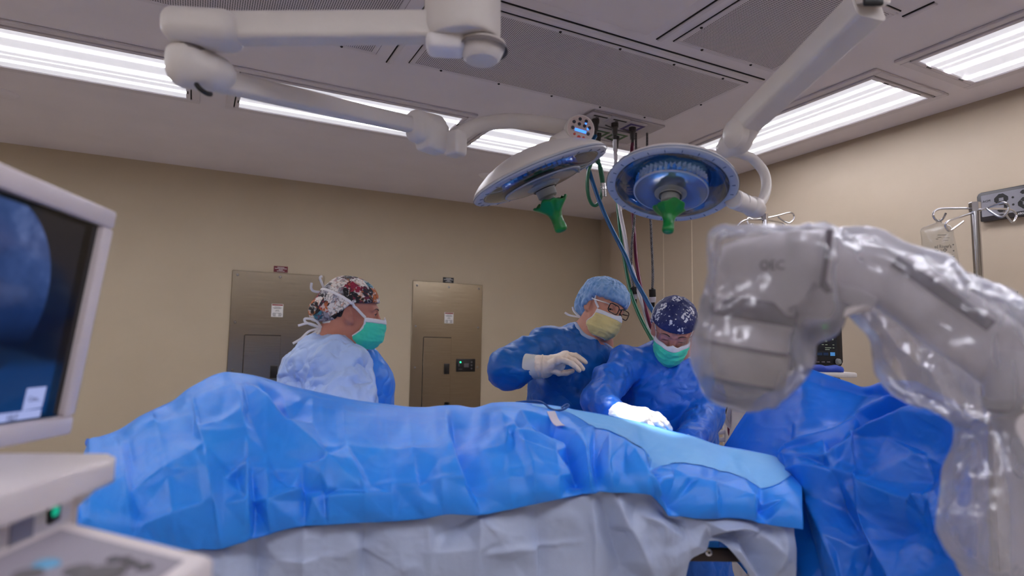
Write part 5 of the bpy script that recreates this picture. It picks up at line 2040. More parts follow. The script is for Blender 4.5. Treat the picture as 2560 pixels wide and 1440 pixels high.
BLUE_STROKES = [
    ([(601, 956), (660, 1020), (713, 1078), (816, 1163), (910, 1238)], .016, 26, 60, 60),
    ([(640, 950), (676, 1000), (722, 1060)], -.008, 30, 14),
    ([(483, 966), (502, 1078), (516, 1125), (535, 1250), (554, 1369)], .010, 34, 16),
    ([(572, 940), (601, 1041), (615, 1106), (619, 1158), (629, 1336)], .010, 40, 22),
    ([(629, 1190), (632, 1260), (631, 1340)], -.016, 26, 9),
    ([(706, 975), (710, 1030), (715, 1073)], .006, 20, 10),
    ([(757, 1160), (760, 1220), (762, 1322)], -.010, 22, 9),
    ([(854, 1008), (863, 1125), (891, 1191), (912, 1238), (910, 1303)], .009, 36, 12),
    ([(1018, 1031), (1032, 1134), (1046, 1228), (1065, 1298)], .007, 30, 14),
    ([(1126, 1017), (1140, 1102), (1159, 1163), (1187, 1228), (1203, 1289)], -.013, 34, 14),
    ([(1112, 1017), (1122, 1090), (1140, 1150), (1165, 1220)], .008, 18, 30),
    ([(502, 1073), (555, 1064), (612, 1048)], .006, 10, 26),
    ([(713, 1073), (780, 1068), (854, 1059), (940, 1052), (1018, 1045)], .006, 10, 26),
    ([(362, 1310), (440, 1288), (535, 1266)], .011, 8, 30),
    ([(558, 1200), (590, 1180), (615, 1153)], .006, 8, 22),
    ([(629, 1266), (700, 1240), (760, 1222), (850, 1230)], .005, 8, 26),
    ([(929, 1223), (990, 1219), (1046, 1220)], .007, 8, 22),
    ([(1074, 1209), (1158, 1200)], .006, 8, 22),
    ([(330, 1052), (400, 1002), (469, 968)], .010, 10, 34),
    ([(254, 1106), (320, 1068), (380, 1036), (483, 985)], .012, 10, 30),
    ([(300, 1120), (400, 1072), (490, 1040)], .007, 12, 34),
    ([(338, 1228), (410, 1186), (488, 1144), (516, 1128)], .010, 24, 60),
    ([(322, 1100), (328, 1160), (330, 1228)], -.003, 18, 8),
    ([(338, 1233), (350, 1275), (366, 1320)], -.005, 26, 10),
    ([(676, 958), (760, 975), (854, 998), (960, 1022), (1018, 1031)], .007, 8, 16),
    ([(704, 984), (780, 996), (854, 1008), (940, 1020), (1018, 1034)], .010, 8, 22),
    ([(620, 1040), (700, 1100), (800, 1170)], .006, 20, 30),
    ([(685, 1171), (700, 1190), (722, 1219)], -.008, 22, 10),
    ([(760, 1170), (800, 1200), (820, 1250)], .008, 12, 22),
    ([(560, 1160), (590, 1190), (600, 1230)], -.007, 20, 16),
    ([(1211, 1031), (1286, 1076), (1309, 1121), (1331, 1170), (1339, 1256)], .012, 40, 14),
    ([(1195, 1020), (1240, 1060), (1290, 1120)], .008, 16, 26),
    ([(1220, 1075), (1260, 1095), (1295, 1085)], .006, 12, 16),
    ([(1324, 1050), (1410, 1084), (1429, 1121), (1444, 1185), (1462, 1241)], -.024, 20, 26),
    ([(1390, 1062), (1440, 1090), (1470, 1140), (1480, 1230)], .010, 14, 20),
    ([(1485, 1054), (1485, 1148), (1492, 1192), (1500, 1230)], -.010, 14, 12),
    ([(1519, 1072), (1522, 1170), (1530, 1230)], .010, 14, 8),
    ([(1485, 1065), (1560, 1129), (1612, 1192), (1669, 1286)], .014, 22, 44),
    ([(1590, 1065), (1616, 1110), (1642, 1176)], -.014, 26, 9),
    ([(1646, 1170), (1680, 1195), (1721, 1219)], .010, 20, 22),
    ([(1560, 1160), (1610, 1146), (1650, 1172)], .008, 8, 18),
    ([(1639, 1204), (1744, 1219), (1886, 1247)], .012, 10, 26),
    ([(1800, 1118), (1830, 1136), (1856, 1150)], -.012, 14, 10),
    ([(1905, 1212), (1912, 1260), (1920, 1316)], -.018, 16, 10),
    ([(1860, 1200), (1880, 1250), (1886, 1300)], .008, 16, 12),
    ([(1640, 1240), (1672, 1262), (1680, 1292)], -.010, 18, 12),
    ([(1257, 1181), (1310, 1176), (1360, 1170), (1430, 1176)], .004, 6, 20),
    ([(1280, 1100), (1350, 1090), (1410, 1100)], .006, 10, 24),
    ([(1225, 1012), (1300, 1018), (1420, 1036)], .006, 5, 10),
    ([(1210, 1024), (1300, 1032), (1400, 1050)], .007, 5, 10),
]


for _x0, _x1, _x2 in ((300, 318, 330), (392, 420, 444), (655, 668, 676), (800, 812, 818), (960, 975, 985), (1085, 1100, 1112), (1250, 1268, 1280), (1375, 1392, 1400), (1600, 1630, 1650), (1760, 1782, 1796), (1850, 1866, 1872)):
    BLUE_STROKES.append(([(_x0, float(ridge(_x0)) + 12), (_x1, (float(ridge(_x0)) + float(hem(_x2))) / 2), (_x2, float(hem(_x2)))], .0022, 7, 5, 20))
for _y, _xa, _xb in ((1100, 330, 640), (1180, 360, 900), (1130, 700, 1200), (1200, 1060, 1560), (1120, 1200, 1420), (1250, 560, 1000), (1260, 1640, 1960)):
    BLUE_STROKES.append(([(_xa, _y + 8), ((_xa + _xb) / 2, _y - 4), (_xb, _y - 12)], .0020, 5, 8, 40))


def rel_normals(P):
    N = grid_normals(P)
    view = P - CAM
    s = np.sign((N * view).sum(2, keepdims=True))
    return -N * np.where(s == 0, 1, s)


def blue_surface(U, V, lift=0.0, back=True):
    D = drape_depth(U, V)
    P = project_rays(U, V, D)
    N = rel_normals(P)
    if U.shape[0] > 6:
        h = facet_field(U, V, BLUE_STROKES, ridge, hem, 216, 2004, 1.7, 3, .006) + .30 * strokes_field(U, V, BLUE_STROKES) + cloth_tex(U, V, .0022, 1) + lift
    else:
        h = lift + .001 + 0 * U
    r = ridge(U)
    h = h * np.clip((V - r) / 45, .04, 1)
    return P + N * h[..., None]


def back_rows(P0, n=9, reach=.34, drop=.42, side=None):
    """rows behind the ridge, falling away from the camera"""
    away = WB[:, 1]
    out = []
    for t in np.linspace(1, 0, n, endpoint=False):
        out.append(P0 + away * reach * math.sin(t * math.pi / 2) - np.array([0, 0, 1]) * drop * (1 - math.cos(t * math.pi / 2)))
    return np.array(out)


def drape(name, colf, mat, u0, u1, nu, top, bot, nv, surf, back=None, label=None, cat='surgical drape', group=None, parent=None, thick=.0016, sq=1.0):
    u = np.linspace(u0, u1, nu)
    tt = np.linspace(0, 1, nv) ** sq
    U = np.repeat(u[None, :], nv, 0)
    a, b = top(u), bot(u)
    V = a[None, :] + (b - a)[None, :] * tt[:, None]
    P = surf(U, V)
    if back:
        P = np.vstack([back_rows(P[0], **back), P])
    mb = MB().grid(P)
    o = mb.build(name, mat, parent, 180)
    # faces must look to the camera side
    me = o.data
    pc, pn = me.polygons[len(me.polygons) // 2].center, me.polygons[len(me.polygons) // 2].normal
    if (np.array(pc) + ORG[o.name] - CAM) @ np.array(pn) > 0:
        me.flip_normals()
    if thick:
        sm = o.modifiers.new('thickness', 'SOLIDIFY')
        sm.thickness = thick
        sm.offset = -1
    return tag(o, label, cat if label else None, group)


def drape_cloth(name, col, dark, rough=.40, sheen=.03):
    t = NT(name)
    f = t.noise(5, 5, .6)
    t.set(col=t.ramp(f, [(.32, lin(*dark)), (.68, lin(*col))]), rough=rough, sheen=sheen)
    t.b.inputs['Specular IOR Level'].default_value = .5
    t.bump(t.noise(30, 6, .6), .16, .006)
    return t.m


M['drape_blue'] = drape_cloth('blue_drape', (46, 150, 252), (36, 136, 246))
M['drape_deep'] = drape_cloth('deep_blue_drape', (8, 112, 222), (4, 100, 212))
M['drape_pale'] = drape_cloth('pale_blue_sheet', (128, 194, 252), (112, 182, 248), .65)
M['drape_grey'] = drape_cloth('grey_drape', (186, 198, 226), (174, 187, 216), .42)

blue = drape('surgical_drape', None, M['drape_blue'], 152, 2004, 680, ridge, hem, 130, blue_surface, dict(reach=.40, drop=.40),
             'long bright blue drape over the patient, running across the whole picture')

# folded corner of the drape at the far left
cq = [at(222, 1099, 1.45), at(236, 1096, 1.46), at(262, 1090, 1.47), at(232, 1110, 1.44), at(228, 1123, 1.43), at(250, 1112, 1.44), at(300, 1082, 1.46)]
MB().tube(spline([at(219, 1098, 1.46), at(221, 1112, 1.45), at(226, 1126, 1.43)], 8), [.003, .005, .006, .006, .005, .004, .003, .002], 8).build('corner_fold', M['drape_deep'], blue)

# ---- grey lower sheet
grey_low = curve([(150, 1470), (1690, 1470), (1712, 1462), (1722, 1404), (1745, 1386), (1768, 1373), (1774, 1354), (1800, 1352), (1822, 1376), (1850, 1412), (1885, 1470), (1990, 1470)])
GREY_STROKES = [
    ([(560, 1360), (566, 1440), (570, 1480)], .008, 20, 26),
    ([(632, 1340), (638, 1400), (638, 1480)], -.014, 22, 12), ([(760, 1320), (758, 1400), (757, 1480)], .010, 22, 10),
    ([(910, 1306), (906, 1380), (904, 1480)], -.010, 24, 10), ([(1074, 1300), (1080, 1380), (1082, 1480)], .006, 24, 12),
    ([(1205, 1290), (1150, 1322), (1085, 1342)], -.014, 14, 30), ([(1203, 1292), (1198, 1370), (1196, 1480)], .012, 26, 12),
    ([(1205, 1300), (1260, 1330), (1330, 1345)], .009, 16, 26), ([(1339, 1256), (1346, 1372), (1348, 1480)], -.012, 16, 18),
    ([(1200, 1388), (1286, 1370), (1342, 1372), (1481, 1350)], .010, 8, 30), ([(1210, 1300), (1250, 1345), (1280, 1400)], .007, 18, 18),
    ([(1477, 1240), (1485, 1339), (1481, 1480)], .012, 34, 14), ([(1534, 1234), (1567, 1316), (1605, 1391), (1640, 1470)], .020, 26, 34),
    ([(1500, 1240), (1530, 1330), (1560, 1420), (1570, 1480)], -.016, 24, 20), ([(1590, 1279), (1640, 1300), (1712, 1341)], .022, 20, 26),
    ([(1590, 1270), (1570, 1330), (1580, 1350)], -.012, 20, 20), ([(1632, 1310), (1650, 1370), (1690, 1440)], .018, 22, 18), ([(1712, 1341), (1680, 1380), (1690, 1430)], .016, 20, 16),
    ([(1712, 1341), (1740, 1360), (1766, 1372)], .010, 12, 16), ([(1650, 1280), (1700, 1310), (1720, 1330)], -.014, 12, 18), ([(1764, 1302), (1800, 1318), (1850, 1316), (1900, 1330)], .022, 8, 18),
    ([(1780, 1345), (1840, 1330), (1930, 1318)], -.018, 12, 14), ([(1800, 1352), (1840, 1372), (1870, 1420), (1900, 1470)], .020, 12, 26), ([(1850, 1350), (1885, 1400), (1910, 1460)], -.018, 16, 16),
    ([(1960, 1325), (1950, 1380), (1930, 1440)], .018, 20, 20), ([(1980, 1340), (1976, 1400), (1980, 1470)], .010, 20, 10), ([(690, 1400), (800, 1392), (900, 1396)], .004, 10, 24),
    ([(960, 1330), (1000, 1380), (1010, 1450)], .007, 26, 30), ([(1380, 1300), (1420, 1290), (1470, 1300)], .004, 10, 24), ([(840, 1400), (900, 1370), (1000, 1420), (1060, 1410)], .006, 20, 30),
]


def grey_surface(U, V):
    e = hem(U)
    D = de(U) + .018 + .016 * np.clip((e - V) / 26, 0, 1) - (V - e) * .00012
    P = project_rays(U, V, D)
    N = rel_normals(P)
    h = (facet_field(U, V, GREY_STROKES, hem, lambda u: 1475, 170, 1984, 1.5, 5, .006) + .35 * strokes_field(U, V, GREY_STROKES)) * np.clip((V - e + 26) / 30, .25, 1) + cloth_tex(U, V, .0022, 9)
    return P + N * h[..., None] - N * .004


drape('under_drape', None, M['drape_grey'], 170, 1984, 520, lambda u: hem(u) - 20, grey_low, 60, grey_surface, None,
      'grey lower sheet hanging below the blue drape along the near side of the table')

# ---- pale blue sheet at the operating site
pal_t = curve([(1330, 1010), (1400, 1018), (1440, 1026), (1500, 1036), (1560, 1048), (1620, 1062), (1680, 1079), (1740, 1094), (1780, 1109), (1830, 1121), (1880, 1129), (1940, 1143), (1972, 1160), (1990, 1176)])
pal_b = curve([(1330, 1014), (1380, 1024), (1430, 1036), (1480, 1070), (1520, 1094), (1560, 1122), (1600, 1146), (1640, 1166), (1680, 1168), (1740, 1174), (1820, 1177), (1860, 1200), (1905, 1212), (1940, 1208), (1972, 1190), (1990, 1180)])
drape('site_sheet', None, M['drape_pale'], 1330, 1990, 190, pal_t, pal_b, 60, lambda U, V: blue_surface(U, V, .0022), None,
      'pale blue absorbent sheet beside the surgeon\'s gloved hands, on the blue drape', thick=0)

# ---- drape over the anaesthesia screen
scr_t = curve([(1806, 1122), (1830, 1083), (1855, 1045), (1885, 1004), (1920, 977), (1965, 948), (2006, 921), (2018, 921), (2060, 934), (2120, 954), (2160, 967), (2178, 964), (2200, 956), (2235, 951), (2262, 951), (2290, 953), (2330, 974), (2390, 1004), (2425, 1036), (2470, 1064)])
scr_b = curve([(1806, 1180), (1900, 1300), (1990, 1470), (2470, 1480)])
sd_t = curve([(1806, 2.02), (1900, 1.96), (2010, 1.86), (2178, 1.70), (2290, 1.52), (2425, 1.30), (2470, 1.25)])
sd_b = curve([(1806, 1.98), (1900, 1.70), (1990, 1.47), (2200, 1.34), (2470, 1.14)])
SCR_STROKES = [
    ([(1945, 1141), (2012, 1122), (2080, 1099), (2170, 1050), (2260, 1005), (2361, 990)], .022, 16, 34, 60),
    ([(1956, 1145), (2065, 1121), (2185, 1095)], .014, 14, 22),
    ([(2060, 1179), (2072, 1170), (2140, 1130), (2211, 1091), (2290, 1048), (2372, 1010)], .034, 22, 34, 40),
    ([(1956, 1147), (2010, 1160), (2065, 1178)], .022, 12, 26), ([(1975, 1190), (2030, 1193), (2087, 1200), (2180, 1228), (2279, 1257)], .030, 14, 40),
    ([(2279, 1257), (2310, 1246), (2342, 1230)], .020, 12, 36), ([(2080, 1140), (2200, 1060), (2330, 1010)], -.014, 20, 20),
    ([(2102, 1219), (2144, 1290), (2185, 1361), (2245, 1470)], .020, 40, 24), ([(2016, 1245), (2065, 1350), (2106, 1470)], .020, 30, 26), ([(1990, 1200), (2010, 1300), (2060, 1470)], -.012, 26, 20),
    ([(2185, 1365), (2245, 1340), (2305, 1314)], -.014, 20, 20), ([(2095, 1388), (2140, 1374), (2180, 1365)], .008, 10, 20), ([(2316, 1132), (2318, 1200), (2309, 1297)], -.010, 30, 14),
    ([(2237, 1102), (2309, 1140), (2387, 1177)], .010, 14, 26), ([(1994, 941), (2080, 962), (2162, 981), (2260, 998)], -.010, 6, 16), ([(2160, 968), (2220, 960), (2290, 957)], .010, 6, 14),
    ([(1990, 1035), (2040, 1046), (2110, 1062)], .004, 10, 24), ([(1960, 1000), (1990, 1060), (1985, 1120)], .004, 26, 30), ([(2372, 1012), (2400, 1050), (2405, 1130)], .014, 24, 20),
    ([(2087, 1200), (2120, 1270), (2150, 1330)], -.014, 26, 20), ([(2330, 1240), (2350, 1320), (2380, 1400)], .010, 26, 20),
]


def scr_surface(U, V):
    t, b = scr_t(U), scr_b(U)
    s = np.clip((V - t) / np.maximum(b - t, 10), 0, 1)
    D = sd_t(U) + (sd_b(U) - sd_t(U)) * (1 - (1 - s) ** 1.5)
    P = project_rays(U, V, D)
    N = rel_normals(P)
    h = (facet_field(U, V, SCR_STROKES, scr_t, scr_b, 1806, 2470, 1.2, 7, .006) + .35 * strokes_field(U, V, SCR_STROKES)) * np.clip((V - t) / 14, .1, 1) + cloth_tex(U, V, .004, 5) * np.clip((V - t) / 20, .1, 1)
    return P + N * h[..., None]


drape('screen_drape', None, M['drape_deep'], 1806, 2470, 260, scr_t, scr_b, 190, scr_surface, dict(reach=.05, drop=.35, n=7),
      'darker blue drape raised as a screen at the patient\'s head, behind the bagged C-arm', 'surgical drape')

# ---- operating table under the drapes
ot = empty('operating_table', np.array([*at(1100, 1300, 1.62)[:2], 0]), 'operating table under the drapes, its steel side rail showing at lower right', 'table')
tr, ta = WB[:, 0], WB[:, 1]
RT = np.column_stack([tr, ta, (0, 0, 1)])
pl, prr = at(420, 1380, 1.44), at(1840, 1392, 1.60)
zt_ = at(1770, 1390, 1.46)[2]
c0 = np.array([*((at(300, 1300, 1.60) + at(1960, 1300, 1.86)) / 2)[:2], zt_ + .06])
MB().box(c0, (1.40, .30, .05), RT, bevel=.015).build('mattress', M['black'], ot)
MB().box(c0 - (0, 0, .045), (1.40, .30, .03), RT, bevel=.004).build('table_frame', M['black'], ot)
M['rail_steel'] = plain('dark_rail', (70, 62, 60), .35, .8)
ra, rb = at(1660, 1386, 1.475), at(1860, 1386, 1.49)
rail = MB().box((ra + rb) / 2, (np.linalg.norm(rb - ra), .012, .030), RT, bevel=.002).build('side_rail', M['rail_steel'], ot)
bq = at(1771, 1380, 1.468)
MB().lathe([(0, .006), (.0055, .006), (.0085, .004), (.0085, 0)], frame_z(-ta), bq, 20).build('bolt', M['chrome'], rail)
MB().lathe([(0, .0066), (.0035, .0066), (.0035, .005)], frame_z(-ta), bq, 6).build('bolt_socket', M['black'], rail)
MB().box(np.array([c0[0], c0[1], .42]), (.34, .22, .76), RT, bevel=.03).build('column', M['steel_panel'], ot)
MB().box(np.array([c0[0], c0[1], .04]), (.9, .42, .08), RT, bevel=.02).build('base', M['black'], ot)

# ---- small things lying on the drape
M['cord_blue'] = plain('blue_cord', (24, 74, 140), .4)
cpts = [at(1290, 1006, 1.80), at(1320, 1003, 1.79), at(1348, 1004, 1.775), at(1362, 1010, 1.765), at(1375, 1021, 1.755), at(1392, 1026, 1.75), at(1410, 1023, 1.75), at(1421, 1015, 1.76), at(1419, 1011, 1.765), at(1412, 1014, 1.765), at(1404, 1020, 1.76)]
tag(MB().tube(spline(cpts, 60), .0030, 8).build('cautery_cord', M['cord_blue'], None), 'thin dark blue cord looped on top of the blue drape', 'cord')
M['tape'] = plain('white_tape', (206, 198, 214), .6)
u = np.linspace(0, 1, 14)
q = spline([(1377, 1031), (1385, 1055), (1392, 1066), (1400, 1072)], 14)
Pt = []
for (x, y) in q:
    U_ = np.array([[x - 10, x, x + 10]])
    V_ = np.array([[y + 1, y, y - 1]])
    Pt.append(blue_surface(np.vstack([U_, U_ + .01]), np.vstack([V_, V_ + 2.0]), .008)[0])
Pt = np.array(Pt)
tag(MB().sheet(Pt, .001).build('tape_strip', M['tape'], None), 'short strip of white tape stuck on the blue drape', 'tape')
# ------------------------------------------------------------------ hoses and cords hanging from the gas outlets
M['hose_white'] = plain('white_hose', (206, 202, 210), .4, noise_amt=.02)
M['hose_maroon'] = plain('maroon_hose', (104, 26, 62), .4)
M['hose_green'] = plain('green_hose', (14, 96, 66), .35)
M['hose_blue'] = plain('blue_hose', (20, 84, 138), .35)
t = NT('braided_cord')
wv = t.n('ShaderNodeTexChecker', i_Scale=150)
t.l(t.coord(), wv.inputs['Vector'])
t.set(col=t.mix(wv.outputs['Fac'], lin(34, 32, 36), lin(104, 100, 106)), rough=.6)
M['braid'] = t.m


def px_path(pts, d0, d1, first=None, n=60):
    k = len(pts)
    P = [at(x, y, d0 + (d1 - d0) * i / (k - 1)) for i, (x, y) in enumerate(pts)]
    if first is not None:
        P = [first] + P
    return spline(P, n)


def hose(name, label, mat, P, r, cat='hose'):
    return tag(MB().tube(P, r, 10).build(name, mat, None, 60), label, cat, 'hoses hanging from the ceiling gas outlets')


hose('gas_hose', 'white gas hose hanging behind the right surgical lamp', M['hose_white'],
     px_path([(1538, 387), (1543, 460), (1550, 527), (1560, 580), (1572, 643), (1587, 693), (1600, 740), (1618, 800), (1632, 842), (1640, 900)], 3.5, 2.85, GAS[1]), .0105)
hose('gas_hose', 'maroon gas hose hanging behind the right surgical lamp', M['hose_maroon'],
     px_path([(1579, 383), (1581, 460), (1583, 547), (1586, 590), (1590, 643), (1597, 693), (1607, 740), (1620, 792), (1634, 842), (1645, 900)], 3.5, 2.85, GAS[2]), .0100)
hose('gas_hose', 'dark green gas hose curving down left of the white hose', M['hose_green'],
     px_path([(1540, 420), (1545, 523), (1550, 577), (1560, 643), (1570, 700), (1580, 742), (1600, 792), (1625, 840), (1650, 880)], 3.5, 2.8, GAS[4]), .0095)
hose('gas_hose', 'blue gas hose slanting down from behind the left surgical lamp', M['hose_blue'],
     px_path([(1452, 395), (1470, 420), (1483, 460), (1500, 507), (1523, 560), (1550, 613), (1567, 647), (1583, 690), (1605, 730), (1630, 774), (1660, 820)], 3.3, 2.85, GAS[0]), .0110)
cp = []
for k in range(52):
    a = k / 51 * 4 * math.pi
    cp.append(at(1486 + 19 * math.cos(a) + k * .05, 458 + 56 * math.sin(a), 3.25 + .03 * math.sin(a * .5)))
P = np.vstack([spline([GAS[3], at(1496, 370, 3.4), at(1497, 405, 3.27), cp[0]], 16)[:-1], spline(cp, 110), spline([cp[-1], at(1507, 440, 3.25), at(1508, 455, 3.25)], 8)[1:]])
ch = hose('coiled_hose', 'green hose looped in a hanging coil between the two lamps', M['hose_green'], P, .0085)
mb = MB()
for dx in (0, 4):
    mb.cyl(at(1506 + dx, 457, 3.24), at(1507 + dx * 1.6, 492, 3.24), .009, .008, 14, bevel=.002)
    mb.cyl(at(1506.5 + dx, 466, 3.24), at(1506.7 + dx * 1.2, 474, 3.24), .012, .012, 12, bevel=.002)
mb.build('metal_fitting', M['chrome'], ch)
for k, (pts, c0, c1, lab) in enumerate((
        ([(1590, 420), (1588, 500), (1586, 552), (1581, 593), (1578, 640), (1579, 690), (1583, 718)], (1583, 717), (1587, 748), 'left braided cord with a black plug, behind the maroon hose'),
        ([(1618, 420), (1623, 500), (1627, 560), (1629, 610), (1631, 650), (1632, 690), (1631, 722)], (1630.5, 722), (1632, 756), 'right braided cord with a black plug, above the navy floral cap'))):
    P = px_path(pts, 3.4, 3.1, at_z(pts[0][0], 330, CEIL))
    o = tag(MB().tube(P, .0068, 8).build('power_cord', M['braid']), lab, 'cord', 'power cords hanging from the ceiling')
    a, b = at(*c0, 3.1), at(*c1, 3.1)
    MB().cyl(a, a + (b - a) * .62, .017, .017, 18, bevel=.003).build('plug', M['black'], o)
    MB().cyl(a + (b - a) * .60, b, .0172, .015, 18, bevel=.002).build('plug_ring', M['hose_white'], o)
    MB().cyl(b, b + (b - a) * .5, .010, .006, 12).build('strain_relief', M['black'], o)

# ------------------------------------------------------------------ IV poles
def iv_pole(label, base_px, top_px, d, rad, hooks, hr):
    top, p1 = at(*top_px, d), at(*base_px, d)
    foot = np.array([top[0], top[1], 0.0])
    r = empty('iv_pole', foot, label, 'IV pole', 'IV poles along the right wall')
    MB().cyl(foot + (0, 0, .09), top, rad, n=24).build('pole', M['chrome'], r)
    MB().cyl(top - (0, 0, rad * 1.1), top + (0, 0, rad * 1.2), rad * 1.25, n=6, bevel=.001).build('hook_clamp', M['chrome'], r)
    for pts in hooks:
        MB().tube(spline([at(x, y, dd) for x, y, dd in pts], 40), hr, 10).build('hook', M['chrome'], r)
    for k in range(5):
        a = 2 * math.pi * k / 5 + .3
        e = np.array([math.cos(a), math.sin(a), 0])
        lg = MB().tube(np.array([foot + (0, 0, .10), foot + e * .12 + np.array([0, 0, .09]), foot + e * .27 + np.array([0, 0, .07])]), [.014, .012, .010], 10).build('leg', M['chrome'], r)
        MB().cyl(foot + e * .27 + np.array([-.012, 0, .028]), foot + e * .27 + np.array([.012, 0, .028]), .028, n=16).build('caster', M['black'], lg)
    return r


D1 = 2.05
iv_pole('steel IV pole with a fluid bag hung on it, in front of the clock', (2452, 735), (2437, 518), D1, .0133,
        [[(2434, 521, D1), (2390, 521, D1 + .0), (2352, 522, D1), (2337, 528, D1 - .01), (2333, 537, D1 - .02), (2338, 548, D1 - .02), (2348, 553, D1 - .02), (2358, 546, D1 - .03), (2364, 534, D1 - .05)],
         [(2434, 531, D1), (2405, 541, D1 - .05), (2376, 551, D1 - .11), (2366, 557, D1 - .13), (2364, 566, D1 - .13), (2374, 577, D1 - .12), (2392, 566, D1 - .09), (2408, 554, D1 - .06)],
         [(2440, 524, D1), (2470, 522, D1 + .06), (2520, 523, D1 + .13), (2536, 530, D1 + .14), (2541, 541, D1 + .14), (2534, 554, D1 + .13), (2526, 552, D1 + .12), (2514, 535, D1 + .11), (2510, 529, D1 + .10)],
         [(2440, 528, D1), (2470, 519, D1 - .02), (2500, 508, D1 - .05), (2512, 507, D1 - .06), (2521, 515, D1 - .06), (2519, 530, D1 - .06), (2508, 541, D1 - .05), (2496, 541, D1 - .04), (2480, 532, D1 - .03), (2466, 521, D1 - .02)]], .0034)
D2 = 3.35
iv_pole('steel IV pole whose hooks rise behind the top of the bagged C-arm', (1914, 600), (1912, 543), D2, .0142,
        [[(1910, 546, D2), (1885, 549, D2), (1872, 545, D2), (1868, 552, D2 - .02), (1872, 562, D2 - .03), (1878, 563, D2 - .03), (1883, 560, D2 - .03)],
         [(1910, 549, D2), (1880, 549, D2 - .05), (1862, 551, D2 - .1), (1848, 560, D2 - .12), (1846, 572, D2 - .12), (1856, 580, D2 - .12), (1868, 571, D2 - .1), (1878, 560, D2 - .08)],
         [(1914, 546, D2), (1945, 539, D2 + .02), (1972, 532, D2 + .04), (1983, 535, D2 + .05), (1985, 546, D2 + .05), (1975, 557, D2 + .04), (1960, 553, D2 + .04), (1946, 543, D2 + .03)],
         [(1914, 549, D2), (1935, 553, D2 + .05), (1954, 557, D2 + .1), (1959, 562, D2 + .11), (1960, 574, D2 + .11)]], .0045)
# fluid bag
t = NT('iv_bag_plastic')
tr = t.n('ShaderNodeBsdfTransparent')
tr.inputs[0].default_value = (.93, .93, .92, 1)
gl = t.n('ShaderNodeBsdfGlossy')
gl.inputs['Roughness'].default_value = .12
df = t.n('ShaderNodeBsdfDiffuse')
df.inputs[0].default_value = (.8, .79, .76, 1)
lw = t.n('ShaderNodeLayerWeight')
lw.inputs[0].default_value = .3
m1 = t.n('ShaderNodeMixShader', i_0=.10)
t.l(tr.outputs[0], m1.inputs[1])
t.l(df.outputs[0], m1.inputs[2])
m2 = t.n('ShaderNodeMixShader')
t.l(t.math('MULTIPLY_ADD', lw.outputs['Fresnel'], .5, .03, True), m2.inputs[0])
t.l(m1.outputs[0], m2.inputs[1])
t.l(gl.outputs[0], m2.inputs[2])
t.l(m2.outputs[0], t.out.inputs[0])
M['iv_plastic'] = t.m
DB = D1 - .03
rr_, dd_, ff_ = ray_frame(2355, 640)
bx = unit(rr_ * .95 + ff_ * .15)
bz = np.array([0, 0, 1.0])
bag = empty('fluid_bag', at(2356, 700, DB), 'clear plastic IV fluid bag with black print hanging from the left pole hook', 'IV bag')
rows = [(556, 2343, 2352, .002), (562, 2326, 2364, .004), (572, 2308, 2375, .006), (590, 2309, 2378, .012), (620, 2311, 2384, .020), (660, 2312, 2390, .026), (700, 2312, 2396, .026), (730, 2318, 2396, .016), (742, 2325, 2392, .003)]
prof = spline(np.array(rows, float), 30)
P = []
for y, xl, xr, th in prof:
    c, hw = at((xl + xr) / 2, y, DB), (xr - xl) / 2 * DB / F_PX
    P.append([c + bx * hw * math.cos(a) - np.cross(bx, bz) * th * math.sin(a) for a in np.linspace(0, 2 * math.pi, 36, endpoint=False)])
P = np.array(P)
MB().grid(P.transpose(1, 0, 2), closed_u=True).build('bag', M['iv_plastic'], bag, 180)
Rb = np.column_stack([bx, bz, np.cross(bx, bz)])
nf = np.cross(bx, bz)
if nf @ ff_ > 0:
    nf = -nf
Rb = np.column_stack([bx, bz, nf])


def on_bag(x, y, th):
    return at(x, y, DB) + nf * th


text_mesh("ed Ringer's", .0165, Rb, on_bag(2354, 619, .022), M['print_black'], 'lettering', bag, sx=.62)
text_mesh("ion, USP", .0165, Rb, on_bag(2348, 630, .024), M['print_black'], 'lettering', bag, sx=.62)
mb = MB()
rng = np.random.RandomState(2)
for k in range(13):
    y = 640 + k * 4.2
    x = 2336 + rng.uniform(0, 2)
    while x < 2376:
        w = rng.uniform(2, 7)
        mb.box(on_bag(x + w / 2, y, .0285), (w * DB / F_PX * .8, .0012, .0004), Rb @ np.eye(3))
        x += w + 1
for k in range(6):
    mb.box(on_bag(2380 + k * .8, 614 + k * 15, .020), (.004, .0035, .0004), Rb)
for x, y, w in ((2352, 590, 18), (2346, 596, 8), (2364, 597, 12), (2362, 603, 10), (2340, 600, 5)):
    mb.box(on_bag(x, y, .019), (w * DB / F_PX, .0012, .0004), Rb)
mb.build('small_print', M['print_black'], bag, 0)
MB().tube(spline([at(2340, 556, DB), at(2347, 549, DB), at(2354, 556, DB)], 10), .0016, 6).build('hanger', M['iv_plastic'], bag)

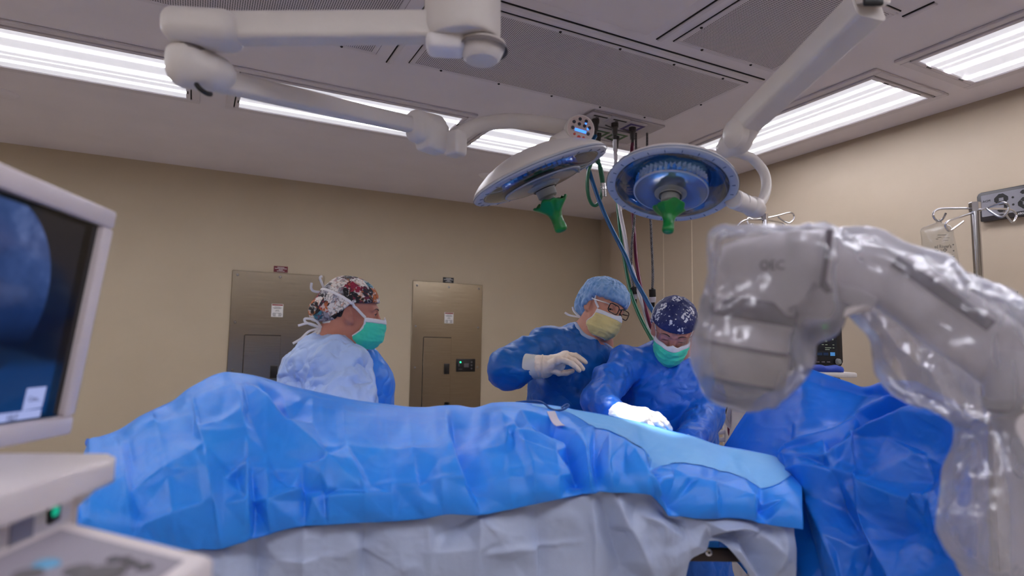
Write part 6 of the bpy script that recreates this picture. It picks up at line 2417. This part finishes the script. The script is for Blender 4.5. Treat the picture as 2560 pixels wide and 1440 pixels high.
# ------------------------------------------------------------------ patient monitor and its stand
DM = 2.75
rr_, dd_, ff_ = ray_frame(2050, 850)
mx_ = unit(WB[:, 0] * .93 + WB[:, 1] * .30)
mz_ = unit(np.array([0, 0, 1.0]) + WB[:, 1] * .10 + WB[:, 0] * .05)
RM = np.column_stack([mx_, mz_, np.cross(mx_, mz_)])
mc = at(2020, 852, DM)
pm = empty('patient_monitor', mc - (0, 0, .25), 'black patient monitor showing green and cyan numbers behind the C-arm', 'monitor')
MB().prism(rrect(.385, .232, .022), RM, mc, -.05, .0, bevel=.006).build('monitor_case', M['black'], pm)
M['mon_screen'] = plain('monitor_screen', (30, 32, 36), .2, noise_amt=0)
MB().prism(rrect(.330, .168, .006), RM, mc + RM @ np.array([-.004, .014, 0]), 0, .0012).build('screen', M['mon_screen'], pm)
M['mon_green'] = glow('green_digits', (70, 170, 80), .55)
M['mon_cyan'] = glow('cyan_digits', (30, 160, 180), .55)
M['mon_pale'] = glow('pale_digits', (150, 160, 140), .4)
M['mon_blue'] = glow('blue_keys', (70, 130, 190), .5)
S = lambda u, v, h=.002: mc + RM @ np.array([u, v, h])
text_mesh('80', .036, RM, S(.098, .064), M['mon_green'], 'digits', pm)
text_mesh('100', .017, RM, S(.103, .028), M['mon_cyan'], 'digits', pm, sx=.8)
text_mesh('86', .014, RM, S(.140, .028), M['mon_cyan'], 'digits', pm, sx=.8)
text_mesh('45', .018, RM, S(.098, .002), M['mon_pale'], 'digits', pm, sx=.8)
text_mesh('36', .010, RM, S(.137, .008), M['mon_pale'], 'digits', pm)
mb = MB()
for u, v, w in ((.08, -.016, .012), (.10, -.016, .012), (.140, -.016, .01), (.11, -.030, .035), (.14, -.030, .01), (.105, -.038, .025)):
    mb.box(S(u, v), (w, .0022, .0006), RM)
mb.build('small_print', M['mon_pale'], pm, 0)
for k, u in enumerate((-.15, -.115, -.08, -.045, -.01, .025, .062, .095, .134)):
    MB().box(S(u, -.058), (.028 if k < 8 else .026, .012 if k < 8 else .016, .0006), RM).build('soft_key', M['mon_blue'] if k == 8 else plain('dim_key', (34, 58, 92), .3, noise_amt=0) if k == 0 else bpy.data.materials['dim_key'], pm)
for k, u in enumerate((.02, .05, .08, .11)):
    MB().box(S(u, -.094, .001), (.018, .005, .003), RM, bevel=.001, seg=1).build('button', M['print_grey'], pm)
MB().cyl(S(.160, -.092, 0), S(.160, -.092, .016), .0145, .0125, 28, bevel=.003).build('knob', M['lamp_grey'], pm)
st = np.array([*mc[:2], 0])
M['machine_white'] = plain('machine_white', (206, 200, 198), .45)
st = st - WB[:, 0] * .085
am = empty('anaesthesia_machine', st + WB[:, 1] * .12, 'white anaesthesia workstation under the patient monitor, mostly hidden by the drape screen', 'medical machine')
zt2 = at(2080, 940, DM)[2]
MB().box(np.array([*(st + WB[:, 1] * .12)[:2], zt2 / 2]), (.42, .34, zt2), np.column_stack([WB[:, 0], WB[:, 1], (0, 0, 1)]), bevel=.02).build('cabinet', M['machine_white'], am)
MB().box(np.array([*(st + WB[:, 1] * .06)[:2], zt2 + .01]) + WB[:, 0] * .02, (.43, .36, .022), np.column_stack([WB[:, 0], WB[:, 1], (0, 0, 1)]), bevel=.008).build('worktop', M['machine_white'], am)
MB().box(np.array([*(st + WB[:, 1] * .08)[:2], zt2 + .045]), (.16, .10, .06), np.column_stack([WB[:, 0], WB[:, 1], (0, 0, 1)]), bevel=.01).build('monitor_foot', M['black'], am)
M['navy_cloth'] = cloth('navy_cloth', (30, 66, 170), .6)
blob_c = at(2052, 922, DM - .07)
V, F = sdf_mesh(lambda X, Y, Z: s_rbox(X, Y, Z, blob_c, (.075, .05, .011), .01, np.column_stack([WB[:, 0], WB[:, 1], (0, 0, 1)])), *[np.arange(blob_c[k] - .11, blob_c[k] + .11, .005) for k in range(3)])
V = V + vert_normals(V, F) * (.008 * ridged(V * 14))[:, None]
tag(mesh_obj('folded_cloth', V, F, M['navy_cloth'], None, 60), 'crumpled navy cloth lying under the black patient monitor', 'cloth')

# ------------------------------------------------------------------ machine at the right edge
D3 = 2.35
mr = empty('ventilator', np.array([*at(2560, 800, D3 + .15)[:2], 0]), 'white medical machine with green and teal fittings at the right edge', 'medical machine')
RV = np.column_stack([WB[:, 0], WB[:, 1], (0, 0, 1)])
tz = at(2520, 754, D3)[2]
cx_ = at(2570, 800, D3)
MB().box(np.array([*(cx_ + WB[:, 1] * .2)[:2], tz - .035]), (.36, .40, .07), RV, bevel=.016).build('top_housing', M['machine_white'], mr)
MB().box(np.array([*(cx_ + WB[:, 1] * .24)[:2], (tz - .07) / 2]), (.32, .32, tz - .07), RV, bevel=.02).build('cabinet', M['machine_white'], mr)
q = at(2538, 728, D3 - .03)
MB().cyl(q, at(2537, 795, D3 - .03), .0085, n=18).build('flow_tube', M['acrylic'], mr)
MB().lathe([(0, 0), (.012, 0), (.018, -.012), (.016, -.026), (0, -.03)], np.eye(3), at(2536, 780, D3 - .03), 20).build('tube_base', M['machine_white'], mr)
MB().lathe([(0, .012), (.009, .010), (.011, 0), (.009, -.010), (0, -.012)], frame_z(-WB[:, 1]), at(2533, 792, D3 - .04), 20).build('teal_knob', plain('teal_knob', (0, 120, 132), .35), mr)
M['machine_green'] = plain('machine_green', (20, 110, 66), .4)
MB().box(at(2566, 774, D3 - .02), (.06, .06, .030), RV, bevel=.008).build('green_block', M['machine_green'], mr)
MB().box(at(2568, 800, D3 - .02), (.07, .05, .045), RV, bevel=.01).build('valve_block', M['black'], mr)

# ------------------------------------------------------------------ hoses coiled on a rail behind the surgeon
rl = empty('equipment_rail', at(1850, 1010, 2.92), 'white equipment rail with dark clamps behind the surgeon in navy', 'rail')
MB().cyl(at(1796, 1003, 2.95), at(1886, 1016, 2.95), .011, n=14).cyl(at(1796, 1082, 2.95), at(1880, 1070, 2.95), .010, n=14).cyl(at(1780, 1101, 2.95), at(1880, 1095, 2.95), .011, n=14).build('rail_bar', M['hose_white'], rl)
for x, y, w, h, m in ((1803, 1021, .03, .05, 'black'), (1817, 1023, .03, .045, 'fitting'), (1852, 1018, .03, .03, 'chrome'), (1862, 1022, .025, .03, 'fitting'), (1848, 1033, .05, .016, 'hose_blue')):
    MB().box(at(x, y, 2.93), (w, .04, h), RV, bevel=.006).build('clamp', M[m], rl)
pole = at(1850, 1060, 3.0)
MB().cyl(np.array([pole[0], pole[1], 0]), pole + (0, 0, .12), .02, n=14).build('rail_post', M['machine_white'], rl)
for k, (pts, m, r, lab) in enumerate((
        ([(1818, 990), (1811, 1004), (1808, 1020), (1810, 1040), (1818, 1058), (1830, 1072)], 'hose_white', .0095, 'thin white tube hanging left of the maroon coil on the rail'),
        ([(1858, 988), (1838, 1000), (1828, 1016), (1822, 1036), (1822, 1052), (1830, 1070), (1838, 1084)], 'hose_white', .012, 'thicker white tube coiled beside the maroon hose on the rail'),
        ([(1880, 985), (1852, 992), (1838, 1010), (1830, 1030), (1826, 1056), (1826, 1080), (1832, 1100)], 'hose_maroon', .013, 'maroon hose coiled on the rail, outer loop'),
        ([(1872, 996), (1850, 1008), (1840, 1024), (1836, 1040), (1840, 1058), (1850, 1072), (1870, 1080)], 'hose_maroon', .012, 'maroon hose coiled on the rail, inner loop'))):
    tag(MB().tube(px_path(pts, 2.86 + .01 * k, 2.88 + .01 * k), r, 10).build('coiled_tube', M[m], None, 60), lab, 'hose', 'tubes coiled on the equipment rail')
# ------------------------------------------------------------------ C-arm in its plastic bag (right foreground)
M['carm'] = plain('carm_enamel', (232, 226, 230), .42, noise_amt=.02)
M['carm_dark'] = plain('carm_channel', (104, 96, 106), .5)
M['carm_logo'] = plain('carm_logo', (72, 68, 76), .5, noise_amt=0)
DC = .86
ca = empty('mini_c_arm', np.array([*at(2560, 1300, .80)[:2], 0]), 'grey mini C-arm X-ray unit inside a clear plastic bag at right', 'X-ray machine')
rr_, dd_, ff_ = ray_frame(1930, 680)
RC3 = np.column_stack([rr_, -dd_, -ff_])
C0 = at(1930, 680, DC)


def flat_poly(pts, d, px0=(1930, 680)):
    c = at(*px0, d)
    r, dn, f = ray_frame(*px0)
    out = []
    for x, y in pts:
        p = CAM + ray(x, y) * d
        out.append(((p - c) @ r, -(p - c) @ dn))
    return np.array(out)[::-1]


pol = flat_poly([(1800, 613), (1861, 593), (1930, 583), (1990, 578), (2066, 576), (2049, 716), (1992, 736), (1986, 790), (1778, 790), (1785, 700)], DC)
MB().prism(pol, RC3, C0, -.10, .0, bevel=.010, seg=3).build('tube_housing', M['carm'], ca)
MB().prism(flat_poly([(1966, 582), (1984, 580), (1970, 724), (1952, 730)], DC), RC3, C0, .0, .0012).build('housing_seam', M['white_paint'], ca)
text_mesh('OEC', .019, RC3, at(1930, 664, DC) - ff_ * .0015, M['carm_logo'], 'lettering', ca, sx=.85)
ax_ = unit(dd_ - rr_ * .15 - ff_ * .10)
q0 = at(1880, 770, DC + .055)
L = lambda prof, nm, m: MB().lathe([(r * .051, h * .034) for r, h in prof], frame_z(ax_), q0, 56).build(nm, M[m], ca)
L([(0, -.3), (1.10, -.3), (1.22, .0), (1.24, .45), (1.18, .6), (0, .6)], 'collimator_ring', 'carm_dark')
L([(0, .6), (1.16, .6), (1.10, .9), (1.12, 1.7), (0, 1.7)], 'collimator_neck', 'carm')
L([(0, 1.7), (1.20, 1.7), (1.23, 1.76), (1.23, 1.82), (1.17, 1.84), (0, 1.84)], 'collimator_band', 'carm_dark')
L([(0, 1.84), (1.17, 1.84), (1.20, 1.9), (1.22, 3.05), (1.17, 3.15), (0, 3.15)], 'detector_ring', 'machine_white')
L([(0, 3.12), (1.13, 3.12), (1.10, 3.3), (.9, 3.42), (0, 3.46)], 'detector_face', 'lamp_groove')
# the arc: a swept rounded bar
path = spline([at(2050, 646, .90), at(2130, 650, .89), at(2200, 674, .88), at(2270, 718, .87), at(2350, 774, .86), at(2435, 832, .855), at(2525, 896, .85), at(2620, 980, .85), at(2690, 1090, .85), at(2720, 1230, .85)], 70)
o = np.array(rrect(.082, .080, .016, 4))
T = np.gradient(path, axis=0)
P = []
for i, (p, tt) in enumerate(zip(path, T)):
    tt = unit(tt)
    fz = unit(ff_ - tt * (ff_ @ tt))
    xx = np.cross(tt, fz)
    s = 1 + .12 * np.clip((i - 15) / 20, 0, 1)
    P.append(p + fz * .045 + o[:, :1] * xx * s + o[:, 1:] * fz)
P = np.array(P)
MB().grid(P.transpose(1, 0, 2), closed_u=True).build('c_arc', M['carm'], ca, 50)
_xx = np.cross(unit(T[28]), unit(ff_ - unit(T[28]) * (ff_ @ unit(T[28]))))
CH_SGN = 1 if _xx[2] > 0 else -1
mb = MB()
sel = range(17, 41)
Q = []
for i in sel:
    tt = unit(T[i])
    fz = unit(ff_ - tt * (ff_ @ tt))
    xx = np.cross(tt, fz)
    Q.append([path[i] + fz * .003 + xx * (CH_SGN * .020 + k) for k in (-.0085, .0085)])
mb.sheet(np.array(Q), .003)
mb.build('arc_channel', M['carm_dark'], ca)
i = 14
MB().prism(flat_poly([(2064, 577), (2078, 577), (2062, 700), (2076, 728), (2062, 732), (2046, 716)], .855), RC3, C0 - ff_ * .004, -.004, .004).build('arc_joint', M['carm_dark'], ca)
sup = spline([at(2540, 900, .86), at(2548, 1000, .84), at(2580, 1120, .83), at(2602, 1260, .83), at(2604, 1440, .83), at(2600, 1660, .83)], 30)
MB().tube(sup, np.linspace(.036, .032, 30), 24).build('support_arm', M['carm'], ca)
MB().tube(np.array([at(2546, 990, .84), at(2551, 1012, .839)]), .041, 28).build('joint_collar', M['machine_white'], ca)
MB().tube(np.array([at(2551, 1012, .839), at(2553, 1020, .8385)]), .0375, 28).build('collar_gap', M['carm_dark'], ca)
MB().prism(flat_poly([(1984, 722), (2060, 700), (2150, 720), (2196, 748), (2182, 780), (2100, 785), (2052, 798), (1992, 850)], DC), RC3, C0, -.11, -.060, bevel=.008).build('arm_underside', M['carm'], ca)
# plastic bag around it
t = NT('clear_bag')
tr = t.n('ShaderNodeBsdfTransparent')
tr.inputs[0].default_value = (.95, .95, .97, 1)
gl = t.n('ShaderNodeBsdfGlossy')
gl.inputs['Roughness'].default_value = .10
gl.inputs[0].default_value = (.95, .95, .97, 1)
df = t.n('ShaderNodeBsdfDiffuse')
df.inputs[0].default_value = (.74, .75, .85, 1)
tl = t.n('ShaderNodeBsdfTranslucent')
tl.inputs[0].default_value = (.74, .75, .85, 1)
bp = t.n('ShaderNodeBump', i_Strength=.7, i_Distance=.02)
wn = t.n('ShaderNodeTexNoise', i_Scale=8, i_Detail=2, i_Distortion=.8)
t.l(t.coord(), wn.inputs['Vector'])
h = t.math('ABSOLUTE', t.math('SUBTRACT', wn.outputs['Fac'], .5))
t.l(h, bp.inputs['Height'])
for nd in (gl, df):
    t.l(bp.outputs[0], nd.inputs['Normal'])
lw = t.n('ShaderNodeLayerWeight')
lw.inputs[0].default_value = .45
t.l(bp.outputs[0], lw.inputs['Normal'])
a1 = t.n('ShaderNodeMixShader', i_0=.5)
t.l(df.outputs[0], a1.inputs[1])
t.l(tl.outputs[0], a1.inputs[2])
m1 = t.n('ShaderNodeMixShader')
t.l(t.math('MULTIPLY_ADD', lw.outputs['Facing'], .34, .22, True), m1.inputs[0])
t.l(tr.outputs[0], m1.inputs[1])
t.l(a1.outputs[0], m1.inputs[2])
m2 = t.n('ShaderNodeMixShader')
t.l(t.math('MULTIPLY_ADD', lw.outputs['Fresnel'], .60, .03, True), m2.inputs[0])
t.l(m1.outputs[0], m2.inputs[1])
t.l(gl.outputs[0], m2.inputs[2])
t.l(m2.outputs[0], t.out.inputs[0])
M['bag'] = t.m
BC = []
for x0, y0, r0, x1, y1, r1, da, db in (
        (2040, 652, 76, 2150, 664, 84, .91, .91), (2070, 700, 72, 2175, 705, 84, .91, .91), (2150, 664, 84, 2270, 738, 108, .91, .90), (2270, 738, 108, 2400, 832, 128, .90, .89), (2400, 832, 128, 2560, 950, 150, .89, .88),
        (2250, 800, 74, 2320, 895, 104, .89, .88), (2320, 895, 104, 2430, 950, 112, .88, .87), (2480, 1080, 76, 2482, 1200, 98, .86, .84), (2482, 1200, 98, 2482, 1320, 108, .84, .83), (2482, 1320, 108, 2520, 1400, 104, .83, .83),
        (2570, 1000, 105, 2604, 1500, 105, .86, .85), (1880, 790, 118, 1876, 880, 122, .91, .91), (1876, 880, 122, 1866, 925, 90, .91, .905), (1848, 900, 104, 1852, 926, 92, .91, .90), (1905, 860, 112, 1940, 885, 90, .91, .91), (1950, 770, 90, 2030, 790, 62, .91, .91)):
    BC.append((at(x0, y0, da), at(x1, y1, db), r0 * da / F_PX, r1 * db / F_PX))
hb = (at(1926, 680, DC + .05), ((2060 - 1792) / 2 * DC / F_PX, .085 / 1.0 * .58, .062))


def bag_fn(X, Y, Z):
    d = s_rbox(X, Y, Z, hb[0], (hb[1][0] + .004, .062, .064), .012, RC3)
    for a, b, ra, rb in BC:
        d = smin(d, s_cap(X, Y, Z, a, b, ra, rb), .018)
    return d


pts = np.array([q for b in BC for q in b[:2]])
lo, hi = pts.min(0) - .13, pts.max(0) + .13
V, F = sdf_mesh(bag_fn, *[np.arange(lo[k], hi[k], .0052) for k in range(3)])
V = smooth_verts(V, F, 3)
N = vert_normals(V, F)
w = np.stack([noise3(V * 9 + s) for s in (2.2, 8.8, 15.1)], 1) * .05
Q = V + w
V = V + N * (.0050 * ridged(Q * 9) + .0030 * ridged(Q * (26, 26, 9) + 3) + .0010 * ridged(Q * 40))[:, None]
tag(mesh_obj('plastic_bag', V, F, M['bag'], ca, 60), 'clear crinkled plastic cover')
# stand of the C-arm, out of the picture
bz_ = at(2548, 1660, .82)
MB().cyl(np.array([bz_[0], bz_[1], .1]), bz_ + (0, 0, .05), .035, n=20).build('stand_column', M['carm'], ca)
MB().lathe([(0, 0), (.28, 0), (.28, .04), (.10, .09), (.04, .11), (0, .11)], np.eye(3), (bz_[0], bz_[1], 0), 32).build('stand_base', M['carm'], ca)

# ------------------------------------------------------------------ C-arm display (left foreground)
d1 = unit(ray(1134, 889))
TRp = at(297, 531, 1.03)
nrm = np.cross(ray(297, 531), ray(180, 1086))
d2 = unit(np.cross(nrm, d1))
if d2[2] > 0:
    d2 = -d2
# length of the right edge: intersect the ray of the lower corner with the line TRp + s * d2
rb_ = ray(180, 1086)
A = np.column_stack([d2, -rb_])
s_, _k = np.linalg.lstsq(A, CAM - TRp, rcond=None)[0]
Hm = float(s_)
nm = unit(np.cross(d1, -d2))
if nm @ ray(200, 800) > 0:
    nm = -nm
RD = np.column_stack([d1, -d2, nm])
if np.linalg.det(RD) < 0:
    RD = np.column_stack([d1, -d2, -nm])
Wm = Hm * 1.05
ctr = TRp - d1 * Wm / 2 + d2 * Hm / 2
ds = empty('x_ray_display', ctr + d2 * Hm * .6, 'white framed X-ray display screen at left showing a dim blue image', 'monitor')
B = .030
mb = MB()
for sx, sy, a, b in ((0, 1, Wm, B), (0, -1, Wm, B), (1, 0, B, Hm - 2 * B), (-1, 0, B, Hm - 2 * B)):
    mb.box(ctr + RD @ np.array([sx * (Wm - B) / 2, sy * (Hm - B) / 2, -.018]), (a, b, .036), RD, bevel=.006, seg=2)
M['bezel'] = plain('bezel_white', (226, 216, 220), .4, noise_amt=.02)
mb.build('bezel', M['bezel'], ds)
MB().box(ctr + RD @ np.array([0, 0, -.04]), (Wm - .01, Hm - .01, .05), RD, bevel=.012).build('back_housing', M['bezel'], ds)
# the picture on the screen: a round fluoroscopy field, dim blue, and a painted-in reflection
t = NT('xray_picture')
sp = t.n('ShaderNodeSeparateXYZ')
t.l(t.coord(), sp.inputs[0])
M['screen_bezel'] = plain('screen_black', (9, 9, 11), .12, noise_amt=0)
SW, SH = Wm - 2 * B - .002, Hm - 2 * B - .002
mp = t.n('ShaderNodeMapping')
ev = t.n('ShaderNodeVectorMath', operation='LENGTH')
cb = t.n('ShaderNodeCombineXYZ')
t.l(t.math('ADD', sp.outputs[0], .035), cb.inputs[0])
t.l(t.math('ADD', sp.outputs[1], -.03), cb.inputs[1])
t.l(cb.outputs[0], ev.inputs[0])
inside = t.math('LESS_THAN', ev.outputs['Value'], SH * .40)
nz_ = t.noise(7, 5, .62)
fade = t.math('MULTIPLY_ADD', sp.outputs[1], 4.2 / SH, .62, True)
pic = t.ramp(t.math('MULTIPLY', nz_, fade), [(.02, lin(5, 9, 22)), (.30, lin(20, 38, 76)), (.5, lin(48, 66, 110)), (.68, lin(104, 118, 162))])
dark = pic
bg_reflect = t.ramp(t.math('MULTIPLY_ADD', sp.outputs[1], 1 / SH, .5), [(0, lin(2, 36, 78)), (.24, lin(2, 32, 72)), (.30, lin(4, 9, 22)), (.62, lin(12, 16, 28)), (1, lin(24, 22, 24))])  # deep blue band at the bottom: the drape's reflection put into the emission
t.set(col=(.004, .004, .006, 1), rough=.09, emit=t.mix(inside, bg_reflect, dark), power=.62)
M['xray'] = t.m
scr = MB().box(ctr + RD @ np.array([0, 0, -.012]), (SW, SH, .004), RD).build('screen_glass', M['screen_bezel'], ds)
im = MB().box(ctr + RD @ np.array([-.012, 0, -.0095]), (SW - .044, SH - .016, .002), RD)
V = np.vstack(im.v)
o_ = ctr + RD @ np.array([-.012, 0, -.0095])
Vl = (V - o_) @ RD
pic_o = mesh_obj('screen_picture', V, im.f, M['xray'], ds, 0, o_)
me = pic_o.data
for v_, l_ in zip(me.vertices, Vl):
    v_.co = Vector(l_)
pic_o.rotation_euler = Matrix(RD).to_euler()
M['key_grey'] = glow('screen_key', (120, 128, 168), .95)
M['key_text'] = plain('key_text', (34, 36, 60), .6, noise_amt=0)


def on_scr(px, py):
    r = ray(px, py)
    o = ctr + RD @ np.array([0, 0, -.008])
    return CAM + r * ((o - CAM) @ RD[:, 2] / (r @ RD[:, 2]))


def key(pts, label, size, tpx):
    q = [on_scr(*p) + RD[:, 2] * .0003 for p in pts]
    mb = MB().add(np.array(q + [p - RD[:, 2] * .001 for p in q]), [(0, 1, 2, 3), (0, 4, 5, 1), (1, 5, 6, 2), (2, 6, 7, 3), (3, 7, 4, 0)])
    k = mb.build('screen_key', M['key_grey'], ds, 0)
    text_mesh(label, size, RD, on_scr(*tpx) + RD[:, 2] * .0009, M['key_text'], 'lettering', k, depth=.0001)


key([(69, 971), (116.5, 966), (104, 1018), (56, 1027)], 'Cine...', .011, (85, 997))
key([(-40, 1040), (103, 1022), (99, 1042), (-44, 1064)], 'HLF', .013, (29, 1045))
MB().cyl(ctr + d2 * Hm * .5 - RD[:, 2] * .05, np.array([*(ctr + d2 * Hm * .5 - RD[:, 2] * .05)[:2], 1.2]), .03, n=20).build('display_post', M['black'], ds)

# ------------------------------------------------------------------ control console (lower left foreground)
M['console'] = plain('console_white', (226, 216, 216), .42, noise_amt=.02)
M['console_grey'] = plain('console_panel', (150, 144, 156), .45, noise_amt=.03)
co = empty('control_console', np.array([*at(-60, 1300, .75)[:2], 0]), 'white blurred control console at lower left with a green power switch', 'console')
EYE3 = np.eye(3)


def slab(pts, z0, z1, bevel, name, mat, parent):
    """a block with its top face at z1 seen through the given pixels"""
    P = [at_z(x, y, z1)[:2] for x, y in pts]
    c = np.mean(P, 0)
    Q = np.array(P) - c
    ar = sum(Q[i][0] * Q[(i + 1) % len(Q)][1] - Q[(i + 1) % len(Q)][0] * Q[i][1] for i in range(len(Q)))
    if ar < 0:
        Q = Q[::-1]
    return MB().prism(Q, EYE3, (c[0], c[1], 0), z0, z1, bevel=bevel, seg=3).build(name, mat, parent)


slab([(-420, 1127), (281, 1131), (289, 1143), (284, 1152), (140, 1196), (0, 1240), (-420, 1380)], 1.222, 1.252, .009, 'top_shelf', M['console'], co)
slab([(-420, 1190), (196, 1196), (200, 1206), (176, 1222), (0, 1303), (-420, 1500)], 1.10, 1.214, .010, 'console_body', M['console'], co)
_r, _d, _f = ray_frame(200, 1250)
_c = at(200, 1250, .79)
_o = []
for x, y in [(280, 1148), (287, 1183), (262, 1195), (238, 1211), (214, 1235), (194, 1266), (178, 1302), (172, 1420), (60, 1420), (40, 1200), (60, 1150)]:
    p = CAM + ray(x, y) * .79
    _o.append(((p - _c) @ _r, -(p - _c) @ _d))
MB().prism(np.array(_o)[::-1], np.column_stack([_r, -_d, -_f]), _c, -.05, .0, bevel=.005).build('side_bracket', M['console'], co)
# power switch on the front face
fa, fb_ = at_z(0, 1303, 1.214), at_z(176, 1222, 1.214)
fx = unit(fb_ - fa)
fn_ = unit(np.cross(fx, (0, 0, 1)))
if fn_ @ ray(100, 1270) > 0:
    fn_ = -fn_


def on_face(px, py, off=.0):
    r = ray(px, py)
    return CAM + r * (((fa + fn_ * off) - CAM) @ fn_ / (r @ fn_))


RF = np.column_stack([fx, (0, 0, 1), fn_])
if np.linalg.det(RF) < 0:
    RF = np.column_stack([-fx, (0, 0, 1), fn_])
sw = MB().box(on_face(136, 1279, .003), (.022, .024, .006), RF, bevel=.002).build('power_switch', M['black'], co)
M['switch_green'] = glow('green_switch_lamp', (0, 130, 100), .9)
MB().lathe([(0, .0035), (.005, .003), (.0066, .0)], frame_z(fn_), on_face(137, 1277, .006), 24).build('switch_lamp', M['switch_green'], sw)
MB().box(on_face(55, 1318, .0008), (.045, .040, .0016), RF).build('rating_plate', M['console_grey'], co)
MB().box(on_face(8, 1300, .0012), (.032, .006, .0016), RF).build('yellow_label', plain('yellow_label', (168, 150, 40), .5), co)
# keypad unit in front
zk = 1.20
kp = empty('keypad_unit', np.array([*at_z(250, 1420, zk)[:2], 1.10]), 'blurred white keypad unit with a grey panel at the bottom left corner', 'console')
p0, p1, p2 = at_z(168, 1298, zk), at_z(533, 1386, zk), at_z(0, 1370, zk)
ex, ey = p1 - p0, unit(p2 - p0) * .30
q = np.array([p0, p0 + ey, p1 + ey, p1])
c = q.mean(0)
Q = (q - c)[:, :2]
ar = sum(Q[i][0] * Q[(i + 1) % 4][1] - Q[(i + 1) % 4][0] * Q[i][1] for i in range(4))
MB().prism(Q if ar > 0 else Q[::-1], EYE3, (c[0], c[1], 0), 1.10, zk, bevel=.008, seg=3).build('housing', M['console'], kp)
exu = unit(ex)
eyu = unit(ey)
Lx = np.linalg.norm(ex)
inset = [p0 + exu * .022 + eyu * .030, p0 + exu * .022 + ey, p1 - exu * .022 + ey, p1 - exu * .022 + eyu * .030]
qi = np.array(inset)
ci = qi.mean(0)
Qi = (qi - ci)[:, :2]
pnl = MB().prism(Qi if ar > 0 else Qi[::-1], EYE3, (ci[0], ci[1], 0), zk - .001, zk + .0012).build('key_panel', M['console_grey'], kp)
MB().lathe([(0, .004), (.009, .003), (.011, 0)], EYE3, at_z(116, 1413, zk + .0012), 24).build('blue_key', plain('blue_key', (90, 160, 200), .4), pnl)
for (x, y, s) in ((196, 1428, .012), (245, 1440, .020), (70, 1438, .012), (300, 1424, .006), (330, 1412, .006), (285, 1402, .006), (362, 1420, .007), (315, 1402, .005)):
    MB().lathe([(0, .004), (s * .85, .003), (s, 0)], EYE3, at_z(x, y, zk + .0012), 20).build('key', M['print_grey'], pnl)
MB().cyl(np.array([kp.location[0], kp.location[1], 0]), np.array([kp.location[0], kp.location[1], 1.10]), .04, n=20).build('support_post', M['carm'], kp)
MB().box(np.array([*at(-150, 1300, .78)[:2], .56]), (.30, .26, 1.08), RV, bevel=.02).build('cart_body', M['console'], co)
